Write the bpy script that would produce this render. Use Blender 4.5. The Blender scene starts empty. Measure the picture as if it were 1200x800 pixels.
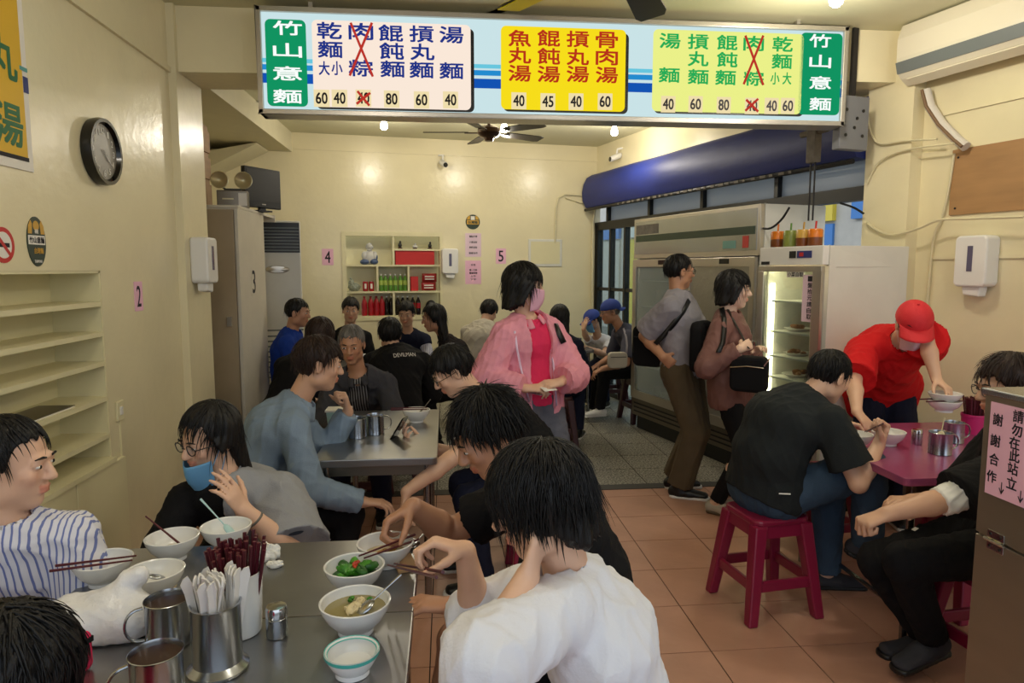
import bpy, math, random
import numpy as np
from mathutils import Vector, Matrix
random.seed(7); rng = np.random.default_rng(7)
scene = bpy.context.scene
COL = scene.collection
PI = math.pi
R = math.radians

# ---------------------------------------------------------------- camera
FPX = 800.0; CAM_H = 1.6
PITCH = math.atan(85 / 800.0); YAW = R(5.55)
cam = bpy.data.cameras.new('camera'); cam.lens = 24; cam.sensor_width = 36; cam.clip_start = 0.05
cam_o = bpy.data.objects.new('camera', cam); COL.objects.link(cam_o)
cam_o.location = (0, 0, CAM_H); cam_o.rotation_euler = (PI / 2 - PITCH, 0, -YAW)
scene.camera = cam_o
# ---------------------------------------------------------------- world, view
w = bpy.data.worlds.new('world'); scene.world = w; w.use_nodes = True
bgn = w.node_tree.nodes['Background']
bgn.inputs[0].default_value = (0.80, 0.90, 1.0, 1); bgn.inputs[1].default_value = 1.35
scene.view_settings.view_transform = 'Standard'; scene.view_settings.look = 'None'
scene.view_settings.gamma = 1; scene.view_settings.use_curve_mapping = False
scene.view_settings.exposure = 0.0
BULB_W = 20.0

# ---------------------------------------------------------------- pixel -> place
C0 = np.array([0, 0, CAM_H])
_fw = np.array([math.sin(YAW) * math.cos(PITCH), math.cos(YAW) * math.cos(PITCH), -math.sin(PITCH)])
_rt = np.array([math.cos(YAW), -math.sin(YAW), 0.0]); _up = np.cross(_rt, _fw)
def ray(x, y): return _fw + _rt * (x - 600) / FPX - _up * (y - 400) / FPX
def atz(x, y, z): d = ray(x, y); return C0 + d * (z - CAM_H) / d[2]
def atY(x, y, Y): d = ray(x, y); return C0 + d * Y / d[1]
def atX(x, y, X): d = ray(x, y); return C0 + d * X / d[0]
def prj(P):
    v = np.array(P) - C0; z = v @ _fw; return (600 + FPX * (v @ _rt) / z, 400 - FPX * (v @ _up) / z)
class Frame:                                   # a wall: local x along it, local y outwards, z up
    def __init__(s, ox, oy, deg):
        s.o = np.array([ox, oy, 0.0]); s.a = R(deg)
        s.ex = np.array([math.cos(s.a), math.sin(s.a), 0]); s.ey = np.array([-math.sin(s.a), math.cos(s.a), 0])
    def hit(s, x, y, off=0.0):                 # local (u, z) of a pixel on the plane local y = off
        d = ray(x, y); p0 = s.o + s.ey * off
        P = C0 + d * ((p0 - C0) @ s.ey) / (d @ s.ey)
        return (P - s.o) @ s.ex, P[2]
    def w(s, u, v, z): return tuple(s.o + s.ex * u + s.ey * v + np.array([0, 0, z]))
FL = Frame(-1.62, 0, 90)
FB = Frame(-1.70, 8.2, 9.2)
FF = Frame(1.95, 8.79, -75.6)
CEIL = 3.15

# ---------------------------------------------------------------- materials
def lin(c):
    c = c / 255.0
    return c / 12.92 if c <= 0.04045 else ((c + 0.055) / 1.055) ** 2.4
def rgb(r, g, b): return (lin(r), lin(g), lin(b), 1)
def mat(name, col, rough=0.5, metal=0.0, var=0.0, vscale=6.0, bump=0.0, bscale=60.0, emit=0.0, spec=None, trans=0.0, alpha=1.0, stretch=None, coat=0.0, attr=False, sheen=0.0):
    m = bpy.data.materials.new(name); m.use_nodes = True
    nt = m.node_tree; b = nt.nodes['Principled BSDF']
    c = rgb(*col); b.inputs['Base Color'].default_value = c
    b.inputs['Roughness'].default_value = rough; b.inputs['Metallic'].default_value = metal
    if spec is not None: b.inputs['Specular IOR Level'].default_value = spec
    if coat: b.inputs['Coat Weight'].default_value = coat
    if sheen: b.inputs['Sheen Weight'].default_value = sheen
    if trans: b.inputs['Transmission Weight'].default_value = trans
    if alpha < 1: b.inputs['Alpha'].default_value = alpha
    if emit: b.inputs['Emission Color'].default_value = c; b.inputs['Emission Strength'].default_value = emit
    tc = None
    def coords():
        nonlocal tc
        if tc is None:
            t = nt.nodes.new('ShaderNodeTexCoord'); mp = nt.nodes.new('ShaderNodeMapping')
            nt.links.new(t.outputs['Object'], mp.inputs[0])
            if stretch: mp.inputs['Scale'].default_value = stretch
            tc = mp.outputs[0]
        return tc
    src = None
    if attr:
        a = nt.nodes.new('ShaderNodeVertexColor'); a.layer_name = 'Col'; src = a.outputs[0]
        nt.links.new(src, b.inputs['Base Color'])
    if var:
        n = nt.nodes.new('ShaderNodeTexNoise'); n.inputs['Scale'].default_value = vscale; n.inputs['Detail'].default_value = 6
        nt.links.new(coords(), n.inputs['Vector'])
        mr = nt.nodes.new('ShaderNodeMapRange'); mr.inputs[1].default_value = 0.3; mr.inputs[2].default_value = 0.7
        mr.inputs[3].default_value = 1 - var; mr.inputs[4].default_value = 1 + var
        nt.links.new(n.outputs[0], mr.inputs[0])
        mx = nt.nodes.new('ShaderNodeVectorMath'); mx.operation = 'SCALE'
        if src is not None: nt.links.new(src, mx.inputs[0])
        else: mx.inputs[0].default_value = c[:3]
        nt.links.new(mr.outputs[0], mx.inputs['Scale'])
        nt.links.new(mx.outputs[0], b.inputs['Base Color'])
    if bump:
        n = nt.nodes.new('ShaderNodeTexNoise'); n.inputs['Scale'].default_value = bscale; n.inputs['Detail'].default_value = 4
        nt.links.new(coords(), n.inputs['Vector'])
        bp = nt.nodes.new('ShaderNodeBump'); bp.inputs['Strength'].default_value = bump; bp.inputs['Distance'].default_value = 0.01
        nt.links.new(n.outputs[0], bp.inputs['Height']); nt.links.new(bp.outputs[0], b.inputs['Normal'])
    return m
M = {}
def mk(name, *a, **k): M[name] = mat(name, *a, **k); return M[name]
mk('wall', (232, 221, 184), 0.26, var=0.05, vscale=1.6, bump=0.22, bscale=14, spec=0.5)
mk('wall_shelf', (228, 219, 178), 0.40, var=0.04, vscale=3)
mk('ceil', (208, 204, 172), 0.55, var=0.04, vscale=1.2)
mk('soffit', (212, 204, 172), 0.5, var=0.03)
mk('terracotta', (186, 140, 118), 0.42, var=0.09, vscale=5, bump=0.08, bscale=30)
mk('grout', (46, 38, 36), 0.9)
mk('threshold', (52, 50, 48), 0.5)
mk('white_plastic', (232, 230, 226), 0.35)
mk('white_paint', (222, 220, 212), 0.4, var=0.03)
mk('black', (18, 18, 19), 0.4)
mk('black_gloss', (14, 14, 15), 0.18)
mk('dark_metal', (52, 50, 50), 0.45, 0.6)
mk('alu', (196, 190, 180), 0.32, 0.8, var=0.05, vscale=3)
mk('chrome', (205, 205, 205), 0.15, 1.0)
mk('steel', (172, 176, 182), 0.24, 1.0, var=0.06, vscale=3, bump=0.02, bscale=40)
mk('steel_dark', (128, 120, 108), 0.34, 0.9, var=0.08, vscale=2)
mk('steel_table', (150, 150, 150), 0.28, 0.9, var=0.10, vscale=4, bump=0.03, bscale=14)
mk('blue_tarp', (26, 42, 118), 0.52, var=0.12, vscale=2.5, bump=0.25, bscale=5, stretch=(1, 1, 3))
mk('plywood', (168, 128, 84), 0.6, var=0.12, vscale=3, stretch=(1, 1, 5))
mk('wire', (216, 206, 170), 0.5)
mk('wire_black', (20, 20, 20), 0.5)
mk('paper_pink', (240, 188, 212), 0.8)
mk('paper_pale_pink', (232, 204, 220), 0.8)
mk('paper_white', (236, 232, 224), 0.8)
mk('ink', (22, 18, 30), 0.7)
mk('red', (196, 38, 36), 0.5)
mk('wood_dark', (70, 44, 30), 0.5); mk('rust', (118, 112, 104), .7, .2, var=.25, vscale=20); mk('box_grey', (120, 122, 128), .5, .2)
mk('stool_red', (134, 28, 60), 0.28, spec=0.5)
mk('stool_brown', (74, 40, 42), 0.35)
def emis(name, col, s):
    m = bpy.data.materials.new(name); m.use_nodes = True; nt = m.node_tree; nt.nodes.clear()
    e = nt.nodes.new('ShaderNodeEmission'); o = nt.nodes.new('ShaderNodeOutputMaterial')
    e.inputs[0].default_value = rgb(*col); e.inputs[1].default_value = s
    nt.links.new(e.outputs[0], o.inputs[0]); M[name] = m; return m
def terrazzo():
    m = mat('terrazzo', (150, 148, 140), 0.35); nt = m.node_tree; b = nt.nodes['Principled BSDF']
    t = nt.nodes.new('ShaderNodeTexCoord'); v = nt.nodes.new('ShaderNodeTexNoise'); v.inputs['Scale'].default_value = 75; v.inputs['Detail'].default_value = 3
    nt.links.new(t.outputs['Object'], v.inputs['Vector'])
    r = nt.nodes.new('ShaderNodeValToRGB'); r.color_ramp.interpolation = 'CONSTANT'
    e = r.color_ramp.elements; e[0].color = rgb(78, 76, 70); e[0].position = 0; e[1].color = rgb(150, 146, 134); e[1].position = 0.46
    x = e.new(0.58); x.color = rgb(198, 194, 182)
    nt.links.new(v.outputs[0], r.inputs[0]); nt.links.new(r.outputs[0], b.inputs['Base Color']); M['terrazzo'] = m
terrazzo()
def glassy(name, col, mix, rough=0.03):
    m = bpy.data.materials.new(name); m.use_nodes = True; nt = m.node_tree; nt.nodes.clear()
    o = nt.nodes.new('ShaderNodeOutputMaterial'); mx = nt.nodes.new('ShaderNodeMixShader'); mx.inputs[0].default_value = mix
    tr = nt.nodes.new('ShaderNodeBsdfTransparent'); tr.inputs[0].default_value = rgb(*col)
    g = nt.nodes.new('ShaderNodeBsdfGlossy'); g.inputs['Roughness'].default_value = rough
    nt.links.new(tr.outputs[0], mx.inputs[1]); nt.links.new(g.outputs[0], mx.inputs[2]); nt.links.new(mx.outputs[0], o.inputs[0]); M[name] = m
glassy('glass', (225, 235, 235), 0.10)
mk('glass_foggy', (176, 190, 192), .2, alpha=.42)
def frosted():
    m = bpy.data.materials.new('frosted'); m.use_nodes = True; nt = m.node_tree; nt.nodes.clear()
    o = nt.nodes.new('ShaderNodeOutputMaterial'); mx = nt.nodes.new('ShaderNodeMixShader'); mx.inputs[0].default_value = 0.5
    a = nt.nodes.new('ShaderNodeBsdfTranslucent'); a.inputs[0].default_value = rgb(235, 240, 245)
    b = nt.nodes.new('ShaderNodeBsdfPrincipled'); b.inputs['Base Color'].default_value = rgb(120, 122, 122); b.inputs['Roughness'].default_value = 0.25
    nt.links.new(a.outputs[0], mx.inputs[1]); nt.links.new(b.outputs[0], mx.inputs[2]); nt.links.new(mx.outputs[0], o.inputs[0]); M['frosted'] = m
frosted()

# ---------------------------------------------------------------- mesh helpers
class MB:
    def __init__(s): s.v = []; s.f = []
    def add(s, vs, fs):
        n = len(s.v); s.v += [tuple(map(float, p)) for p in vs]; s.f += [tuple(i + n for i in q) for q in fs]; return s
    def box(s, x0, x1, y0, y1, z0, z1):
        vs = [(x, y, z) for x in (x0, x1) for y in (y0, y1) for z in (z0, z1)]
        return s.add(vs, [(0, 1, 3, 2), (4, 6, 7, 5), (0, 4, 5, 1), (2, 3, 7, 6), (0, 2, 6, 4), (1, 5, 7, 3)])
    def hexa(s, b, t):                              # 4 bottom points, 4 top points
        return s.add(list(b) + list(t), [(3, 2, 1, 0), (4, 5, 6, 7), (0, 1, 5, 4), (1, 2, 6, 5), (2, 3, 7, 6), (3, 0, 4, 7)])
    def lathe(s, prof, n=24, c=(0, 0, 0), closed=False):     # prof: (r, z); r = 0 makes a pole
        vs = []; fs = []; rings = []
        for r, z in prof:
            if r < 1e-6: rings.append([len(vs)]); vs.append((c[0], c[1], c[2] + z))
            else:
                rings.append(list(range(len(vs), len(vs) + n)))
                vs += [(c[0] + r * math.cos(2 * PI * i / n), c[1] + r * math.sin(2 * PI * i / n), c[2] + z) for i in range(n)]
        for a, b in zip(rings, rings[1:]):
            for i in range(n):
                j = (i + 1) % n
                if len(a) == 1 and len(b) == 1: continue
                if len(a) == 1: fs.append((a[0], b[j], b[i]))
                elif len(b) == 1: fs.append((a[i], a[j], b[0]))
                else: fs.append((a[i], a[j], b[j], b[i]))
        return s.add(vs, fs)
    def cyl(s, c, r, h, n=20, r2=None):
        r2 = r if r2 is None else r2
        return s.lathe([(0, 0), (r, 0), (r2, h), (0, h)], n, c)
    def tube(s, pts, r, n=8, cap=True, flat=1.0):
        pts = [Vector(p) for p in pts]; vs = []; fs = []
        rr = r if hasattr(r, '__len__') else [r] * len(pts)
        t0 = (pts[1] - pts[0]).normalized()
        up = Vector((0, 0, 1)) if abs(t0.z) < 0.9 else Vector((1, 0, 0))
        x = t0.cross(up).normalized()
        for i, p in enumerate(pts):
            t = (pts[min(i + 1, len(pts) - 1)] - pts[max(i - 1, 0)]).normalized()
            x = (x - t * x.dot(t)).normalized(); y = t.cross(x)
            vs += [p + (x * math.cos(2 * PI * k / n) + y * math.sin(2 * PI * k / n) * flat) * rr[i] for k in range(n)]
        for i in range(len(pts) - 1):
            for k in range(n):
                a = i * n + k; b = i * n + (k + 1) % n; fs.append((a, b, b + n, a + n))
        if cap: fs.append(tuple(range(n - 1, -1, -1))); fs.append(tuple(range((len(pts) - 1) * n, len(pts) * n)))
        return s.add(vs, fs)
    def prism(s, poly, y0, y1):                     # polygon in xz pulled along y
        n = len(poly); vs = [(x, y0, z) for x, z in poly] + [(x, y1, z) for x, z in poly]
        return s.add(vs, [tuple(range(n)), tuple(range(2 * n - 1, n - 1, -1))] + [(i, i + n, (i + 1) % n + n, (i + 1) % n) for i in range(n)])
    def ell(s, c, r, n=16, m=10, rot=None):
        vs = []; fs = []
        for i in range(m + 1):
            th = PI * i / m
            for k in range(n):
                ph = 2 * PI * k / n; p = Vector((r[0] * math.sin(th) * math.cos(ph), r[1] * math.sin(th) * math.sin(ph), r[2] * math.cos(th)))
                if rot is not None: p = rot @ p
                vs.append((p.x + c[0], p.y + c[1], p.z + c[2]))
        for i in range(m):
            for k in range(n): fs.append((i * n + k, (i + 1) * n + k, (i + 1) * n + (k + 1) % n, i * n + (k + 1) % n))
        return s.add(vs, fs)
    def mesh(s, name, m, smooth=False):
        me = bpy.data.meshes.new(name); me.from_pydata(s.v, [], s.f); me.materials.append(M[m] if isinstance(m, str) else m)
        import bmesh
        b = bmesh.new(); b.from_mesh(me); bmesh.ops.remove_doubles(b, verts=b.verts, dist=1e-6); bmesh.ops.recalc_face_normals(b, faces=b.faces); b.to_mesh(me); b.free()
        if smooth:
            me.shade_smooth()
            try: me.set_sharp_from_angle(angle=R(40))
            except Exception: pass
        return me
    def build(s, name, m, parent=None, smooth=False, bevel=0.0, loc=None):
        o = bpy.data.objects.new(name, s.mesh(name, m, smooth)); COL.objects.link(o)
        if parent is not None: o.parent = parent
        if loc is not None: o.location = loc
        if bevel:
            bv = o.modifiers.new('bevel', 'BEVEL'); bv.width = bevel; bv.segments = 2; bv.limit_method = 'ANGLE'
        return o
def tag(o, label=None, cat=None, group=None, kind=None):
    if label: o['label'] = label
    if cat: o['category'] = cat
    if group: o['group'] = group
    if kind: o['kind'] = kind
    return o
def thing(name, label, cat, loc=(0, 0, 0), rz=0.0, group=None, kind=None):
    o = bpy.data.objects.new(name, None); COL.objects.link(o); o.location = loc; o.rotation_euler = (0, 0, rz)
    o.empty_display_size = 0.1
    return tag(o, label, cat, group, kind)
def kids(o): return [c for c in bpy.data.objects if c.parent == o]
def dup(o, loc=None, rz=None, label=None, group=None, parent=None):
    c = o.copy(); COL.objects.link(c)
    if parent is not None: c.parent = parent
    if loc is not None: c.location = loc
    if rz is not None: c.rotation_euler = (0, 0, rz)
    if label: c['label'] = label
    if group: c['group'] = group
    for ch in kids(o): dup(ch, parent=c)
    return c
def rrect(x0, x1, z0, z1, r, n=5):
    P = []
    for cx, cz, a0 in ((x1 - r, z1 - r, 0), (x0 + r, z1 - r, 90), (x0 + r, z0 + r, 180), (x1 - r, z0 + r, 270)):
        P += [(cx + r * math.cos(R(a0 + 90 * i / n)), cz + r * math.sin(R(a0 + 90 * i / n))) for i in range(n + 1)]
    return P
def rbox(x0, x1, y0, y1, z0, z1, r=0.02): return MB().prism(rrect(x0, x1, z0, z1, r), y0, y1)
_tc = {}
def glyphs(s):
    if s not in _tc:
        cu = bpy.data.curves.new('t', 'FONT'); cu.body = s; cu.align_x = 'CENTER'; cu.resolution_u = 3
        o = bpy.data.objects.new('t', cu); COL.objects.link(o)
        dg = bpy.context.evaluated_depsgraph_get(); me = bpy.data.meshes.new_from_object(o.evaluated_get(dg))
        bpy.data.objects.remove(o)
        v = np.array([p.co[:] for p in me.vertices]) if len(me.vertices) else np.zeros((0, 3))
        _tc[s] = (v, [tuple(p.vertices) for p in me.polygons]); bpy.data.meshes.remove(me)
    return _tc[s]
def text_mb(mb, s, cx, cz, w_, h_, y, shear=0.0):      # fit a string into a w x h box on the local xz plane, facing -y
    v, f = glyphs(s)
    if not len(v): return mb
    lo = v.min(0); hi = v.max(0); d = np.maximum(hi - lo, 1e-6)
    q = (v - (lo + hi) / 2) / d
    sx = min(w_, h_ * d[0] / d[1]) if w_ is None else w_
    for dx, dz in ((-1, -1), (1, -1), (-1, 1), (1, 1)):          # four close copies make a bolder stroke
        e = min(sx, h_) * .022; mb.add([(cx + a[0] * (sx - 2 * e) + dx * e, y - .00015 * (dx + 2 * dz), cz + a[1] * (h_ - 2 * e) + dz * e) for a in q], f)
    return mb
def lettering(parent, items, m, y, name='lettering', label=None):
    for it in items:
        mb = MB(); bold = .0018 * (it[4] / .1) + .0006; b = 0
        text_mb(mb, it[0], it[1], it[2], it[3], it[4], y)
        me = bpy.data.meshes.new(name); me.from_pydata(mb.v, [], mb.f); me.materials.append(M[m])
        o = bpy.data.objects.new(name, me); COL.objects.link(o); o.parent = parent
        if label: o['label'] = label
    return o
def place(frame, off=0.0, u=0.0, z=0.0): return frame.w(u, off, z)

# ================================================================ THE SETTING
def st(o, label): return tag(o, label, None, None, 'structure')
# ---- floor: terracotta tiles in front, terrazzo tiles behind the dark threshold
TS = 0.392; TY = 4.742
fl = MB().box(-2.8, 4.6, -0.9, 4.74, -0.12, -0.004).build('floor', 'grout'); st(fl, 'terracotta tiled floor with dark joints at the front')
tx0 = 1.098; ty0 = 4.195 + 0.392
tile_me = rbox(0.004, TS - 0.004, 0.004, TS - 0.004, -0.03, 0.0, 0.001)
tm = MB().box(0.0025, TS - 0.0025, 0.0025, TS - 0.0025, -0.03, 0).mesh('tile', 'terracotta')
bx = lambda a, b, c, d: MB().box(a + .0025, b - .0025, c + .0025, d - .0025, -.03, 0).mesh('tile', 'terracotta')
for i in range(-7, 7):
    for j in range(0, 13):
        o = bpy.data.objects.new('tile', tm); COL.objects.link(o); o.parent = fl
        o.location = (tx0 + i * TS, ty0 - (j + 1) * TS, 0)
tmf = MB().box(0.0025, TS - 0.0025, 0.0025, 4.74 - ty0, -0.03, 0).mesh('tile', 'terracotta')
for i in range(-7, 7):
    o = bpy.data.objects.new('tile', tmf); COL.objects.link(o); o.parent = fl; o.location = (tx0 + i * TS, ty0, 0)
fb = MB().box(-2.8, 3.4, 4.85, 9.3, -0.12, -0.004).build('floor', 'grout'); st(fb, 'grey speckled terrazzo floor of the back room')
tm2 = MB().box(0.004, TS - 0.004, 0.004, TS - 0.004, -0.03, 0).mesh('tile', 'terrazzo')
for i in range(-10, 5):
    for j in range(11):
        o = bpy.data.objects.new('tile', tm2); COL.objects.link(o); o.parent = fb; o.location = (1.098 + i * TS, 4.85 + j * TS, 0)
st(MB().box(-2.8, 3.4, 4.74, 4.85, -0.12, 0.004).build('trim_1', 'threshold'), 'dark threshold strip between the two floors')
# ---- ceiling, beam
cm = MB(); cpoly = [(-2.8, -.9), FF.w(9.95, .14, 0)[:2], FF.w(-.2, .14, 0)[:2], FB.w(-1.2, .14, 0)[:2], (-2.8, 8.2)]
cm.add([(x, y, CEIL) for x, y in cpoly] + [(x, y, CEIL + .12) for x, y in cpoly], [(0, 1, 2, 3, 4), (9, 8, 7, 6, 5)] + [(i, (i + 1) % 5, (i + 1) % 5 + 5, i + 5) for i in range(5)])
st(cm.build('ceiling', 'ceil'), 'pale painted ceiling')
st(MB().hexa([(-1.62, 4.40, 2.77), (3.35, 4.40, 2.83), (3.2, 4.80, 2.83), (-1.62, 4.80, 2.77)], [(-1.62, 4.40, CEIL), (3.35, 4.40, CEIL), (3.2, 4.80, CEIL), (-1.62, 4.80, CEIL)]).build('trim_2', 'wall'), 'cream painted ceiling beam behind the menu sign')
# ---- left wall with built-in shelf niche
NY0, NY1 = 1.86, FL.hit(118, 330)[0]
ntop = 1.592; nd = 0.15
mbw = MB().box(-0.9, NY0, 0, 0.12, 0, CEIL).box(NY0, NY1, 0, 0.12, ntop, CEIL).box(NY1, 4.36, 0, 0.12, 0, CEIL).box(NY0 - .1, NY1 + .1, 0.25, 0.3, 0, CEIL)
o = mbw.build('wall_left', 'wall'); o.location = FL.o; o.rotation_euler = (0, 0, FL.a); st(o, 'glossy cream painted left wall')
st(MB().box(4.36, 4.78, -0.045, 0.12, 0, CEIL).build('trim_3', 'wall', loc=None), 'cream pillar at the end of the left wall')
o = bpy.data.objects['trim_3']; o.location = FL.o; o.rotation_euler = (0, 0, FL.a)
# thin moulding along the left wall at beam height
o = MB().box(-0.9, 4.40, -0.018, 0.0, 2.755, 2.785).build('trim_4', 'wall'); o.location = FL.o; o.rotation_euler = (0, 0, FL.a); st(o, 'thin moulding line high on the left wall')
# back room left side wall (beyond the pillar) and its return
st(MB().box(-2.75, -2.62, 4.78, 8.4, 0, CEIL).build('wall_far_left', 'wall'), 'cream side wall of the back room')
st(MB().box(-2.75, -1.62, 4.66, 4.78, 0, CEIL).build('wall_left_return', 'wall'), 'short cream wall beside the pillar')
# soffit box along the back room and sloped underside of the stairs
st(MB().box(-2.62, -1.73, 4.80, 8.30, 2.93, CEIL).build('trim_5', 'soffit'), 'cream boxed soffit along the back room ceiling')
sl = MB()
b0, b1, b2, b3 = (atY(x, y, 8.0) for x, y in ((243, 208), (301, 181), (301, 150), (236, 150)))
sl.hexa([(b0[0] - .2, 7.6, b0[2] - .12), (b1[0] + .1, 7.6, b1[2] + .05), (b1[0] + .1, 8.1, b1[2] + .05), (b0[0] - .2, 8.1, b0[2] - .12)],
        [(b0[0] - .2, 7.6, b0[2] + .16), (b1[0] + .1, 7.6, 2.925), (b1[0] + .1, 8.1, 2.925), (b0[0] - .2, 8.1, b0[2] + .16)])
st(sl.build('trim_6', 'soffit'), 'sloped underside of a staircase in the back corner')
# ---- back wall with shelf niche
bu0, bz1 = FB.hit(405, 276); bu1, _ = FB.hit(515, 276); bz0 = FB.hit(460, 371)[1]
mbw = MB().box(-1.2, bu0, 0, 0.12, 0, CEIL).box(bu1, 3.75, 0, 0.12, 0, CEIL).box(bu0, bu1, 0, 0.12, 0, bz0).box(bu0, bu1, 0, .12, bz1, CEIL).box(bu0 - .05, bu1 + .05, 0.24, .3, bz0 - .05, bz1 + .05)
o = mbw.build('wall_back', 'wall'); o.location = FB.o; o.rotation_euler = (0, 0, FB.a); st(o, 'glossy cream back wall')
o = MB().box(-.0, 3.7, -0.012, 0.0, FB.hit(520, 181)[1] - .012, FB.hit(520, 181)[1] + .012).build('trim_7', 'wall'); o.location = FB.o; o.rotation_euler = (0, 0, FB.a); st(o, 'thin horizontal moulding high on the back wall')
# ---- right side: facade with windows at the back, pillar, right wall with panel in front
pu0 = FF.hit(1063, 250, -0.1)[0]; pu_far = FF.hit(1012, 230, -0.1)[0]
def rwall(mb, name, m, label, **k):
    o = mb.build(name, m, **k); o.location = FF.o; o.rotation_euler = (0, 0, FF.a); return st(o, label)
ztr0 = FF.hit(880, 236)[1]; ztr1 = FF.hit(880, 209)[1]        # transom band
rwall(MB().box(-.1, pu_far, 0, .12, ztr1 + .06, CEIL), 'wall_facade', 'wall', 'cream wall above the blue awning')
rwall(MB().box(pu_far, pu0, -0.1, .12, 0, CEIL), 'trim_8', 'wall', 'cream painted pillar between the windows and the right wall')
rwall(MB().box(pu0, 9.9, 0, .12, 0, CEIL), 'wall_right', 'wall', 'cream painted right wall')
# window band (transom) and sliding glass door below
win = thing('window_1', None, None, tuple(FF.o), FF.a, kind='structure'); win['label'] = 'dark framed transom windows under the blue awning'
win.pop('category', None)
mb = MB().box(0, pu_far, -.02, .06, ztr1, ztr1 + .07).box(0, pu_far, -.02, .06, ztr0 - .10, ztr0)
for px in (714, 763, 825, 912):
    u = FF.hit(px, 230)[0]; mb.box(u - .02, u + .025, -.03, .06, ztr0, ztr1)
mb.box(pu_far - .06, pu_far, -.02, .06, ztr0, ztr1)
mb.build('window_frame', 'black', win)
us = [0.0] + [FF.hit(px, 230)[0] for px in (714, 763, 825, 912)] + [pu_far - .05]
for a, b in zip(us[1:], us[2:]): MB().box(a + .02, b - .02, .015, .025, ztr0, ztr1).build('pane', 'frosted', win)
sill_u = FF.hit(880, 236)[0]
d1 = thing('door_1', None, None, tuple(FF.o), FF.a, kind='structure'); d1['label'] = 'dark framed sliding glass door beside the back wall'
mb = MB().box(0, .08, -.02, .06, 0, ztr0 - .1)
du = [FF.hit(px, 300)[0] for px in (716, 733, 752)]
for u in (du[0], du[1]): mb.box(u - .02, u + .02, -.02, .05, 0, ztr0 - .1)
mb.box(0, pu_far, -.01, .05, FF.hit(735, 340)[1] - .02, FF.hit(735, 340)[1] + .02).box(0, pu_far, -.02, .05, 0, .06)
for k in range(1, 4): mb.box(du[1] + k * .8, du[1] + k * .8 + .05, -.01, .05, 0, ztr0 - .1)
mb.build('door_frame', 'black', d1)
for a, b in ((.08, du[0] - .02), (du[0] + .02, du[1] - .02), (du[1] + .02, du[1] + .8), (du[1] + .85, du[1] + 1.6), (du[1] + 1.65, du[1] + 2.4)):
    MB().box(a, b, .01, .018, .06, ztr0 - .1).build('pane', 'glass', d1)
# ---- outside: pavement, road and a pale house front across the street
mk('asphalt', (120, 120, 118), .9, var=.1); mk('house', (196, 190, 180), .8, var=.06); mk('shutter_blue', (70, 130, 200), .5); mk('shutter_yellow', (226, 200, 70), .5); mk('leaf', (70, 110, 50), .6, var=.2)
st(MB().box(-14, 16, -14, 22, -.3, -.125).build('ground', 'asphalt'), 'grey street outside')
hs = thing('house', 'pale house front across the street with coloured shutters', 'building', FF.w(2, 5.5, 0), FF.a)
MB().box(-14, 12, 0, .3, -.12, 4.6).build('wall', 'house', hs)
for k in range(-8, 8): 
    s_ = MB().box(k * 1.55, k * 1.55 + 1.1, -.05, 0, 0.1, 2.4).build('shutter', ('shutter_blue', 'house', 'shutter_yellow')[k % 3], hs)
    MB().prism([(k * 1.55 - .02, 2.45), (k * 1.55 + 1.12, 2.45), (k * 1.55 + 1.12, 2.85), (k * 1.55 - .02, 2.85)], -.09, 0).build('shop_board', ('shutter_yellow', 'shutter_blue', 'white_paint')[k % 3], hs)

# ================================================================ FIXTURES
emis('bulb', (255, 244, 222), 30)
def bulb(px, py, w_, label, z=None):
    P = atz(px, py, CEIL - 0.14)
    t = thing('ceiling_bulb', label, 'light bulb', (P[0], P[1], CEIL - .005), 0, 'bare bulbs on the ceiling')
    MB().lathe([(0, 0), (.075, 0), (.075, -.012), (.045, -.035), (.03, -.06), (0, -.06)], 20).build('ceiling_rose', 'white_plastic', t, True)
    MB().lathe([(.018, -.06), (.020, -.075), (.032, -.10), (.037, -.125), (.032, -.147), (.018, -.16), (0, -.163)], 20).build('bulb', 'bulb', t, True)
    l = bpy.data.lights.new('bulb_light', 'POINT'); l.energy = w_; l.color = (1, .92, .78); l.shadow_soft_size = .05
    lo = bpy.data.objects.new('bulb_light', l); COL.objects.link(lo); lo.parent = t; lo.location = (0, 0, -.27)
    return t
bulb(450, 149, BULB_W, 'lit bare bulb on the ceiling above the tall cabinet side of the back room')
bulb(591, 152, BULB_W, 'lit bare bulb on the ceiling just behind the ceiling fan')
bulb(720, 156, BULB_W, 'lit bare bulb on the ceiling beside the blue awning')
bulb(980, 2, BULB_W * 1.2, 'lit bare bulb on the front ceiling above the right end of the menu sign')
for P in ((-.6, 1.6), (1.1, .9), (2.3, 1.9)):
    t = thing('ceiling_bulb', 'lit bare bulb on the front ceiling ' + {-.6: 'above the front table', 1.1: 'nearest the open shop front', 2.3: 'above the steel cabinet'}[P[0]], 'light bulb', (P[0], P[1], CEIL - .005), 0, 'bare bulbs on the ceiling')
    MB().lathe([(0, 0), (.075, 0), (.075, -.012), (.045, -.035), (.03, -.06), (0, -.06)], 20).build('ceiling_rose', 'white_plastic', t, True)
    MB().lathe([(.018, -.06), (.020, -.075), (.032, -.10), (.037, -.125), (.032, -.147), (.018, -.16), (0, -.163)], 20).build('bulb', 'bulb', t, True)
    l = bpy.data.lights.new('bulb_light', 'POINT'); l.energy = BULB_W * .8; l.color = (1, .92, .80); l.shadow_soft_size = .05
    lo = bpy.data.objects.new('bulb_light', l); COL.objects.link(lo); lo.parent = t; lo.location = (0, 0, -.27)

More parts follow.
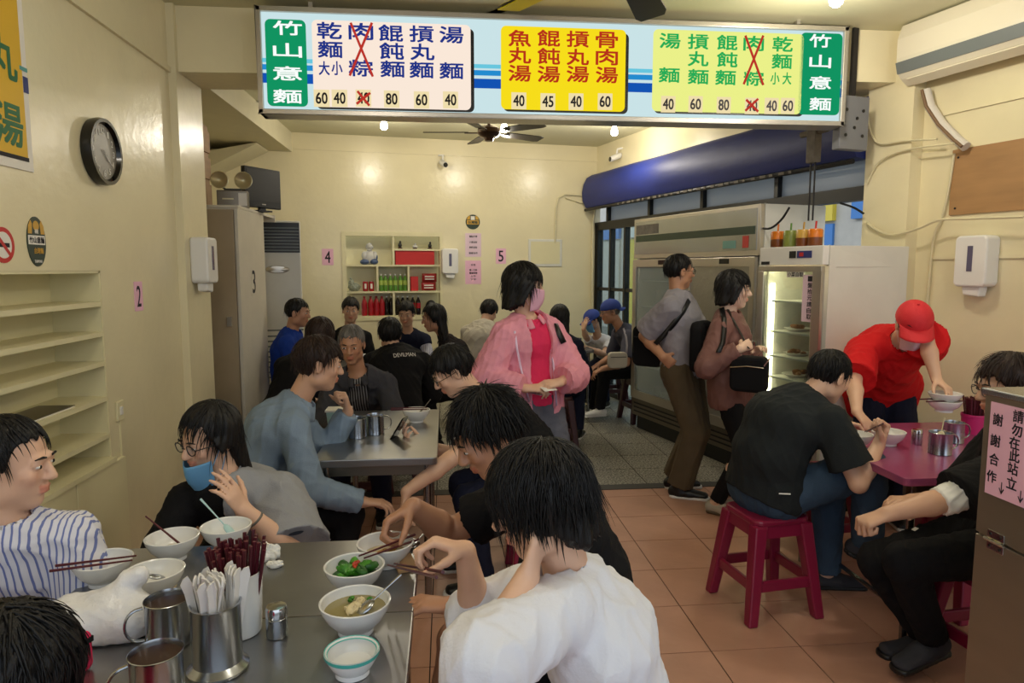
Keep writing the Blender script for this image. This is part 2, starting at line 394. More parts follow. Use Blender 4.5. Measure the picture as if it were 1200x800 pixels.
# ---------------------------------------------------------------- menu sign
SY = 4.22
emis('s_face', (206, 232, 236), .95); emis('s_green', (20, 158, 104), .85); emis('s_pink', (250, 232, 216), 1.0); emis('s_yellow', (252, 226, 28), .95)
emis('s_lime', (240, 246, 140), .95); emis('s_tag', (244, 226, 176), .95); emis('s_navy', (44, 66, 168), .6); emis('s_red', (214, 60, 34), .7); emis('s_lgreen', (40, 190, 96), .8)
emis('s_cross', (206, 58, 46), .8); emis('s_white', (250, 255, 252), 1.0); emis('s_cyan', (110, 208, 232), .9); emis('s_sky', (40, 150, 222), .85); emis('s_blue', (22, 92, 196), .8)
def sg(x, y, yy=SY): P = atY(x, y, yy); return P[0], P[2]
x0, z1 = sg(303, 11); x1, z0 = sg(988, 146)
sx0 = -1.07; sx1 = 2.52; sz0, sz1 = 2.50, 3.10
sign = thing('menu_sign', 'long backlit menu board with green, white and yellow panels below the ceiling', 'sign', (0, SY, 0))
fw_ = .028
MB().box(sx0, sx1, -.01, .15, sz1 - fw_, sz1).box(sx0, sx1, -.01, .15, sz0, sz0 + fw_).box(sx0, sx0 + fw_, -.01, .15, sz0, sz1).box(sx1 - fw_, sx1, -.01, .15, sz0, sz1).box(sx0, sx1, .14, .15, sz0, sz1).build('frame', 'alu', sign, bevel=.004)
MB().box(sx0 + fw_, sx1 - fw_, .01, .03, sz0 + fw_, sz1 - fw_).build('light_face', 's_face', sign)
for (py0, py1, m) in ((75, 79.5, 's_cyan'), (82, 88, 's_sky'), (92, 103, 's_blue')):
    MB().box(sx0 + fw_, sx1 - fw_, .006, .0105, sg(569, py1)[1], sg(569, py0)[1]).build('stripe', m, sign)
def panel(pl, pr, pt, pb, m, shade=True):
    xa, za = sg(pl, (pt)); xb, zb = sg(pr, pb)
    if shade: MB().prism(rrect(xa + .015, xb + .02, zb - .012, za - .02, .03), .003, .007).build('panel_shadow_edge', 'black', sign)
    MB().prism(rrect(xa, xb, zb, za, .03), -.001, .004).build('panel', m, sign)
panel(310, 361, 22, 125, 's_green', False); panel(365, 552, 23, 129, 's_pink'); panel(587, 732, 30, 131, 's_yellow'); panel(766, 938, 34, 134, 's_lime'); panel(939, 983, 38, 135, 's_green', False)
pxm = 4.2 / 800 * 1.005
def chars(items, m, cw, ch):
    its = []
    for s, px, py in items:
        x, z = sg(px, py); its.append((s, x, z, cw * pxm, ch * pxm))
    return lettering(sign, its, m, -.003)
for xs in (337, 961):
    ys = (33, 59, 86, 113) if xs < 500 else (48, 72, 97, 122)
    chars([(c, xs, y) for c, y in zip('竹山意麵', ys)], 's_white', 31 if xs < 500 else 27, 15)
chars([('乾', 386, 36), ('麵', 387, 58), ('肉', 423, 37), ('粽', 423, 80), ('餛', 458, 39), ('飩', 459, 60), ('麵', 460, 81), ('摃', 494, 40), ('丸', 495, 61), ('麵', 494, 82), ('湯', 529, 41), ('麵', 529, 83)], 's_navy', 27, 18)
chars([('大', 380, 80), ('小', 395, 80)], 's_navy', 12, 15)
chars([('魚', 609, 45), ('丸', 609, 65), ('湯', 609, 86), ('餛', 643, 45), ('飩', 643, 66), ('湯', 643, 87), ('摃', 677, 46), ('丸', 677, 67), ('湯', 677, 87), ('骨', 711, 47), ('肉', 711, 67), ('湯', 711, 88)], 's_red', 26, 18)
chars([('湯', 785, 48), ('麵', 784, 88), ('摃', 818, 49), ('丸', 818, 69), ('麵', 818, 90), ('餛', 852, 50), ('飩', 852, 70), ('麵', 850, 91), ('肉', 883, 51), ('粽', 883, 92), ('乾', 917, 52), ('麵', 916, 72)], 's_lgreen', 25, 17)
chars([('小', 908, 92), ('大', 922, 92)], 's_lgreen', 11, 14)
prices = [('60', 377, 115), ('40', 398, 115), ('40', 426, 115), ('80', 459, 116), ('60', 494, 117), ('40', 528, 117), ('40', 608, 118), ('45', 642, 119), ('40', 675, 119), ('60', 709, 119), ('40', 783, 122), ('60', 815, 122), ('80', 848, 123), ('40', 881, 124), ('40', 904, 124), ('60', 923, 124)]
for s, px, py in prices:
    x, z = sg(px, py); MB().box(x - .045, x + .045, -.0025, .001, z - .05, z + .048).build('price_tag', 's_tag', sign)
M['s_ink'] = M['ink']
chars(prices, 's_ink', 13, 12.5)
def stroke(pa, pb, w_, m='s_cross'):
    a = sg(*pa); b = sg(*pb); d = Vector((b[0] - a[0], b[1] - a[1])).normalized(); n = Vector((-d.y, d.x)) * w_
    MB().prism([(a[0] + n.x, a[1] + n.y), (b[0] + n.x, b[1] + n.y), (b[0] - n.x, b[1] - n.y), (a[0] - n.x, a[1] - n.y)], -.007, -.0045).build('cross_stroke', m, sign)
for a, b in (((411, 27), (437, 90)), ((436, 27), (410, 89)), ((873, 42), (894, 100)), ((894, 42), (871, 99)), ((419, 107), (433, 124)), ((434, 109), (418, 122)), ((874, 117), (888, 131)), ((888, 116), (873, 130))): stroke(a, b, .007)
# hangers to the ceiling
for x in (sx0 + .3, sx1 - .3): MB().box(x - .012, x + .012, .05, .08, sz1, CEIL + .001).build('hanger', 'alu', sign)

# ---------------------------------------------------------------- ceiling fans
mk('fan_blade', (40, 34, 30), .45); mk('fan_hub', (84, 60, 44), .3, .5); mk('fan_yellow', (232, 220, 40), .4)
def fan(P, rad, angs, label, yellow=None, rod=.12):
    t = thing('ceiling_fan', label, 'ceiling fan', P)
    MB().lathe([(0, CEIL - P[2]), (.06, CEIL - P[2]), (.05, CEIL - P[2] - .05), (.015, CEIL - P[2] - .06), (.015, .05), (0, .05)], 16).build('down_rod', 'fan_hub', t, True)
    MB().lathe([(0, .07), (.07, .06), (.11, .03), (.115, -.01), (.09, -.04), (.05, -.055), (.04, -.085), (0, -.09)], 24).build('motor_housing', 'fan_hub', t, True)
    bl = MB().prism([(-.055, .20), (.055, .20), (.072, rad - .05), (.055, rad), (-.055, rad), (-.072, rad - .05)], -.004, .004)
    bl.v = [(x, z, y * 1.0 + x * .18) for x, y, z in bl.v]
    me = bl.mesh('blade', 'fan_blade'); ir = MB().box(-.018, .018, .09, .24, -.012, -.004).mesh('blade_iron', 'fan_hub')
    for i, a in enumerate(angs):
        b = bpy.data.objects.new('blade', me); COL.objects.link(b); b.parent = t; b.rotation_euler = (0, 0, R(a))
        c = bpy.data.objects.new('blade_iron', ir); COL.objects.link(c); c.parent = b
        if yellow == i:
            for k in range(9):
                y0 = .28 + k * (rad - .3) / 9
                q = MB().box(-.06, .06, y0, y0 + .035, .006, .010); q.v = [(x, y, z + x * .18) for x, y, z in q.v]; q.build('yellow_stripe', 'fan_yellow', b)
            q = MB().box(-.064, .064, .25, rad - .01, -.009, -.0045); q.v = [(x, y, z + x * .18) for x, y, z in q.v]; q.build('yellow_tape', 'fan_yellow', b)
    return t
P = atz(573, 155, 2.93); fan(tuple(P), .64, (84, 156, 228, 300, 12), 'dark ceiling fan with five blades hanging in the back room')
hub = atz(726, -52, 2.80)
def ang(px, py): 
    q = atz(px, py, 2.80) - hub; return math.degrees(math.atan2(q[1], q[0])) - 90
a1 = ang(772, 33); fan(tuple(hub), .70, (a1, ang(588, 14), a1 - 72, a1 - 144, a1 + 144), 'black bladed ceiling fan with yellow tape, above the menu sign near the camera', yellow=1)

# ---------------------------------------------------------------- wall clock
mk('clock_face', (122, 116, 104), .35)
def on(frame, name, label, cat, u, z, off=0.0, group=None, kind=None):
    return thing(name, label, cat, frame.w(u, off, z), frame.a, group, kind)
cu_, cz_ = FL.hit(121, 178, -.03); cr = .155
ck = on(FL, 'wall_clock', 'round black wall clock with a dark face and pale numerals on the left wall', 'clock', cu_, cz_)
mb = MB().lathe([(cr - .03, .028), (cr - .02, .05), (cr - .004, .05), (cr, .03), (cr - .005, .002), (0, .002)], 40); mb.v = [(x, -z, y) for x, y, z in mb.v]; mb.build('case', 'black_gloss', ck, True)
mb = MB().lathe([(0, .031), (cr - .028, .031)], 40); mb.v = [(x, -z, y) for x, y, z in mb.v]; mb.build('dial', 'clock_face', ck)
lettering(ck, [(str(h), .098 * math.sin(h * PI / 6), .098 * math.cos(h * PI / 6), .03 if h > 9 else .017, .03) for h in range(1, 13)], 'paper_white', -.0325, 'numerals')
for a, l_, w_ in ((R(132), .055, .003), (R(128), .085, .002)):
    mb = MB().prism([(-w_, -.012), (w_, -.012), (w_, l_), (-w_, l_)], -.036, -.034); c_, s_ = math.cos(-a), math.sin(-a)
    mb.v = [(x * c_ - z * s_, y, x * s_ + z * c_) for x, y, z in mb.v]; mb.build('hand', 'paper_white', ck)
# ---------------------------------------------------------------- stickers and posters on the left wall
mk('st_green', (40, 56, 44), .5); mk('st_gold', (206, 158, 50), .5); mk('poster_yellow', (224, 180, 40), .6); mk('poster_green', (46, 110, 70), .6); mk('poster_blue', (44, 54, 120), .6); mk('poster_teal', (90, 160, 160), .6)
u, z = FL.hit(42, 283)
s_ = on(FL, 'award_sticker', 'oval dark green and gold award sticker above the left shelves', 'sticker', u, z)
hw, hh = .062, .098
ov = [(hw * math.cos(2 * PI * i / 28), hh * math.sin(2 * PI * i / 28)) for i in range(28)]
MB().prism(ov, -.004, 0).build('plate', 'st_green', s_)
for sg_ in (-1, 1): MB().prism([(sg_ * .03, .03), (sg_ * .055, .03), (sg_ * .052, .06), (sg_ * .036, .085), (sg_ * .026, .07)], -.0045, -.004).build('gold_leaf', 'st_gold', s_)
MB().prism([(.02 * math.cos(i), .062 + .02 * math.sin(i)) for i in np.linspace(0, 2 * PI, 16)[:-1]], -.0045, -.004).build('gold_leaf', 'st_gold', s_)
MB().prism([(-.056, -.012), (.056, -.012), (.056, .024), (-.056, .024)], -.0045, -.004).build('name_band', 'paper_white', s_)
lettering(s_, [('竹山意麵', 0, .006, .10, .026)], 'ink', -.005); lettering(s_, [('台灣麵', .008, -.036, .062, .024)], 'st_gold', -.005); lettering(s_, [('碗', 0, .04, .024, .018), ('TAIWAN', 0, -.078, .05, .012)], 'paper_white', -.005)
u, z = FL.hit(3, 287)
s_ = on(FL, 'no_smoking_sticker', 'round red and white no smoking sticker on the left wall', 'sticker', u, z); rr_ = .066
cir = lambda r: [(r * math.cos(2 * PI * i / 28), r * math.sin(2 * PI * i / 28)) for i in range(28)]
MB().prism(cir(rr_), -.003, 0).build('red_ring', 'red', s_); MB().prism(cir(rr_ * .74), -.0035, -.003).build('white_disc', 'paper_white', s_)
MB().prism([(-.04, -.008), (.035, -.008), (.035, .008), (-.04, .008)], -.004, -.0035).build('cigarette', 'ink', s_)
MB().prism([(-.05, .04), (-.04, .05), (.05, -.04), (.04, -.05)], -.0045, -.004).build('slash', 'red', s_)
# yellow poster at the upper left
ua, za = FL.hit(38, 202); 
s_ = on(FL, 'menu_poster', 'yellow and white menu poster at the top left of the wall', 'poster', ua, za)
MB().box(-1.2, 0, -.006, 0, 0, 1.1).build('sheet', 'paper_white', s_)
MB().box(-1.2, -.035, -.008, -.006, .05, 1.05).build('yellow_field', 'poster_yellow', s_)
MB().box(-1.2, -.03, -.0085, -.006, .035, .05).build('black_line', 'ink', s_)
MB().box(-.03, 0, -.0085, -.006, .30, .36).build('blue_block', 'poster_blue', s_); MB().box(-.05, 0, -.0085, -.006, .38, .395).build('teal_line', 'poster_teal', s_)
lettering(s_, [('湯', -.14, .16, .17, .16), ('丸', -.15, .40, .17, .16)], 'poster_green', -.009)
# number cards
def card(frame, px, py, s, label, w_=.075, h_=.11, off=0.0):
    u, z = frame.hit(px, py, off); o = on(frame, 'number_card', label, 'number card', u, z, off, 'pink table number cards')
    MB().box(-w_ / 2, w_ / 2, -.003, 0, -h_ / 2, h_ / 2).build('card', 'paper_pink', o); lettering(o, [(s, 0, 0, w_ * .5, h_ * .72)], 'ink', -.0035); return o
card(FL, 162, 347, '2', 'pink card with the number 2 on the left wall', .095, .155)
card(FB, 384, 301, '4', 'pink card with the number 4 on the back wall left of the shelves', .13, .19)
card(FB, 587, 300, '5', 'pink card with the number 5 on the back wall beside the pink notices', .13, .19)
# soap dispensers
mk('dispenser_window', (90, 84, 110), .2)
def dispenser(frame, px, py, label, off=0.0, sc=1.0):
    u, z = frame.hit(px, py, off); t = on(frame, 'paper_dispenser', label, 'dispenser', u, z, off, 'white paper towel dispensers')
    w_, h_, d_ = .105 * sc, .16 * sc, .12 * sc
    MB().prism(rrect(-w_, w_, -h_, h_, .03), -d_, 0).build('cover', 'white_plastic', t, bevel=.012)
    MB().box(-.016, .016, -d_ - .003, -d_ + .002, -.06, .09).build('level_window', 'dispenser_window', t)
    MB().prism([(-.05, -h_ - .05), (.05, -h_ - .06), (.06, -h_ + .002), (-.06, -h_ + .002)], -d_ * .8, -d_ * .2).build('outlet', 'white_plastic', t, bevel=.01)
    return t
dispenser(FL, 229, 305, 'white wall dispenser on the left pillar', -.045, .9)
dispenser(FB, 526, 306, 'small white wall dispenser right of the shelves on the back wall', 0, .95)
dispenser(FF, 1152, 306, 'white paper towel dispenser on the right wall', 0, .95)
# light switch on left wall, with wire
u, z = FL.hit(139, 481); t = on(FL, 'light_switch', 'cream light switch plate beside the left shelves', 'switch', u, z)
MB().box(-.035, .035, -.012, 0, -.05, .05).build('plate', 'wall_shelf', t, bevel=.004); MB().box(-.012, .012, -.017, -.012, -.02, .02).build('rocker', 'white_plastic', t)
MB().box(-.004, .004, -.006, 0, -.9, -.05).build('conduit', 'wall_shelf', t)

# ---------------------------------------------------------------- built-in shelves in the left wall
sh = thing('wall_shelves', 'built-in cream shelves with cupboard doors below, in the left wall', 'shelf', tuple(FL.o), FL.a)
zs = [FL.hit(120, 353)[1], FL.hit(122, 388)[1], FL.hit(125, 422)[1], FL.hit(127.5, 463)[1], FL.hit(130, 506)[1], FL.hit(133, 533)[1]]
MB().box(NY0, NY1, .22, .25, 0, ntop).build('back_panel', 'wall_shelf', sh)
MB().box(NY0, NY0 + .012, 0.002, .22, 0, ntop).build('side_panel', 'wall_shelf', sh); MB().box(NY1 - .012, NY1, 0.002, .22, 0, ntop).build('side_panel', 'wall_shelf', sh)
MB().box(NY0, NY1, 0.002, .22, ntop - .012, ntop).build('top_board', 'wall_shelf', sh)
for k, z in enumerate(zs):
    MB().box(NY0 + .012, NY1 - .012, -.004 if k < 5 else -.03, .22, z - .022, z).build('shelf', 'wall_shelf', sh)
ym = FL.hit(86, 600)[0]; yk = FL.hit(95, 627, -.02)
for a, b in ((NY0 + .01, ym - .004), (ym + .004, NY1 + .10)):
    d = MB().box(a, b, -.02, -.001, .06, zs[-1] - .026).build('door', 'wall_shelf', sh, bevel=.003)
    if b > ym + .1:
        mbk = MB().lathe([(0, 0), (.006, 0), (.006, .012), (.014, .018), (.014, .026), (0, .03)], 12); mbk.v = [(x + yk[0], -.02 - z, y + yk[1]) for x, y, z in mbk.v]; mbk.build('knob', 'wood_dark', d, True)
u, z = FL.hit(62, 483, .08)
mg = thing('magazine', 'thin magazine lying on a shelf in the left wall', 'magazine', FL.w(u - .1, .09, zs[3]), FL.a)
MB().box(-.15, .15, -.075, .075, 0, .006).build('pages', 'paper_white', mg); MB().box(-.15, .15, -.078, .075, .006, .008).build('cover', 'steel_dark', mg)

# ---------------------------------------------------------------- shelves in the back wall and what stands on them
bs = thing('display_shelves', 'cream display shelves with drinks set into the back wall', 'shelf', tuple(FB.o), FB.a)
r1 = FB.hit(460, 310)[1]; r2 = FB.hit(460, 341)[1]; r15 = FB.hit(490, 291.5)[1]
c1 = FB.hit(461, 290)[0]; c2 = FB.hit(442.5, 330)[0]; c3 = FB.hit(479, 330)[0]; c4 = FB.hit(461.5, 350)[0]
D_ = .24
MB().box(bu0, bu1, .205, D_, bz0, bz1).build('back_panel', 'wall_shelf', bs)
for z, a, b in ((r1, bu0, bu1), (r2, bu0, bu1), (r15, c1, bu1), (bz0 + .014, bu0, bu1)): MB().box(a, b, -.004, .205, z - .022, z).build('shelf', 'wall_shelf', bs)
for u, a, b in ((c1, r1, bz1), (c2, r2, r1 - .022), (c3, r2, r1 - .022), (c4, bz0 + .014, r2 - .022)): MB().box(u - .012, u + .012, -.003, .205, a, b).build('divider', 'wall_shelf', bs)
for a, b, c, d in ((bu0 - .05, bu0, bz0 - .04, bz1 + .05), (bu1, bu1 + .03, bz0 - .04, bz1 + .05), (bu0, bu1, bz1, bz1 + .05), (bu0, bu1, bz0 - .04, bz0)): MB().box(a, b, -.012, .0, c, d).build('frame_board', 'wall_shelf', bs)
def bw(px, py, v=.09): return FB.hit(px, py, v)[0]
mk('cola_red', (168, 22, 34), .3, var=.05); mk('cola_dark', (26, 14, 12), .2); mk('tea_green', (86, 138, 44), .3); mk('tea_label', (170, 190, 90), .5); mk('bag_red', (150, 34, 36), .35, bump=.4, bscale=25); mk('bottle_cap_red', (190, 30, 36), .4)
def bottle(name, label, group, cat, u, z, v, h, r, mb_, ml, mc, lab=(.35, .68)):
    t = on(FB, name, label, cat, u, z, v, group)
    MB().lathe([(0, 0), (r * .9, 0), (r, .02), (r, h * .30), (r * .94, h * .34), (r, h * .38), (r, h * .62), (r * .8, h * .75), (r * .38, h * .88), (r * .36, h * .93), (0, h * .93)], 14).build('body', mb_, t, True)
    MB().lathe([(r * 1.02, h * lab[0]), (r * 1.03, h * lab[1] * .92)], 14).build('paper_label', ml, t, True)
    MB().lathe([(0, h), (r * .42, h), (r * .42, h * .92), (0, h * .92)], 12).build('cap', mc, t)
    return t
zb = bz0 + .014
for i, px in enumerate((427, 434.5, 441, 447.5)):
    bottle('drink_bottle', ('first', 'second', 'third', 'fourth')[i] + ' red soft drink bottle from the left on the lowest back shelf', 'red drink bottles', 'bottle', bw(px, 362), zb, .07, .235, .034, 'cola_red', 'cola_red', 'cola_red')
for i, px in enumerate((453, 458.5, 466, 472, 477.5, 484, 490)):
    bottle('drink_bottle', ('first', 'second', 'third', 'fourth', 'fifth', 'sixth', 'seventh')[i] + ' dark cola bottle from the left on the lowest back shelf', 'dark drink bottles', 'bottle', bw(px, 362), zb, .07 + .02 * (i % 2), .235, .029, 'cola_dark', 'cola_red' if i > 4 else 'cola_dark', 'white_plastic')
for i, px in enumerate((446.5, 451.5, 457.3, 463, 469, 474.5)):
    bottle('tea_bottle', ('first', 'second', 'third', 'fourth', 'fifth', 'sixth')[i] + ' green tea bottle from the left in the middle back shelf', 'green tea bottles', 'bottle', bw(px, 330), r2, .07, .205, .027, 'tea_green', 'tea_label', 'white_plastic')
for i, px in enumerate((428, 435)):
    t = on(FB, 'drink_can', ('left', 'right')[i] + ' one of two red drink cans on the middle back shelf', 'can', bw(px, 335), r2, .06, 'red cans'); MB().lathe([(0, 0), (.026, 0), (.032, .01), (.032, .105), (.026, .118), (0, .118)], 16).build('body', 'cola_red', t, True); MB().lathe([(0, .121), (.027, .121), (.027, .117), (0, .117)], 16).build('lid', 'alu', t)
    MB().box(-.012, .012, -.0335, -.0315, .03, .09).build('white_mark', 'paper_white', t)
def snack(px, z, label, k):
    t = on(FB, 'snack_bag', label, 'snack bag', bw(px, 325), z, .08, 'red snack bags')
    mb = MB(); n = 12
    for i in range(n + 1):
        for j in range(9):
            a = i / n; b = j / 8; th = .035 * math.sin(PI * a) ** .5 * math.sin(PI * b) ** .5
            mb.v.append(((a - .5) * .18, -th, b * .105))
    for i in range(n):
        for j in range(8): q = i * 9 + j; mb.f.append((q, q + 1, q + 10, q + 9))
    m2 = MB(); m2.v = [(x, -y, z_) for x, y, z_ in mb.v]; m2.f = mb.f; mb.add(m2.v, m2.f)
    mb.build('pouch', 'bag_red', t, True)
    for s__ in (.03, .06): MB().box(-.06, .055, -.0385, -.036, s__, s__ + .012).build('white_flash', 'paper_white', t)
snack(502, r2, 'red snack bag at the bottom of a pair on the back shelf', 0); snack(503, r2 + .106, 'red snack bag on top of another on the back shelf', 1)
t = on(FB, 'red_box', 'long red cardboard box on the top right back shelf', 'box', bw(485.5, 300), r1, .06); ww = .235
MB().box(-ww, ww, -.05, .12, 0, .155).build('carton', 'red', t, bevel=.003); MB().box(-ww - .003, ww + .003, -.053, .122, .156, .168).build('lid', 'red', t)
t = on(FB, 'red_box', 'small upright red box on the middle right back shelf', 'box', bw(485, 330), r2, .05); MB().box(-.045, .045, -.03, .08, 0, .165).build('carton', 'red', t, bevel=.003); MB().box(-.046, .046, -.031, .081, .166, .175).build('lid', 'red', t)
# seated laughing porcelain statue
mk('porcelain', (206, 204, 200), .25, var=.05); mk('porcelain_blue', (74, 92, 130), .3)
t = on(FB, 'porcelain_statue', 'white and blue seated porcelain figure on the top left back shelf', 'statue', bw(433, 300), r1, .08)
MB().ell((0, 0, .085), (.085, .06, .085)).ell((-.06, -.02, .10), (.035, .035, .06)).ell((.06, -.02, .10), (.035, .035, .06)).build('robe', 'porcelain', t, True)
MB().ell((-.06, -.035, .032), (.055, .04, .034)).ell((.05, -.035, .036), (.05, .04, .036)).ell((.075, -.02, .09), (.022, .03, .05)).build('trousers', 'porcelain_blue', t, True)
MB().ell((0, -.015, .215), (.037, .038, .044)).ell((0, -.012, .175), (.03, .03, .02)).ell((-.037, -.01, .207), (.008, .01, .02)).ell((.037, -.01, .207), (.008, .01, .02)).ell((0, -.052, .21), (.008, .008, .008)).build('head', 'porcelain', t, True)
for i, px in enumerate((468.5, 486, 503.5)):
    t = on(FB, 'figurine', ('leftmost', 'middle', 'rightmost')[i] + ' of three small dark figurines on the top right back shelf', 'figurine', bw(px, 285), r15, .07, 'small figurines')
    hh = (.10, .065, .09)[i]
    MB().lathe([(0, 0), (.028, 0), (.028, .012), (.018, .02), (0, .02)], 12).build('base', 'wood_dark', t)
    MB().ell((0, 0, hh * .42), (.022 + .012 * (i == 1), .02, hh * .32)).ell((.003, -.004, hh * .82), (.013, .013, .016)).ell((-.015, -.01, hh * .45), (.01, .012, .02)).build('figure', ('black', 'porcelain', 'black')[i], t, True)
mk('plastic_clear', (150, 156, 140), .3, var=.2, vscale=30)
t = on(FB, 'plastic_bundle', 'crumpled grey plastic bundle on the middle left back shelf', 'bag', bw(415, 335), r2, .08)
mb = MB().ell((0, 0, .05), (.075, .06, .05), 18, 12).ell((-.03, 0, .09), (.035, .03, .05), 12, 8); rr2 = random.Random(3); mb.v = [(x + rr2.uniform(-.006, .006), y + rr2.uniform(-.006, .006), max(0, z + rr2.uniform(-.006, .006))) for x, y, z in mb.v]; mb.build('wrap', 'plastic_clear', t); MB().tube([(-.03, 0, .13), (-.035, 0, .15), (-.05, 0, .16)], .008).build('knot', 'plastic_clear', t)
# dark items at the lower right of the shelf
t = on(FB, 'snack_bag', 'dark bag at the right end of the lowest back shelf', 'snack bag', bw(505, 360), zb, .08); MB().ell((0, 0, .09), (.07, .05, .09)).build('pouch', 'black', t, True); MB().box(-.03, .03, -.056, -.05, .09, .12).build('red_mark', 'cola_red', t)

# notices on the back wall
def notice(px, py, w_, h_, m, lines, label):
    u, z = FB.hit(px, py); t = on(FB, 'paper_notice', label, 'notice', u, z, 0)
    MB().box(-w_ / 2, w_ / 2, -.003, 0, -h_ / 2, h_ / 2).build('sheet', m, t); lettering(t, [(s, 0, zz * h_, ww * w_, .026) for s, zz, ww in lines], 'ink', -.004); return t
notice(554.5, 287, .20, .29, 'paper_pale_pink', [('餐點外帶', .36, .5), ('小菜自取', .12, .5), ('飲料自取', -.1, .5), ('謝謝合作', -.34, .55)], 'pale pink paper notice under the round sticker on the back wall')
notice(554.5, 319, .20, .29, 'paper_pink', [('公告', .32, .3), ('週一公休', .1, .5), ('營業時間', -.03, .5), ('上午', -.16, .35), ('下午', -.3, .4)], 'bright pink paper notice below the pale one on the back wall')
u, z = FB.hit(554, 260); t = on(FB, 'award_sticker', 'round dark green and gold sticker on the back wall', 'sticker', u, z); MB().prism(cir(.09), -.004, 0).build('plate', 'st_green', t); MB().prism([(-.075, -.03), (.075, -.03), (.075, .02), (-.075, .02)], -.005, -.004).build('gold_band', 'st_gold', t); lettering(t, [('台灣麵', 0, -.005, .12, .036)], 'st_green', -.006); MB().prism([(-.025, .025), (.025, .025), (.025, .07), (-.025, .07)], -.005, -.004).build('white_block', 'paper_white', t)
for s__ in (-1, 1): MB().prism([(s__ * .035, .028), (s__ * .078, .028), (s__ * .062, .062), (s__ * .035, .078)], -.005, -.004).build('gold_leaf', 'st_gold', t)
# white board / panel on back wall, right part
u0, z1_ = FB.hit(619, 280); u1, z0_ = FB.hit(658, 312)
t = on(FB, 'wall_panel', 'pale hatch panel on the back wall behind the woman in pink', 'panel', (u0 + u1) / 2, (z0_ + z1_) / 2); hw, hh = (u1 - u0) / 2, (z1_ - z0_) / 2
MB().box(-hw, hw, -.015, 0, -hh, hh).build('board', 'white_paint', t, bevel=.004); MB().box(-hw + .03, hw - .03, -.018, -.015, -hh + .03, hh - .03).build('inset', 'wall_shelf', t)
# pipes and wires at the right end of the back wall
t = on(FB, 'wall_conduit', 'pale cable conduit looping across the back wall to the awning', 'cable', 0, 0)
pts = [FB.hit(*p) for p in ((650, 285), (651, 245), (654, 232), (662, 228), (690, 230), (700, 240))]
MB().tube([(u, -.015, z) for u, z in pts], .012).build('conduit', 'wire', t, True)
pts = [FB.hit(*p) for p in ((662, 232), (680, 238), (698, 236))]; MB().tube([(u, -.02, z) for u, z in pts], .007).build('cable', 'wire', t, True)
pts = [FB.hit(*p) for p in ((706, 236), (697, 244), (694, 262), (693, 330), (693, 420))]; MB().tube([(u, -.03, z) for u, z in pts], .018).build('pipe', 'wire', t, True)

# CCTV cameras
def cctv(loc, a, label):
    t = thing('security_camera', label, 'camera', loc, a)
    MB().cyl((0, 0, .03), .04, .015).tube([(0, 0, .04), (0, -.05, .03), (0, -.06, -.02)], .012).build('bracket', 'white_plastic', t, True)
    mb = MB().lathe([(0, .0), (.034, 0), (.036, .02), (.036, .13), (.03, .15), (0, .15)], 18); mb.v = [(x, -z - .0, y) for x, y, z in mb.v]; mb.v = [(x, y * .9 - .01, z - .04 + y * .35) for x, y, z in mb.v]; mb.build('housing', 'white_plastic', t, True)
    mb = MB().lathe([(0, .005), (.028, .005), (.028, 0), (0, 0)], 16); mb.v = [(x, -.146 - z, y - .092) for x, y, z in mb.v]; mb.build('lens', 'black_gloss', t)
u, z = FB.hit(517, 186); cctv(FB.w(u, 0, z), FB.a + .2, 'white security camera on the back wall above the shelves')
u, z = FF.hit(728, 178); cctv(FF.w(u, 0, z), FF.a, 'white security camera above the blue awning')

# ---------------------------------------------------------------- blue awning roll
aw = thing('awning', 'blue tarpaulin awning rolled along the top of the windows', 'awning', tuple(FF.o), FF.a)
zA0 = FF.hit(713, 238, -.2)[1]; zA1 = FF.hit(700, 200, -.2)[1]; hA = zA1 - zA0
prof = [(-.004, hA), (-.09, hA * 1.0), (-.16, hA * .90), (-.205, hA * .70), (-.225, hA * .45), (-.215, hA * .2), (-.17, .0), (-.08, -.01), (-.004, .0)]
zbase = zA0
mb = MB(); L_ = pu_far - .04
n = len(prof)
for k in range(13):
    u = .03 + L_ * k / 12; wob = .012 * math.sin(k * 1.7)
    mb.v += [(u, y * (1 + wob), zbase + z * (1 - wob * .5)) for y, z in prof]
for k in range(12):
    for i in range(n - 1): a = k * n + i; mb.f.append((a, a + 1, a + n + 1, a + n))
mb.f.append(tuple(range(n))); mb.f.append(tuple(range(12 * n, 13 * n)))
mb.build('tarpaulin', 'blue_tarp', aw, True)
MB().tube([(.02, -.17, zbase - .025), (L_, -.17, zbase - .025)], .018).build('roller_bar', 'dark_metal', aw, True)
for k in range(0, 26): MB().box(.9 + k * .11, .9 + k * .11 + .03 + .05 * ((k * 7) % 5) / 5, -.19, -.175, zbase - .034, zbase - .012).build('torn_fringe', 'rust', aw)
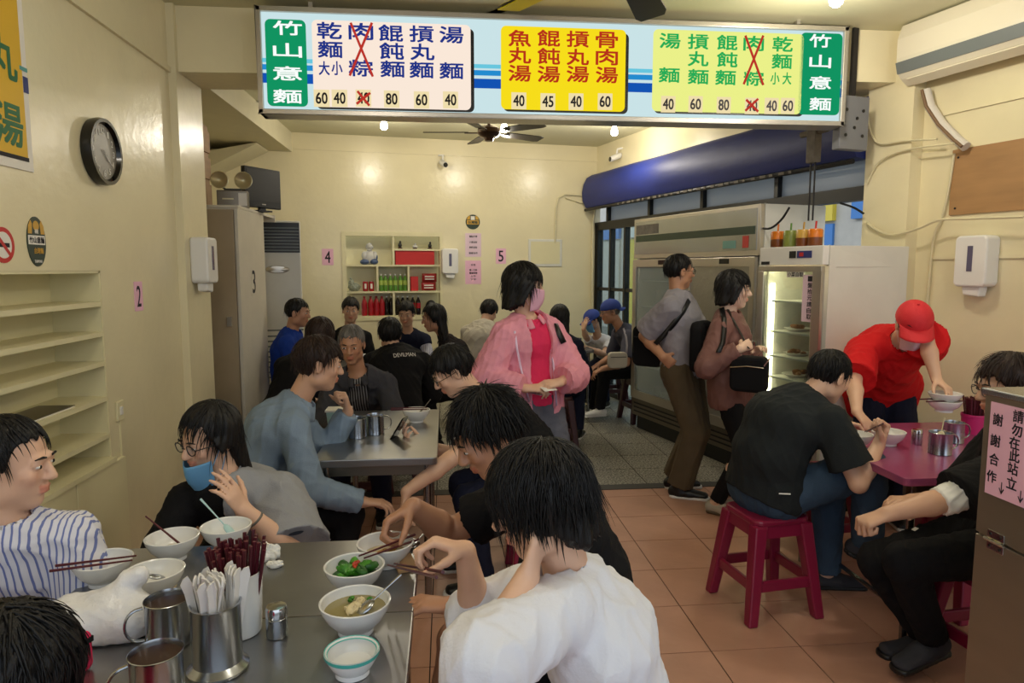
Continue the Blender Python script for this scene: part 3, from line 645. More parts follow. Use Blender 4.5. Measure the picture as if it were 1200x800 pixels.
# shutter motor housing and bracket near the sign's right end
bu, bz = FF.hit(997, 145, -.42)
t = on(FF, 'junction_box', 'grey drilled steel box hanging beside the right end of the menu sign', 'box', bu, bz, -.42)
MB().box(-.03, .03, -.12, .12, -.17, .17).build('plate', 'box_grey', t, bevel=.004); MB().box(-.01, .01, -.02, .02, .17, .6).build('hanger', 'dark_metal', t)
for a, b in ((-.07, -.08), (.07, -.08), (-.07, .08), (.07, .08), (0, -.03), (.02, .03)): 
    q = MB().lathe([(0, 0), (.011, 0), (.011, .004), (0, .004)], 10); q.v = [(.03 + z, x + a, y + b) for x, y, z in q.v]; q.build('bolt', 'black', t)
bu, bz = FF.hit(954, 165, -.42)
t = on(FF, 'awning_crank', 'rusty crank mechanism hanging below the menu sign', 'crank', bu, bz, -.42)
MB().box(-.04, .04, -.03, .03, -.15, .10).build('bracket', 'rust', t, bevel=.004); MB().tube([(-.12, 0, .06), (.12, 0, .06)], .022).build('shaft', 'rust', t, True)
MB().tube([(.02, 0, -.15), (.02, 0, -.55)], .006).build('chain', 'dark_metal', t); MB().tube([(-.02, 0, -.15), (-.02, 0, -.55)], .006).build('chain', 'dark_metal', t)

# ---------------------------------------------------------------- air conditioner on the right wall and its pipe
mk('ac_white', (226, 218, 196), .35); mk('ac_grey', (112, 118, 118), .4)
acu, acz = FF.hit(1052, 93, -.2); ac = on(FF, 'air_conditioner', 'long cream split air conditioner high on the right wall', 'air conditioner', acu, acz)
Lc = 1.5; Hh = .33
pr = [(0, .0), (-.12, -.04), (-.18, .0), (-.205, .03), (-.225, .12), (-.225, .24), (-.19, Hh), (0, Hh)]
mb = MB(); mb.add([(u, y, z) for u in (0, Lc) for y, z in pr], [tuple(range(8)), tuple(range(15, 7, -1))] + [(i, (i + 1) % 8, (i + 1) % 8 + 8, i + 8) for i in range(8)]); mb.build('body', 'ac_white', ac, bevel=.008)
MB().hexa([(.004, -.213, .028), (Lc - .004, -.213, .028), (Lc - .004, -.20, .028), (.004, -.20, .028)], [(.004, -.232, .095), (Lc - .004, -.232, .095), (Lc - .004, -.22, .095), (.004, -.22, .095)]).build('trim_strip', 'ac_grey', ac)
MB().hexa([(.05, -.185, -.012), (Lc - .05, -.185, -.012), (Lc - .05, -.12, -.042), (.05, -.12, -.042)], [(.05, -.18, -.004), (Lc - .05, -.18, -.004), (Lc - .05, -.12, -.03), (.05, -.12, -.03)]).build('louvre', 'ac_white', ac)
mk('pipe_wrap', (212, 206, 196), .6); mk('pipe_brown', (120, 92, 66), .6)
t = on(FF, 'pipe', 'white wrapped air conditioner pipe bending down the right wall', 'pipe', 0, 0)
pts = [FF.hit(*p, -.05) for p in ((1085, 106), (1090, 125), (1104, 146), (1122, 164), (1132, 172))]
MB().tube([(u, -.05, z) for u, z in pts], .030, 12).build('wrapped_pipe', 'pipe_wrap', t, True); MB().tube([(u, -.085, z) for u, z in pts], .010, 8).build('copper_line', 'pipe_brown', t, True)
# plywood board
u0, za = FF.hit(1118, 180); u1 = FF.hit(1260, 160)[0]; zb_ = FF.hit(1118, 252)[1]
t = on(FF, 'plywood_board', 'brown plywood board screwed to the right wall', 'board', u0, zb_)
MB().box(0, u1 - u0, -.012, 0, 0, za - zb_ + .02).build('board', 'plywood', t)
for a, b in ((.04, .04), (.04, za - zb_ - .03), (.6, .04)): q = MB().lathe([(0, 0), (.007, 0), (.007, .003), (0, .003)], 8); q.v = [(x + a, -.012 - z, y + b) for x, y, z in q.v]; q.build('screw', 'dark_metal', t)
# raised frame on the right wall and its ledge line
z_l = FF.hit(1150, 303)[1]; ul = FF.hit(1094, 305)[0]
rwall(MB().box(ul, 9.9, -.012, 0, z_l, z_l + .025), 'trim_9', 'wall', 'thin ledge on the right wall above the dispenser')
z_l2 = FF.hit(1150, 126)[1]; rwall(MB().box(FF.hit(1106, 138)[0], 9.9, -.012, 0, z_l2, z_l2 + .02), 'trim_10', 'wall', 'thin moulding on the right wall below the air conditioner')
# loose wires
def wire(pts, r, m, label, off=-.02, offs=None):
    P = [FF.hit(x, y, off if offs is None else offs[i]) + (off if offs is None else offs[i],) for i, (x, y) in enumerate(pts)]
    Q = [Vector((u, v, z)) for u, z, v in P]; S = []
    for i in range(len(Q) - 1):
        p0 = Q[max(i - 1, 0)]; p1 = Q[i]; p2 = Q[i + 1]; p3 = Q[min(i + 2, len(Q) - 1)]
        for k in range(5):
            t_ = k / 5; S.append(.5 * ((2 * p1) + (-p0 + p2) * t_ + (2 * p0 - 5 * p1 + 4 * p2 - p3) * t_ ** 2 + (-p0 + 3 * p1 - 3 * p2 + p3) * t_ ** 3))
    S.append(Q[-1]); o = MB().tube(S, r, 6).build('cable', m, None, True); o.location = FF.o; o.rotation_euler = (0, 0, FF.a); return tag(o, label, 'cable')
wire([(1015, 118), (1019, 150), (1030, 168), (1060, 165), (1098, 163)], .007, 'wire', 'pale cable hanging from the grey box to the right wall', -.12)
wire([(1016, 215), (1030, 190), (1060, 176), (1118, 168)], .007, 'wire', 'pale cable arching up across the right pillar', -.12)
wire([(1016, 260), (1025, 268), (1045, 275), (1075, 268), (1100, 258), (1140, 256), (1200, 254)], .009, 'wire', 'double pale cable drooping across the pillar below the plywood', -.12)
wire([(1118, 180), (1112, 220), (1104, 254), (1094, 280), (1088, 340), (1084, 380)], .008, 'wire', 'pale cable dropping down the right wall behind the server', -.02)
wire([(1012, 250), (1000, 243), (985, 238)], .008, 'wire_black', 'black cable running behind the single door fridge', -.14)

# ---------------------------------------------------------------- tall cabinet, box, emergency light, monitor, floor air conditioner
mk('cab_front', (168, 150, 122), .4, var=.05); mk('cab_side', (212, 204, 188), .45, var=.04)
cb = thing('tall_cabinet', 'tall pale metal cabinet with the number 3 on its side', 'cabinet', (-1.5, 5.2, 0))
cw = .68; cd = .72; chh = 2.04
MB().box(-cw, 0, 0.02, cd, .04, chh).build('body', 'cab_side', cb, bevel=.004); MB().box(-cw + .02, -.02, .05, cd - .02, 0, .04).build('plinth', 'black', cb)
d = MB().box(-cw + .005, -.03, 0, .02, .06, chh - .01).build('door', 'cab_front', cb, bevel=.003); MB().box(-.10, -.07, -.02, 0, 1.18, 1.25).build('handle', 'alu', d)
MB().box(-.02, .0, 0, .02, .06, chh - .01).build('door_post', 'cab_side', cb)
me = MB().box(.0, .003, .2, .5, 1.38, 1.62)
nb = thing('number_card', 'large number 3 lettered on the side of the tall cabinet', 'number card', (-1.5, 5.55, 1.5), PI / 2, 'pink table number cards')
MB().box(-.06, .06, -.003, 0, -.11, .11).build('card', 'cab_side', nb); lettering(nb, [('3', 0, 0, .085, .18)], 'ink', -.004)
tb = thing('top_board', 'pale board lying across the tall cabinet and the wall', 'board', (-1.5, 5.2, chh + .001))
MB().box(-cw, .0, .02, 1.1, 0, .022).build('panel', 'cab_side', tb, bevel=.003); MB().box(-cw, .005, 1.08, 1.105, -.03, .03).build('end_rail', 'cab_side', tb)
# light wood panel at far left of cabinet top
wp = thing('wooden_crate', 'narrow light wood crate standing on the tall cabinet beside the pillar', 'crate', (-1.83, 5.40, chh + .024)); 
for k in range(3): MB().box(-.10, .03, -.1, .2, .02 + k * .2, .18 + k * .2).build('plank', 'plywood', wp)
MB().box(-.09, -.06, -.09, .19, 0, .62).build('batten', 'plywood', wp); MB().box(-.01, .02, -.09, .19, 0, .62).build('batten', 'plywood', wp)
mk('reflector', (200, 188, 150), .35, .6)
P = atY(274, 250, 5.5); el = thing('emergency_light', 'emergency light with two round lamps on top of the tall cabinet', 'lamp', (P[0], 5.5, chh + .024), R(8))
MB().box(-.11, .11, -.05, .06, 0, .13).build('battery_case', 'steel_dark', el, bevel=.006); MB().box(.045, .105, -.053, -.05, .015, .11).build('control_panel', 'paper_white', el); MB().box(-.07, .01, -.053, -.05, .06, .07).build('brand_strip', 'reflector', el)
MB().box(-.06, .06, -.02, .02, .13, .145).build('carry_handle', 'black', el)
for x in (-.085, .085):
    q = MB().lathe([(0, .0), (.03, .0), (.064, -.045), (.066, -.05), (.06, -.052), (.02, -.02), (0, -.015)], 22); q.v = [(a + x, c - .0, b + .205) for a, b, c in q.v]; q.build('lamp_head', 'reflector', el, True)
    MB().tube([(x * .6, 0, .14), (x, .02, .16), (x, .015, .2)], .008).build('lamp_arm', 'black', el, True)
mk('screen', (34, 32, 30), .4)
P = atY(312, 250, 5.85); tv = thing('monitor', 'small black flat screen monitor on top of the tall cabinet', 'monitor', (P[0] - .03, 5.85, chh + .024), R(58))
MB().box(-.19, .19, -.02, .02, .03, .35).build('bezel', 'black', tv, bevel=.006); MB().box(-.17, .17, -.022, -.02, .085, .33).build('screen', 'screen', tv); MB().box(-.07, .07, -.04, .06, 0, .012).box(-.03, .03, -.01, .02, .01, .05).build('stand', 'black', tv); MB().box(-.02, .02, -.0225, -.02, .055, .062).build('brand_mark', 'alu', tv)
P = atY(331, 262, 6.75)
fa = thing('floor_air_conditioner', 'tall white floor standing air conditioner with dark grille behind the tall cabinet', 'air conditioner', (P[0] - .02, 6.75, 0), R(12))
az = 1.6 + (315 - 262) / 800 * 6.9
MB().box(-.25, .18, 0, .35, .03, az).build('body', 'white_paint', fa, bevel=.015); MB().box(-.24, .17, .02, .33, 0, .03).build('plinth', 'black', fa)
zg0 = 1.6 + (315 - 297) / 800 * 6.9; g = MB().box(-.24, .17, -.012, .0, zg0, az - .02).build('grille_recess', 'black', fa)
for k in range(8): MB().box(-.235, .165, -.03, -.012, zg0 + .015 + k * .03, zg0 + .026 + k * .03).build('louvre', 'ac_grey', fa)
for k in range(9): MB().box(-.2, .13, -.006, .002, .55 + k * .05, .565 + k * .05).build('lower_louvre', 'ac_grey', fa)
q = MB().lathe([(0, .012), (.09, .010), (.11, 0)], 24); q.v = [(a - .04, -c, b * .35 + zg0 - .16) for a, b, c in q.v]; q.build('oval_badge', 'alu', fa, True)
MB().box(-.25, .18, -.003, .0, zg0 - .75, zg0 - .735).build('seam', 'ac_grey', fa)

# ---------------------------------------------------------------- two fridges along the windows
mk('fridge_green', (44, 66, 48), .4); mk('led_red', (200, 60, 50), .5); mk('fridge_in', (206, 210, 206), .5); mk('sticker_teal', (120, 170, 160), .5); mk('foil', (168, 166, 158), .32, .6, bump=.5, bscale=18)
P = atz(740, 500, 0.0)
ang_f = FF.a
vF = (P - FF.o) @ FF.ey; u0 = (P - FF.o) @ FF.ex
uE = FF.hit(893, 238, vF)[0]; W_ = uE - u0; D2 = .60
FRX = Frame(*FF.w(u0, vF, 0)[:2], -75.6)
fr = thing('display_fridge', 'large steel two door display fridge along the windows', 'fridge', tuple(FRX.o), FRX.a)
T_ = 2.08
mb = MB().box(0, .05, .03, D2, .14, T_).box(W_ - .05, W_, .03, D2, .14, T_).box(0, W_, D2 - .05, D2, .14, T_).box(0, W_, .03, D2, 1.70, T_).box(0, W_, .03, D2, .14, .24)
mb.build('body', 'white_paint', fr, bevel=.004)
MB().box(0, W_, .0, .03, .14, .32).build('bottom_panel', 'steel_dark', fr, bevel=.004); MB().box(.02, W_ - .02, .05, D2 - .04, 0, .14).build('plinth', 'black', fr)
for z in (.18, .22, .26): MB().box(.05, W_ - .05, -.008, 0, z, z + .012).build('vent_slat', 'dark_metal', fr)
hd = MB().box(0, W_, -.01, .03, 1.70, T_).build('head_panel', 'alu', fr, bevel=.004)
MB().box(.03, W_ - .03, -.014, -.01, 1.74, T_ - .03).build('steel_strip', 'steel', hd); MB().box(.05, W_ - .05, -.018, -.014, 1.86, 1.92).build('green_band', 'fridge_green', hd)
MB().box(W_ - .18, W_ - .12, -.02, -.014, 1.76, 1.85).build('red_display', 'led_red', hd); MB().box(W_ - .42, W_ - .27, -.02, -.014, 1.76, 1.82).build('teal_sticker', 'sticker_teal', hd)
MB().box(.05, .45, -.0155, -.014, 1.93, 2.02).build('red_decal', 'rust', hd)
dw = (W_ - .06) / 2
for k in range(2):
    a = .02 + k * (dw + .02); b = a + dw
    d = MB().box(a, b, -.03, -.0, .32, .40).box(a, b, -.03, 0, 1.62, 1.69).box(a, a + .06, -.03, 0, .40, 1.62).box(b - .06, b, -.03, 0, .40, 1.62).build('door', 'alu', fr, bevel=.003)
    MB().box(a + .06, b - .06, -.018, -.012, .40, 1.62).build('door_glass', 'glass_foggy' if k == 0 else 'foil', d)
    MB().box(b - .045, b - .02, -.06, -.03, .85, 1.15).build('handle', 'chrome', d, bevel=.006)
    MB().box(b - .42, b - .30, -.034, -.03, 1.64, 1.68).build('digital_display', 'black_gloss', d)
for z in (.62, .92, 1.22, 1.48): MB().box(.05, W_ - .05, .06, D2 - .05, z, z + .012).build('shelf', 'fridge_in', fr)
MB().box(.05, W_ - .05, D2 - .06, D2 - .05, .24, 1.70).build('inner_back', 'fridge_in', fr)
rr3 = random.Random(5)
for z in (.252, .634, .934, 1.234):
    for k in range(5):
        u = .14 + k * .135; h_ = rr3.uniform(.10, .2)
        P_ = FRX.w(u, .22, z); t = thing('food_tub', 'food tub %s from the left, on the %s shelf of the large fridge' % (('first', 'second', 'third', 'fourth', 'fifth')[k], {.252: 'bottom', .634: 'second lowest', .934: 'middle', 1.234: 'top'}[z]), 'tub', P_, FRX.a, 'tubs behind the foggy fridge door')
        MB().lathe([(0, 0), (.045, 0), (.052, h_), (0, h_)], 12).build('cup', ('white_plastic', 'tea_green', 'fridge_in')[rr3.randrange(3)], t, True); MB().lathe([(0, h_ + .012), (.054, h_ + .012), (.054, h_ - .004)], 12).build('lid', 'white_plastic', t)
# single door fridge in front of it
vS = vF - .2; uS = FF.hit(893, 290, vS)[0] + .005; uS1 = FF.hit(968, 288, vS)[0]; W2 = uS1 - uS
FS = Frame(*FF.w(uS, vS, 0)[:2], -75.6); H2 = 1.745; D3 = .69
# side depth from the photo
fs = thing('display_fridge', 'smaller white single door display fridge holding side dishes', 'fridge', tuple(FS.o), FS.a)
mb = MB().box(0, .035, .03, D3, .12, H2).box(W2 - .035, W2, .03, D3, .12, H2).box(0, W2, D3 - .05, D3, .12, H2).box(0, W2, .03, D3, 1.61, H2).box(0, W2, .03, D3, .12, .30)
mb.build('body', 'white_paint', fs, bevel=.004); MB().box(.03, W2 - .03, .06, D3 - .05, 0, .12).build('plinth', 'black', fs)
hd = MB().box(0, W2, -.02, .03, 1.625, H2).build('head_panel', 'white_plastic', fs, bevel=.004)
MB().box(W2 * .50, W2 * .60, -.023, -.02, 1.67, 1.715).build('control', 'black', hd); MB().box(W2 * .62, W2 * .84, -.023, -.02, 1.67, 1.715).build('control', 'poster_blue', hd); MB().box(W2 * .66, W2 * .72, -.025, -.023, 1.68, 1.705).build('button', 'red', hd); MB().box(.02, .1, -.023, -.02, 1.63, 1.65).build('name_plate', 'black', hd)
d = MB().box(0, W2, -.03, 0, .30, .36).box(0, W2, -.03, 0, 1.585, 1.62).box(0, .055, -.03, 0, .36, 1.585).box(W2 - .07, W2, -.03, 0, .36, 1.585).build('door', 'alu', fs, bevel=.003)
MB().box(.055, W2 - .07, -.018, -.012, .36, 1.585).build('door_glass', 'glass', d); MB().box(.006, .03, -.065, -.03, .8, 1.1).build('handle', 'chrome', d, bevel=.006)
MB().box(.0, W2, -.02, 0, .12, .30).build('bottom_panel', 'steel_dark', fs)
mk('fridge_glow', (250, 236, 200), .4); emis('fridge_lamp', (255, 232, 180), 16)
MB().box(.035, W2 - .035, D3 - .06, D3 - .05, .30, 1.61).build('inner_back', 'fridge_glow', fs)
MB().box(.05, W2 - .05, .06, .085, 1.585, 1.605).build('strip_lamp', 'fridge_lamp', fs); MB().box(.04, .055, .05, .075, .35, 1.5).build('strip_lamp', 'fridge_lamp', fs)
zsf = [FS.hit(925, y, .12)[1] for y in (352, 388, 417, 442)]
mk('food_brown', (120, 76, 36), .5, var=.3, vscale=40); mk('food_tan', (176, 132, 70), .5, var=.3, vscale=40)
for i, z in enumerate(zsf + [zsf[-1] - .17, zsf[-1] - .34]):
    MB().box(.036, W2 - .036, .05, D3 - .06, z - .012, z).build('shelf', 'white_paint', fs)
for x_ in (.12, W2 * .5): MB().box(x_ - .01, x_ + .01, D3 - .075, D3 - .062, .32, 1.5).build('shelf_upright', 'steel_dark', fs)
word = ['second', 'third', 'fourth', 'fifth']
rr4 = random.Random(9)
for i, z in enumerate(zsf[1:]):
    for k in range(2):
        u = .16 + k * (W2 - .32) if W2 > .5 else .13 + k * .2
        t = thing('side_dish_plate', 'plate of brown side dishes on the %s shelf of the small fridge, %s' % (word[i], ('left', 'right')[k]), 'plate', FS.w(u, .2, z), FS.a, 'side dish plates')
        MB().lathe([(0, .004), (.06, .004), (.095, .022), (.098, .02), (.062, 0), (0, 0)], 20).build('dish', 'white_plastic', t, True)
        mb = MB()
        for q in range(9): a_ = rr4.uniform(0, 6.28); r_ = rr4.uniform(0, .055); mb.ell((r_ * math.cos(a_), r_ * math.sin(a_), .02 + rr4.uniform(0, .018)), (.024, .018, .014), 8, 6, Matrix.Rotation(a_, 3, 'Z'))
        mb.build('food', ('food_brown', 'food_tan')[k], t, True)
# paper notices on the fridge door
t = thing('paper_notice', 'vertical pink paper strip with handwriting on the small fridge door', 'notice', FS.w(0, -.013, 0), FS.a)
ua, zA = FS.hit(940, 322, -.03); ub_, zB = FS.hit(955, 378, -.03)
MB().box(ua, ub_, -.009, -.006, zB, zA).build('sheet', 'paper_pale_pink', t)
lettering(t, [(c, (ua + ub_) / 2, zA - (k + .6) * (zA - zB) / 7.4, .04, .034) for k, c in enumerate('一盤40元請自取'.replace('40', '拾'))][:7], 'ink', -.010)
t = thing('paper_notice', 'small horizontal paper label at the top of the small fridge door', 'notice', FS.w(0, -.013, 0), FS.a)
ua, zA = FS.hit(921, 318, -.03); ub_, zB = FS.hit(941, 325, -.03)
MB().box(ua, ub_, -.009, -.006, zB, zA).build('sheet', 'paper_white', t); lettering(t, [('小菜自取', (ua + ub_) / 2, (zA + zB) / 2, (ub_ - ua) * .9, .03)], 'ink', -.010)
# sauce jars on the small fridge
mk('sauce_orange', (200, 110, 30), .25); mk('sauce_brown', (110, 58, 24), .25); mk('sauce_green', (120, 130, 60), .3); mk('lid_clear', (190, 150, 70), .3)
for k, px in enumerate((911, 926, 941, 955)):
    P_ = FS.hit(px, 287, .12); t = thing('sauce_jar', ('leftmost sauce jar, dark brown, on the small fridge', 'sauce jar with a greenish lid, second from left on the small fridge', 'orange sauce jar, second from right on the small fridge', 'rightmost orange brown sauce jar on the small fridge')[k], 'jar', FS.w(P_[0], .12, H2), FS.a, 'sauce jars on the fridge')
    MB().lathe([(0, 0), (.043, 0), (.046, .01), (.046, .06), (0, .06)], 16).build('sauce', ('sauce_brown', 'sauce_green', 'sauce_brown', 'sauce_brown')[k], t, True)
    MB().lathe([(.0465, .06), (.0465, .105), (.040, .115), (0, .117)], 16).build('upper_jar', ('sauce_orange', 'sauce_green', 'lid_clear', 'sauce_orange')[k], t, True)
    MB().tube([(.0, 0, .11), (.004, 0, .165)], .006).build('spoon_handle', ('sauce_orange', 'tea_green', 'lid_clear', 'red')[k], t)
wire([(878, 262), (900, 268), (915, 258), (925, 243)], .008, 'wire_black', 'black power cord trailing over the big fridge side', vF + .02, None)

# ================================================================ PEOPLE: smooth implicit bodies meshed by surface nets
V3 = lambda *a: np.array(a, float)
def nrm(v): v = np.asarray(v, float); return v / (np.linalg.norm(v) + 1e-9)
class Field:
    def __init__(s, lo, hi, h):
        s.h = h; s.lo = np.asarray(lo, float) - 3 * h; s.n = np.maximum(((np.asarray(hi) - s.lo) / h).astype(int) + 4, 6)
        s.f = np.full(s.n, 1.0, np.float32)
    def blk(s, lo, hi):
        a = np.clip(((lo - s.lo) / s.h).astype(int), 0, s.n - 1); b = np.clip(((hi - s.lo) / s.h).astype(int) + 2, 1, s.n)
        if np.any(b <= a): return None
        sl = tuple(slice(i, j) for i, j in zip(a, b))
        ax = [(s.lo[i] + s.h * np.arange(a[i], b[i])).astype(np.float32) for i in range(3)]
        return sl, ax[0][:, None, None], ax[1][None, :, None], ax[2][None, None, :]
    def put(s, sl, d, k):
        o = s.f[sl]
        if k > 0:
            hh = np.clip(.5 + .5 * (o - d) / k, 0, 1); s.f[sl] = o + (d - o) * hh - k * hh * (1 - hh)
        else: s.f[sl] = np.minimum(o, d)
    def cone(s, a, b, ra, rb, k=.02, cut=None, cuta=None):
        a = np.asarray(a, float); b = np.asarray(b, float); m = max(ra, rb) + k + 2.5 * s.h
        B = s.blk(np.minimum(a, b) - m, np.maximum(a, b) + m)
        if B is None: return
        sl, X, Y, Z = B; ba = b - a; L2 = ba @ ba + 1e-9
        px, py, pz = X - a[0], Y - a[1], Z - a[2]
        t = np.clip((px * ba[0] + py * ba[1] + pz * ba[2]) / L2, 0, 1)
        d = np.sqrt((px - t * ba[0]) ** 2 + (py - t * ba[1]) ** 2 + (pz - t * ba[2]) ** 2) - (ra + (rb - ra) * t)
        n = ba / math.sqrt(L2)
        if cut is not None:
            q = a + ba * cut; d = np.maximum(d, (X - q[0]) * n[0] + (Y - q[1]) * n[1] + (Z - q[2]) * n[2])
        if cuta is not None:
            q = a + ba * cuta; d = np.maximum(d, -((X - q[0]) * n[0] + (Y - q[1]) * n[1] + (Z - q[2]) * n[2]))
        s.put(sl, d, k)
    def econe(s, a, b, side, wa, da, wb, db, k=.03):       # elliptical cross-section, rounded ends
        a = np.asarray(a, float); b = np.asarray(b, float); ba = b - a; L = np.linalg.norm(ba) + 1e-9; ax = ba / L
        side = np.asarray(side, float); side = nrm(side - ax * (side @ ax)); fr = np.cross(side, ax)
        m = max(wa, wb, da, db) + k + 2.5 * s.h
        B = s.blk(np.minimum(a, b) - m, np.maximum(a, b) + m)
        if B is None: return
        sl, X, Y, Z = B; px, py, pz = X - a[0], Y - a[1], Z - a[2]
        al = px * ax[0] + py * ax[1] + pz * ax[2]; t = np.clip(al / L, 0, 1); qa = al - t * L
        qs = px * side[0] + py * side[1] + pz * side[2]; qf = px * fr[0] + py * fr[1] + pz * fr[2]
        w_ = wa + (wb - wa) * t; d_ = da + (db - da) * t; e_ = np.minimum(w_, d_)
        k0 = np.sqrt((qs / w_) ** 2 + (qf / d_) ** 2 + (qa / e_) ** 2); k1 = np.sqrt((qs / w_ ** 2) ** 2 + (qf / d_ ** 2) ** 2 + (qa / e_ ** 2) ** 2)
        s.put(sl, (k0 * (k0 - 1) / (k1 + 1e-6)).astype(np.float32), k)
    def ell(s, c, r, Rm=None, k=.015, sub=False):
        c = np.asarray(c, float); m = max(r) + k + 2.5 * s.h; B = s.blk(c - m, c + m)
        if B is None: return
        sl, X, Y, Z = B; px, py, pz = X - c[0], Y - c[1], Z - c[2]
        if Rm is None: l = (px, py, pz)
        else: l = tuple(px * Rm[0][i] + py * Rm[1][i] + pz * Rm[2][i] for i in range(3))
        k0 = np.sqrt((l[0] / r[0]) ** 2 + (l[1] / r[1]) ** 2 + (l[2] / r[2]) ** 2); k1 = np.sqrt((l[0] / r[0] ** 2) ** 2 + (l[1] / r[1] ** 2) ** 2 + (l[2] / r[2] ** 2) ** 2)
        d = (k0 * (k0 - 1) / (k1 + 1e-6)).astype(np.float32)
        if not sub: s.put(sl, d, k)
        else:
            o = s.f[sl]; d = -d; hh = np.clip(.5 - .5 * (o - d) / max(k, 1e-5), 0, 1); s.f[sl] = o + (d - o) * hh + k * hh * (1 - hh)
    def plane(s, p, n):                                   # keep the side n points away from
        X = (s.lo[0] + s.h * np.arange(s.n[0]))[:, None, None]; Y = (s.lo[1] + s.h * np.arange(s.n[1]))[None, :, None]; Z = (s.lo[2] + s.h * np.arange(s.n[2]))[None, None, :]
        s.f = np.maximum(s.f, (X - p[0]) * n[0] + (Y - p[1]) * n[1] + (Z - p[2]) * n[2]).astype(np.float32)
    def grid(s):
        return [(s.lo[i] + s.h * np.arange(s.n[i])).reshape([-1 if j == i else 1 for j in range(3)]) for i in range(3)]
    def nets(s):
        f = s.f; sg = f < 0; c = np.zeros(np.array(f.shape) - 1, np.int8)
        off = [(i, j, k) for i in (0, 1) for j in (0, 1) for k in (0, 1)]
        cut = lambda A, o: A[o[0]:A.shape[0] - 1 + o[0], o[1]:A.shape[1] - 1 + o[1], o[2]:A.shape[2] - 1 + o[2]]
        for o in off: c += cut(sg, o)
        act = (c > 0) & (c < 8); idx = np.argwhere(act); N = len(idx)
        vid = np.full(act.shape, -1, np.int32); vid[act] = np.arange(N)
        val = np.stack([f[idx[:, 0] + o[0], idx[:, 1] + o[1], idx[:, 2] + o[2]] for o in off], 1)
        acc = np.zeros((N, 3)); cnt = np.zeros(N)
        for i in range(8):
            for j in range(i + 1, 8):
                d = np.array(off[j]) - np.array(off[i])
                if np.abs(d).sum() != 1: continue
                m = (val[:, i] < 0) != (val[:, j] < 0); va = val[m, i]; vb = val[m, j]; t = va / (va - vb)
                acc[m] += np.array(off[i]) + t[:, None] * d; cnt[m] += 1
        P = s.lo + s.h * (idx + acc / cnt[:, None]); Q = []
        for axn in range(3):
            sh = [slice(1, -1)] * 3
            A = [slice(None)] * 3; B = [slice(None)] * 3; A[axn] = slice(0, -1); B[axn] = slice(1, None)
            ch = sg[tuple(A)] != sg[tuple(B)]; e = np.argwhere(ch)
            o1, o2 = [q for q in range(3) if q != axn]
            ok = (e[:, o1] > 0) & (e[:, o2] > 0) & (e[:, o1] < act.shape[o1]) & (e[:, o2] < act.shape[o2]); e = e[ok]
            st_ = sg[e[:, 0], e[:, 1], e[:, 2]]
            def cell(d1, d2):
                q = e.copy(); q[:, o1] += d1; q[:, o2] += d2; return vid[q[:, 0], q[:, 1], q[:, 2]]
            q = np.stack([cell(-1, -1), cell(0, -1), cell(0, 0), cell(-1, 0)], 1)
            flip = st_ if axn != 1 else ~st_
            q[~flip] = q[~flip][:, ::-1]; Q.append(q)
        return P, np.concatenate(Q)
def mesh_np(name, P, F, m, col=None):
    me = bpy.data.meshes.new(name); me.vertices.add(len(P)); me.vertices.foreach_set('co', P.astype(np.float32).ravel())
    n = F.shape[1]; me.loops.add(F.size); me.loops.foreach_set('vertex_index', F.astype(np.int32).ravel())
    me.polygons.add(len(F)); me.polygons.foreach_set('loop_start', np.arange(0, F.size, n, dtype=np.int32)); me.polygons.foreach_set('loop_total', np.full(len(F), n, np.int32))
    me.update(calc_edges=True); me.validate(); me.shade_smooth(); me.materials.append(M[m] if isinstance(m, str) else m)
    if col is not None:
        a = me.color_attributes.new('Col', 'FLOAT_COLOR', 'POINT'); a.data.foreach_set('color', np.c_[col, np.ones(len(col))].astype(np.float32).ravel())
    return me
def vnormals(P, F):
    n = np.cross(P[F[:, 2]] - P[F[:, 0]], P[F[:, 3]] - P[F[:, 1]]); N = np.zeros_like(P)
    for i in range(4): np.add.at(N, F[:, i], n)
    return N / (np.linalg.norm(N, axis=1)[:, None] + 1e-9)
def folds(P, seed, amp, wl=.09, az=(1, 1, .55)):
    r = np.random.default_rng(seed); q = P * np.array(az); out = np.zeros(len(P))
    wq = q + .03 * np.stack([np.sin(q @ r.normal(size=3) * 14 + r.uniform(0, 6)) for _ in range(3)], 1)
    for i in range(5):
        d = nrm(r.normal(size=3)); ph = wq @ d * (2 * PI / (wl * r.uniform(.7, 1.7))) + r.uniform(0, 6)
        out += (1 - np.abs(np.sin(ph))) ** 2 - .35
    return out * amp / 2.2

# hair, skin and cloth materials
def skin(name, c): mk(name, c, .45, attr=True, bump=.04, bscale=180)
skin('skin', (205, 160, 132))
def hairmat(name, c, r=.5):
    mk(name, c, r, var=.25, vscale=40, bump=.5, bscale=120, stretch=(1, 1, .12), spec=.35)
hairmat('hair_black', (17, 15, 15)); hairmat('hair_brown', (44, 28, 22)); hairmat('hair_grey', (104, 100, 96), .5)
def cloth(name, c, rough=.85, bump=.25, bs=220, var=.05): mk(name, c, rough, var=var, vscale=9, bump=bump, bscale=bs, spec=.2)
mk('eye_white', (228, 222, 216), .25); mk('eye_iris', (26, 18, 14), .2); mk('lens_glass', (200, 205, 205), .1, alpha=.15)

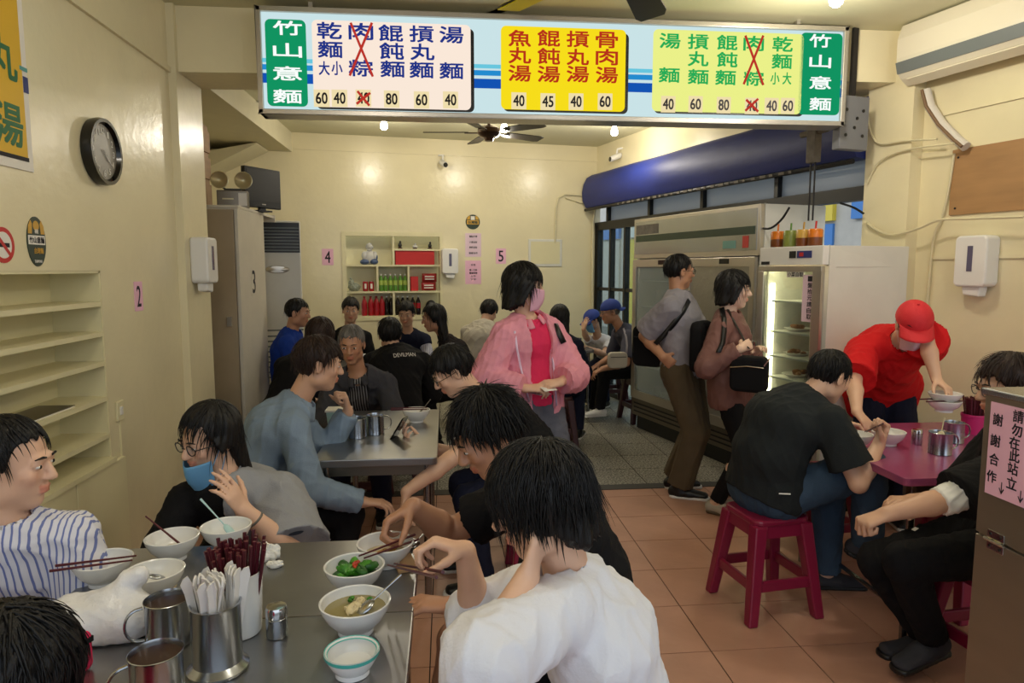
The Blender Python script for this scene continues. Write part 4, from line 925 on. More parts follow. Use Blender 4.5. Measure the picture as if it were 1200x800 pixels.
CURL = {'relax': (28, 34, 22), 'fist': (72, 92, 55), 'hold': (48, 66, 34), 'flat': (6, 8, 6), 'open': (14, 16, 10), 'cup': (36, 40, 26)}
def hand(F, w_, d, n, side, curl, s):
    d = nrm(d); n = np.asarray(n, float); n = nrm(n - d * (n @ d)); t = np.cross(d, n) * (1 if side == 'R' else -1)
    F.econe(w_ - d * .004 * s, w_ + d * .072 * s, t, .030 * s, .019 * s, .040 * s, .0145 * s, .014)
    cv = CURL[curl] if isinstance(curl, str) else curl
    tips = []
    for i, (off, st0, seg) in enumerate(((.0300, .086, (.040, .025, .020)), (.0105, .090, (.045, .028, .021)), (-.0095, .086, (.042, .026, .020)), (-.0285, .078, (.033, .020, .018)))):
        p = w_ + (d * st0 + t * off) * s; a = 0; F.ell(p, (.0105 * s,) * 3, None, .006)
        sp = t * (.05 if curl in ('open', 'flat') else .0) * (1.5 - i)
        for j, L in enumerate(seg):
            a += R(cv[j] + (i - 1) * 3); q = p + nrm(d * math.cos(a) + n * math.sin(a) + sp) * L * s
            F.cone(p, q, (.0092 - .0009 * j) * s, (.0085 - .0010 * j) * s, .0025); p = q
        tips.append(p)
    p = w_ + (d * .016 + t * .024 + n * .004) * s
    fold = 0.0 if curl in ('open', 'flat') else (.55 if curl in ('fist', 'hold') else .25)
    for j, L in enumerate((.044, .034, .027)):
        dd = nrm(d * (.62 + .12 * j) + t * (.78 - .62 * fold - .22 * j) + n * (.25 + .75 * fold)); q = p + dd * L * s
        F.cone(p, q, (.0135 - .0022 * j) * s, (.0115 - .0022 * j) * s, .006); p = q
    tips.append(p); return tips
def ik(a, b, l1, l2, hint):
    v = b - a; d = np.linalg.norm(v); mx = (l1 + l2) * .995
    if d > mx: b = a + v / d * mx; v = b - a; d = mx
    d = max(d, abs(l1 - l2) + .02); u = nrm(v); x = (l1 * l1 - l2 * l2 + d * d) / (2 * d); y = math.sqrt(max(l1 * l1 - x * x, 1e-6))
    hh = np.asarray(hint, float); hh = nrm(hh - u * (hh @ u)); return a + u * x + hh * y, b
def smat(fac, pitch, roll):      # columns: right, forward, up
    f0 = V3(math.cos(R(fac)), math.sin(R(fac)), 0); r0 = V3(math.sin(R(fac)), -math.cos(R(fac)), 0); u0 = V3(0, 0, 1)
    c, s_ = math.cos(R(pitch)), math.sin(R(pitch)); f = f0 * c - u0 * s_; u = u0 * c + f0 * s_
    c, s_ = math.cos(R(roll)), math.sin(R(roll)); r = r0 * c - u * s_; u2 = u * c + r0 * s_
    return np.stack([r, f, u2], 1)

def hairdo(style, hs, h, seed, locks):
    """hair in head space (x right, y forward, z up)"""
    S = dict(front=.062, ear=-.005, back=-.075, r=(.086, .106, .098), vol=.0, ears=True, long=None, messy=.004, face=.0)
    S.update(style); r = np.array(S['r']); c0 = V3(0, -.014, .036)
    zmin = min(S['back'], S['ear'], (S['long'] or 0)) - .05
    F = Field(V3(-.16, -.20, zmin - .02), V3(.16, .16, .19), h / hs)
    F.ell(c0, r, None, 0)
    if S['long'] is not None:
        L = S['long']; F.econe((0, -.035, .03), (0, -.06, L), (1, 0, 0), .085, .075, .095 * S.get('lw', 1), .045, .03)
        if S.get('sides'): 
            for sx in (-1, 1): F.econe((sx * .062, .01, .0), (sx * .085, .03, L + .02), (1, 0, 0), .034, .045, .036, .03, .02)
    elif S['back'] < -.09 or S.get('bob'):
        F.econe((0, -.03, .02), (0, -.035, S['back']), (1, 0, 0), .088, .088, .088, .075, .02)
        if S.get('bob'):
            for sx in (-1, 1): F.econe((sx * .066, .012, .02), (sx * .070, .022, S['ear']), (0, 1, 0), .05, .026, .045, .022, .015)
    X, Y, Z = F.grid(); ph = np.abs(np.arctan2(X, Y + .0)) * 180 / PI + 0 * Z
    zl = np.interp(ph, [0, 38, 58, 75, 105, 128, 180], [S['front'], S['front'], S['front'] * .6 + S['ear'] * .4, S['ear'], S['ear'], S['back'] if S['long'] is None else S['long'], S['back'] if S['long'] is None else S['long']])
    nz = .006 * np.sin(X * 190 + 3 * np.sin(Y * 60 + seed)) + .004 * np.sin(Y * 230 + X * 80)
    F.f = np.maximum(F.f, (zl + nz - Z) * .7).astype(np.float32)
    if S['ears']:
        for sx in (-1, 1): F.ell((sx * .088, -.002, -.004), (.03, .022, .036), None, .008, sub=True)
    F.ell((0, .085, -.055), (.064, .07, .105 if not S.get('fringe') else .085), None, .006, sub=True)
    # volume modulation
    P, Q = F.nets(); N = vnormals(P, Q)
    wv = np.sin(np.arctan2(P[:, 0], P[:, 1] + .03) * 22 + 5 * P[:, 2] / .05 + seed) * .0018 + np.sin(np.arctan2(P[:, 0], P[:, 1] + .03) * 9 + seed) * .0022
    P = P + N * (wv[:, None] + S['vol'])
    if locks:
        rg = random.Random(seed); vs = []; fs = []; crown = Vector((rg.uniform(-.015, .015), -.05, .125)); rv = r + S['vol'] + .002
        for _ in range(locks):
            th = rg.uniform(0, 2 * PI); zz = rg.uniform(-.35, 1.0); q = Vector((math.cos(th) * math.sqrt(max(0, 1 - zz * zz)), math.sin(th) * math.sqrt(max(0, 1 - zz * zz)), zz))
            p = Vector(c0) + Vector((q.x * rv[0], q.y * rv[1], q.z * rv[2]))
            ph_ = abs(math.degrees(math.atan2(p.x, p.y)))
            lim = np.interp(ph_, [0, 38, 58, 75, 105, 128, 180], [S['front'], S['front'], S['front'] * .6 + S['ear'] * .4, S['ear'] + .012, S['ear'] + .012, S['back'] if S['long'] is None else -.04, S['back'] if S['long'] is None else -.04])
            if p.z < lim + .012: continue
            g = (p - crown); g = g - q * g.dot(q)
            if g.length < 1e-4: g = Vector((1, 0, 0))
            g.normalize(); g = (g + Vector((rg.uniform(-.35, .35), rg.uniform(-.35, .35), rg.uniform(-.2, .1)))).normalized()
            n_ = 5; st_ = rg.uniform(.012, .02) * S.get('ll', 1.0); w0 = rg.uniform(.0014, .0036); lift = S['messy'] * rg.uniform(0, 2.2); ring = []; ok = True
            for k in range(n_):
                sidev = g.cross(q).normalized(); wk = w0 * (1 - (k / (n_ - 1)) ** 1.6); base = len(vs)
                vs += [tuple(p + sidev * wk), tuple(p - sidev * wk), tuple(p + q * (wk * .55 + .0004))]
                if k: a = base - 3; fs += [(a, a + 1, base + 1, base), (a + 1, a + 2, base + 2, base + 1), (a + 2, a, base, base + 2)]
                g = (g + Vector((0, 0, -.18 if p.z < .06 else 0))).normalized(); p2 = p + g * st_; d = p2 - Vector(c0); e = Vector((d.x / rv[0], d.y / rv[1], d.z / rv[2])); el = e.length
                nn = Vector((e.x / rv[0], e.y / rv[1], e.z / rv[2])).normalized()
                if p2.z > c0[2] - .03 or S.get('hug'): p2 = Vector(c0) + Vector((e.x / el * rv[0], e.y / el * rv[1], e.z / el * rv[2])) + nn * lift * (k + 1) / n_
                g = (p2 - p).normalized(); p = p2; q = nn
        if vs: 
            P = np.vstack([P, np.array(vs)]); Q = np.vstack([Q, np.array(fs) + len(P) - len(vs)])
    return P, Q
HAIR = {
 'short': dict(front=.066, ear=.008, back=-.062, r=(.081, .100, .094)),
 'short_thick': dict(front=.06, ear=.004, back=-.066, r=(.087, .107, .104), messy=.008),
 'spiky': dict(front=.060, ear=.0, back=-.07, r=(.087, .106, .104), messy=.014, ll=.9),
 'mop': dict(front=.030, ear=-.045, back=-.098, r=(.094, .115, .106), ears=False, messy=.006, ll=1.5, fringe=True),
 'bob': dict(front=.045, ear=-.098, back=-.125, r=(.090, .110, .102), ears=False, bob=True, messy=.003, ll=1.6),
 'tied': dict(front=.082, ear=.0, back=-.045, r=(.081, .100, .096), messy=.002),
 'long': dict(front=.08, ear=-.03, back=-.09, r=(.086, .106, .100), ears=False, long=-.26, messy=.003, ll=1.8),
 'long_side': dict(front=.084, ear=-.02, back=-.09, r=(.086, .106, .100), ears=False, long=-.24, sides=True, messy=.003, ll=1.8),
 'balding': dict(front=.07, ear=.01, back=-.055, r=(.078, .098, .090)),
}
UP = V3(0, 0, 1)
PEOPLE = {}
def person(label, hip, neck, fac, head, hfac, hpitch=0, hroll=0, s=1.0, hs=1.0, sex='m', wide=1.0, belly=0.0, hfac2=None, bend=.03,
           arms=None, legs=None, hair='short', hairm='hair_black', skinc=(205, 160, 132), h=.009, locks=0, top=None, bottom=None, shoes=None, group=None, extra=None, hipfac=None, seed=1, sock=None):
    neck = V3(*neck); head = V3(*head)
    if np.isscalar(hip):
        hz = hip; a_ = R(fac if hipfac is None else hipfac); L_ = .47 * s; dz = neck[2] - hz; ln = math.sqrt(max(L_ * L_ - dz * dz, .0004)); hip = V3(neck[0] - math.cos(a_) * ln, neck[1] - math.sin(a_) * ln, hz)
    hip = V3(*hip)
    base = V3(hip[0], hip[1], 0.0)
    hf = fac if hipfac is None else hipfac
    fv = V3(math.cos(R(fac)), math.sin(R(fac)), 0); rv = V3(math.sin(R(fac)), -math.cos(R(fac)), 0)
    fh = V3(math.cos(R(hf)), math.sin(R(hf)), 0); rh = V3(math.sin(R(hf)), -math.cos(R(hf)), 0)
    u = nrm(neck - hip); chestf = nrm(fv - u * (fv @ u))
    J = {}
    shc = neck - u * .072 * s
    J['R'] = dict(sh=shc + rv * (.165 if sex == 'm' else .148) * s * wide, hp=hip + rh * .088 * s - UP * .01); J['L'] = dict(sh=shc - rv * (.165 if sex == 'm' else .148) * s * wide, hp=hip - rh * .088 * s - UP * .01)
    l1, l2 = .285 * s, .245 * s
    arms = arms or {}
    for sd in 'RL':
        a = arms.get(sd, {}); j = J[sd]; sg = 1 if sd == 'R' else -1
        if 'sh' in a: j['sh'] = V3(*a['sh'])
        wr = a.get('w')
        if wr is None: wr = j['sh'] - UP * .30 * s + fv * .30 * s - rv * sg * .05
        hint = a.get('hint', -UP * .7 + rv * sg * .6 - fv * .4)
        j['el'], j['wr'] = ik(j['sh'], V3(*wr), l1, l2, hint)
        if 'e' in a: j['el'], j['wr'] = V3(*a['e']), V3(*wr)
        j['hd'] = nrm(a.get('d', j['wr'] - j['el'])); j['hn'] = V3(*a.get('n', -UP)); j['curl'] = a.get('curl', 'relax')
    t1, t2 = .42 * s, .40 * s
    legs = legs or {}; sit = hip[2] < .72
    for sd in 'RL':
        a = legs.get(sd, {}); j = J[sd]; sg = 1 if sd == 'R' else -1
        if 'an' in a: an = V3(*a['an'])
        elif sit: an = j['hp'] + fh * .34 * s + rh * sg * .05; an[2] = .085
        else: an = j['hp'] + rh * sg * .02; an[2] = .085
        j['kn'], j['an'] = ik(j['hp'], an, t1, t2, a.get('hint', fh + UP * (.9 if sit else 0)))
        j['fd'] = nrm(a.get('fd', fh)); 
    HM = smat(hfac, hpitch, hroll); H = lambda x, y, z: head + HM @ (V3(x, y, z) * hs)
    sp = lambda t: hip * (1 - t) ** 2 + 2 * t * (1 - t) * ((hip + neck) / 2 - chestf * bend * 2) + neck * t * t
    pts = [head + HM @ V3(a, b, c) * .15 * hs for a in (-1, 1) for b in (-1, 1) for c in (-1, 1)] + [hip, neck]
    for sd in 'RL': pts += [J[sd][k] for k in ('sh', 'el', 'wr', 'kn', 'an')] + [J[sd]['wr'] + J[sd]['hd'] * .2, J[sd]['an'] + J[sd]['fd'] * .2 - UP * .09]
    pts = np.array(pts); lo = pts.min(0) - .16; hi = pts.max(0) + .16
    if sex == 'm': ST = [(0.0, .160, .112), (.36, .142, .105 + belly), (.70, .160, .115 + belly * .4), (.92, .118, .080)]
    else: ST = [(0.0, .168, .115), (.38, .124, .094 + belly), (.70, .142, .112 + belly * .4), (.92, .104, .074)]
    ST = [(t, w_ * s * wide, d_ * s) for t, w_, d_ in ST]
    sides = lambda t: nrm(rh * (1 - t) + rv * t)
    def torso(F, inf, k=.03, t0=0):
        for (ta, wa, da), (tb, wb, db) in zip(ST, ST[1:]):
            F.econe(sp(ta), sp(tb), sides((ta + tb) / 2), wa + inf, da + inf, wb + inf, db + inf, k)
        for sd in 'RL':
            F.cone(sp(.955), J[sd]['sh'], .052 * s + inf, .046 * s + inf, .035)
    # ---- body (skin)
    F = Field(lo, hi, h)
    torso(F, -.006)
    for sd in 'RL':
        j = J[sd]; ar = s * (1.0 if sex == 'm' else .88) * (arms.get(sd, {}).get('fat', 1.0))
        F.cone(j['sh'], j['el'], .047 * ar, .038 * ar, .03); F.cone(j['el'], j['el'] + (j['wr'] - j['el']) * .35, .039 * ar, .041 * ar, .012); F.cone(j['el'] + (j['wr'] - j['el']) * .35, j['wr'], .041 * ar, .026 * ar, .015)
        j['tips'] = hand(F, j['wr'], j['hd'], j['hn'], sd, j['curl'], s * (1 if sex == 'm' else .92) * arms.get(sd, {}).get('hs', 1.0))
        F.cone(j['hp'], j['kn'], .082 * s, .056 * s, .03); F.cone(j['kn'], j['kn'] + (j['an'] - j['kn']) * .35, .054 * s, .056 * s, .012); F.cone(j['kn'] + (j['an'] - j['kn']) * .35, j['an'], .056 * s, .036 * s, .02)
        F.econe(j['an'] - UP * .035 * s - j['fd'] * .03 * s, j['an'] - UP * .055 * s + j['fd'] * .14 * s, np.cross(j['fd'], UP), .032 * s, .034 * s, .040 * s, .020 * s, .02)
    # head and face
    F.cone(sp(.94) , H(0, -.022, -.035), .054 * s, .052 * hs, .02)
    F.ell(H(0, -.014, .036), np.array((.075, .094, .086)) * hs, HM, .01)
    F.ell(H(0, .020, -.028), np.array((.061, .068, .086)) * hs, HM, .02); F.ell(H(0, .056, -.090), np.array((.026, .024, .022)) * hs, HM, .02)
    for sx in (-1, 1):
        F.ell(H(sx * .046, .002, -.062), np.array((.018, .03, .026)) * hs, HM, .02); F.ell(H(sx * .037, .066, -.016), np.array((.020, .018, .020)) * hs, HM, .015)
        F.ell(H(sx * .031, .096, .012), np.array((.016, .012, .0105)) * hs, HM, .008, sub=True)
        F.ell(H(sx * .031, .0775, .012), np.array((.015, .0125, .0125)) * hs, HM, .002)
        F.ell(H(sx * .0765, -.006, -.004), np.array((.0075, .0185, .032)) * hs, HM @ smat(90 + sx * 12, 0, 0), .004); F.ell(H(sx * .083, -.001, .0), np.array((.006, .010, .018)) * hs, HM, .003, sub=True)
    F.ell(H(0, .083, .030), np.array((.045, .012, .009)) * hs, HM, .012)
    F.cone(H(0, .088, .014), H(0, .104, -.020), .0085 * hs, .0125 * hs, .008); F.ell(H(.010, .097, -.024), np.array((.009, .009, .007)) * hs, HM, .006); F.ell(H(-.010, .097, -.024), np.array((.009, .009, .007)) * hs, HM, .006)
    F.ell(H(0, .087, -.050), np.array((.022, .0095, .0065)) * hs, HM, .004); F.ell(H(0, .085, -.062), np.array((.019, .0095, .007)) * hs, HM, .004)
    P, Q = F.nets()
    lc = (P - head) @ HM / hs
    col = np.tile(np.array([lin(c) for c in skinc]), (len(P), 1)); rg = np.random.default_rng(seed)
    lip = (np.abs(lc[:, 0]) < .023) & (lc[:, 1] > .082) & (lc[:, 2] < -.043) & (lc[:, 2] > -.070); col[lip] *= np.array([.95, .62, .60])
    chk = np.exp(-(((np.abs(lc[:, 0]) - .04) / .02) ** 2 + ((lc[:, 2] + .02) / .022) ** 2)) * (lc[:, 1] > .04); col *= 1 - chk[:, None] * np.array([0, .10, .10])
    t = thing('person', label, 'person', tuple(base), 0, group)
    def part(name, P_, Q_, m, col_=None, lab=None):
        o = bpy.data.objects.new(name, mesh_np(name, P_ - base, Q_, m, col_)); COL.objects.link(o); o.parent = t
        if lab: o['label'] = lab
        return o
    part('body', P, Q, 'skin', col)
    # eyes and brows
    for sx in (-1, 1):
        mbw, mbi, mbb = MB(), MB(), MB()
        c = H(sx * .031, .0805, .0105); rot = Matrix(HM.tolist())
        mbw.ell(c, (.0125 * hs, .0105 * hs, .0062 * hs), 12, 8, rot); ci = H(sx * .031, .0885, .0102); mbi.ell(ci, (.0055 * hs, .0035 * hs, .0055 * hs), 10, 8, rot)
        mbb.tube([H(sx * .014, .0925, .031), H(sx * .030, .0935, .0355), H(sx * .048, .083, .031)], [.0028 * hs, .0034 * hs, .0014 * hs], 6)
        for nm, mb_, m_ in (('eye', mbw, 'eye_white'), ('iris', mbi, 'eye_iris'), ('eyebrow', mbb, hairm if hairm != 'hair_grey' else 'hair_black')):
            mb_.v = [tuple(np.array(p) - base) for p in mb_.v]; ob = mb_.build(nm, m_, t, True)
            if nm == 'eye': eye_o = ob
            elif nm == 'iris': ob.parent = eye_o
    if hair:
        st_ = HAIR[hair] if isinstance(hair, str) else hair
        hp_, hq = hairdo(st_, hs, max(h * .8, .0055), seed, locks); part('hair', head + (hp_ * hs) @ HM.T, hq, hairm)
    G = dict(t=t, base=base, J=J, sp=sp, u=u, fv=fv, rv=rv, fh=fh, rh=rh, cf=chestf, H=H, HM=HM, hs=hs, s=s, part=part, torso=torso, ST=ST, lo=lo, hi=hi, h=h, hip=hip, neck=neck, head=head, seed=seed, sides=sides)
    for g in (bottom or []): pants(G, **g)
    for g in (top or []): shirt(G, **g)
    if shoes: shoe(G, **shoes)
    for e in (extra or []): e[0](G, **e[1])
    return G
def shirt(G, name='t_shirt', m='white_plastic', loose=.014, sleeve=.62, lower=0.0, hem=-.04, amp=.006, wl=.10, sl=.0, collar=.0, openf=None, sleeve_m=None, sides='RL', vneck=None, lab=None, sl2=None, cuff=False, split=None, belly=0, half=None):
    """sleeve: part of the upper arm covered (1 = down to the elbow), lower: part of the forearm covered"""
    J, s, sp, u = G['J'], G['s'], G['sp'], G['u']
    def base_field(arms_only=False, torso_only=False):
        F = Field(G['lo'], G['hi'], max(G['h'], .0075))
        if not arms_only:
            G['torso'](F, loose)
            (t0, w0, d0) = G['ST'][0]
            if hem < 0: F.econe(sp(0) + u * hem * .6, sp(.05), G['rh'], w0 + loose + .006, d0 + loose + .006, w0 + loose, d0 + loose, .02)
            F.cone(sp(.90), sp(.975), .07 * s + loose, .058 * s + loose * .4 + .004, .03)
            if belly: F.ell(sp(.25) + G['cf'] * .07, (.15 * s, .11 * s, .13 * s), None, .05)
        if not torso_only:
            for sd in sides:
                j = J[sd]; a, b, c = j['sh'], j['el'], j['wr']; lo_ = loose + sl
                r0 = .047 * s + lo_ * .8; r1 = .044 * s + lo_ * 1.25
                if lower > 0:
                    F.cone(a, b, r0, r1, .025); F.cone(b, c, r1 * .97, .036 * s + lo_ * .8, .012, cut=lower)
                else: F.cone(a, a + (b - a) * sleeve * 1.25, r0, r1 + sl * .5, .02, cut=.8)
        return F
    def finish(F, nm, mm, sd_):
        if not nm.endswith('sleeves'):
            p = sp(0) + u * hem; F.plane(p, -u)
            a_ = sp(.955) + G['cf'] * .016 * s; b_ = G['H'](0, -.012, -.04)
            for t_ in (0, .25, .5, .75, 1.0): F.ell(a_ + (b_ - a_) * t_, (.064 * s,) * 3, None, .004, sub=True)
            if half is not None: F.plane(sp(.5) + G['rv'] * half, G['rv'])
        F.ell(G['H'](0, -.01, .01), np.array((.07, .09, .10)) * G['hs'], G['HM'], .005, sub=True)
        P, Q = F.nets()
        if not len(P): return None
        N = vnormals(P, Q); P = P + N * (folds(P, sd_, amp, wl)[:, None])
        return G['part'](nm, P, Q, mm, None, lab)
    if sleeve_m is not None:
        finish(base_field(torso_only=True), name, m, G['seed'] + 3); F = base_field(arms_only=True); finish(F, 'shirt_sleeves', sleeve_m, G['seed'] + 4)
    else:
        F = base_field()
        if openf:
            # open front: remove a slab in front of the chest
            a = sp(.02); b = sp(1.0); X, Y, Z = F.grid(); cf = G['cf']; r_ = G['rv']
            dz = X * cf[0] + Y * cf[1] + Z * cf[2] - (sp(.5) @ cf); dr = np.abs((X - sp(.5)[0]) * r_[0] + (Y - sp(.5)[1]) * r_[1] + (Z - sp(.5)[2]) * r_[2])
            F.f = np.maximum(F.f, np.minimum(dz - .0, openf - dr) * .9).astype(np.float32)
        finish(F, name, m, G['seed'] + 3)
    if collar > 0:                                        # turned-down collar around the neck, open at the front
        a_ = sp(.955) + G['cf'] * .010 * s; ax = nrm(G['H'](0, -.018, -.04) - a_); sd_ = nrm(G['rv'] - ax * (G['rv'] @ ax)); fr_ = np.cross(ax, sd_); fr_ = fr_ if fr_ @ G['cf'] > 0 else -fr_
        V = []; n_ = 25
        for k in range(n_):
            th = (k / (n_ - 1) - .5) * 2 * PI * .90; dr = -fr_ * math.cos(th) + sd_ * math.sin(th); low = .018 * (1 - math.cos(th)) * .6
            for r_, z_ in ((.066, .0), (.064, collar + .034), (.070, collar + .038), (.092, .012), (.094, .004)): V.append(a_ + dr * (r_ * s + .004) + ax * ((z_ - low) * s))
        Qc = np.array([(i * 5 + k, i * 5 + k + 1, (i + 1) * 5 + k + 1, (i + 1) * 5 + k) for i in range(n_ - 1) for k in range(4)])
        o = G['part']('collar', np.array(V), Qc, m); so = o.modifiers.new('s', 'SOLIDIFY'); so.thickness = .004
def pants(G, name='trousers', m='black', loose=.014, cover=1.0, lower=1.0, amp=.006, flare=.0, lab=None):
    J, s, sp, u = G['J'], G['s'], G['sp'], G['u']; F = Field(G['lo'], G['hi'], max(G['h'], .0075))
    (t0, w0, d0), (t1, w1, d1) = G['ST'][:2]
    F.econe(sp(0) - UP * .02, sp(.16), G['rh'], w0 + loose * .6, d0 + loose * .6, w1 + loose * .5, d1 + loose * .4, .03)
    for sd in 'RL':
        j = J[sd]; r0 = .088 * s + loose; r1 = .062 * s + loose + flare * .4; r2 = .045 * s + loose + flare
        if lower > 0:
            F.cone(j['hp'], j['kn'], r0, r1, .03); F.cone(j['kn'], j['an'], r1 * .98, r2, .015, cut=lower)
        else: F.cone(j['hp'], j['hp'] + (j['kn'] - j['hp']) * cover * 1.3, r0, r1 + .012, .03, cut=1 / 1.3)
    P, Q = F.nets(); N = vnormals(P, Q); P = P + N * (folds(P, G['seed'] + 8, amp, .11)[:, None]); P[:, 2] = np.maximum(P[:, 2], .004); G['part'](name, P, Q, m, None, lab)
def shoe(G, m='black', sole='white_plastic', sides='RL', kind='shoe', ln=1.0):
    for sd in sides:
        j = G['J'][sd]; s = G['s']; an, fd = j['an'], j['fd']; sdv = np.cross(fd, UP); c = an - UP * .05 * s
        F = Field(c - .24, c + .24, .0065); up = nrm(np.cross(sdv, fd)) if abs(fd[2]) > .05 else UP
        F.econe(an - up * .045 * s - fd * .040 * s, an - up * .050 * s + fd * .06 * s, sdv, .040 * s, .042 * s, .044 * s, .036 * s, .02)
        F.econe(an - up * .050 * s + fd * .05 * s, an - up * .058 * s + fd * .165 * s * ln, sdv, .046 * s, .034 * s, .040 * s, .024 * s, .02)
        if kind != 'clog': F.cone(an - up * .05 * s, an + up * .015 * s - fd * .006, .046 * s, .046 * s, .015, cut=1.0)
        F.plane(an - up * .070 * s, -up)
        P, Q = F.nets(); sh_ = G['part']('shoe', P, Q, m)
        F = Field(c - .24, c + .24, .0065)
        F.econe(an - up * .078 * s - fd * .042 * s, an - up * .078 * s + fd * .172 * s * ln, sdv, .043 * s, .03, .043 * s, .03, .01)
        F.plane(an - up * .064 * s, up); F.plane(an - up * .086 * s, -up); P, Q = F.nets(); o = G['part']('sole', P, Q, sole)
        o.parent = sh_
def glasses(G, m='black', lens='lens_glass'):
    H, hs, t, base = G['H'], G['hs'], G['t'], G['base']; mb = MB(); ml = MB()
    for sx in (-1, 1):
        c = (sx * .032, .099, .008); ring = [H(c[0] + .0235 * math.cos(a), c[1] - .004 * math.cos(a) ** 2, c[2] + .018 * math.sin(a)) for a in np.linspace(0, 2 * PI, 17)]
        mb.tube(ring, .0018 * hs, 6, False); mb.tube([H(sx * .056, .096, .012), H(sx * .078, .05, .012), H(sx * .080, -.01, .010), H(sx * .081, -.025, -.006)], .0018 * hs, 6)
        ml.add([np.array(p) for p in ring[:-1]], [tuple(range(16))])
    mb.tube([H(-.009, .101, .012), H(0, .104, .014), H(.009, .101, .012)], .0018 * hs, 6)
    for nm, q, m_ in (('glasses_frame', mb, m), ('glasses_lenses', ml, lens)): q.v = [tuple(np.array(p) - base) for p in q.v]; q.build(nm, m_, t, True)
def mask(G, m='mask_pink', low=0.0, side=0.0):
    H, hs = G['H'], G['hs']; P = []; n, k = 17, 11
    for i in range(n):
        a = (i / (n - 1) - .5) * 2.3
        for j in range(k):
            v = j / (k - 1); z = -.002 - .105 * v - low; rr = .072 + .0 * v; bulge = .042 * math.exp(-(a / .62) ** 2) * (1 - (2 * v - .75) ** 2 * .45)
            x = .074 * math.sin(a) * (1 - .22 * v); y = .030 + .058 * math.cos(a) * (1 - .12 * v) + bulge * .72; zz = z + .012 * abs(a) * (1 - 2 * v); P.append(H(x + side, y, zz + .003 * math.sin(v * 19)))
    q = [(i * k + j, i * k + j + 1, (i + 1) * k + j + 1, (i + 1) * k + j) for i in range(n - 1) for j in range(k - 1)]
    o = G['part']('face_mask', np.array(P), np.array(q), m); sd = o.modifiers.new('solid', 'SOLIDIFY'); sd.thickness = .0025
    mb = MB()
    for sx in (-1, 1): mb.tube([H(sx * .064, .052, -.012 - low), H(sx * .078, .0, .012), H(sx * .082, -.018, .0), H(sx * .062, .045, -.085 - low)], .0015 * hs, 5)
    mb.v = [tuple(np.array(p) - G['base']) for p in mb.v]; mb.build('ear_loops', m, G['t'], True)
def cap(G, m='cap_red', brim=True, back=False, logo=None, droop=.25, flat=False):
    hs = G['hs']; F = Field(V3(-.13, -.15, -.02), V3(.13, .22, .19), .006)
    F.ell((0, -.012, .044), (.092, .112, .098), None, 0); X, Y, Z = F.grid(); F.f = np.maximum(F.f, .036 + (Y * -.05) - Z + 0 * X).astype(np.float32)
    F.ell((0, -.012, .036), (.084, .104, .088), None, .002, sub=True); P, Q = F.nets(); o = G['part']('cap', G['head'] + (P * hs) @ G['HM'].T, Q, m)
    if brim:
        P = []; n, k = 17, 6; sg = -1 if back else 1
        for i in range(n):
            a = (i / (n - 1) - .5) * 2.2
            for j in range(k):
                v = j / (k - 1); x = (.088 + .004 * v) * math.sin(a); y = -.01 + (.104 * math.cos(a)) * 1.0 + v * .078 * math.cos(a * .62); P.append(V3(x, sg * y, .048 - v * .078 * droop - .03 * abs(math.sin(a)) ** 2 * v))
        q = [(i * k + j, i * k + j + 1, (i + 1) * k + j + 1, (i + 1) * k + j) for i in range(n - 1) for j in range(k - 1)]
        b = G['part']('brim', G['head'] + (np.array(P) * hs) @ G['HM'].T, np.array(q), m); sd = b.modifiers.new('solid', 'SOLIDIFY'); sd.thickness = .004
        b.parent = o
    mb = MB().ell(G['head'] + G['HM'] @ (V3(0, -.012, .143) * hs) - G['base'], (.008, .008, .006), 10, 6); b = mb.build('button', m, o, True)
    if logo:
        mb = MB(); c = [V3(-.012, .1, .07), V3(.0, .104, .082), V3(.014, .1, .078), V3(.002, .104, .072)]
        mb.add([G['head'] + G['HM'] @ (p * hs) - G['base'] for p in (V3(.030, .092, .066), V3(.046, .084, .078), V3(.058, .078, .074), V3(.044, .086, .070))], [(0, 1, 2, 3)]); mb.build('logo', logo, o)
def Q3(x, y, Y): return atY(x, y, Y)
def band(G, sd, t, r, m, name, wd=.012):
    j = G['J'][sd]; c = j['el'] + (j['wr'] - j['el']) * t; d = nrm(j['wr'] - j['el']); mb = MB(); a = np.cross(d, UP); a = nrm(a); b = np.cross(d, a)
    for k in (-1, 1): mb.v += [tuple(c + d * k * wd + (a * math.cos(q) + b * math.sin(q)) * r - G['base']) for q in np.linspace(0, 2 * PI, 19)[:-1]]
    mb.f = [(i, (i + 1) % 18, (i + 1) % 18 + 18, i + 18) for i in range(18)]
    o = mb.build(name, m, G['t'], True); sd_ = o.modifiers.new('s', 'SOLIDIFY'); sd_.thickness = .004; sd_.offset = 1; return o, c, d

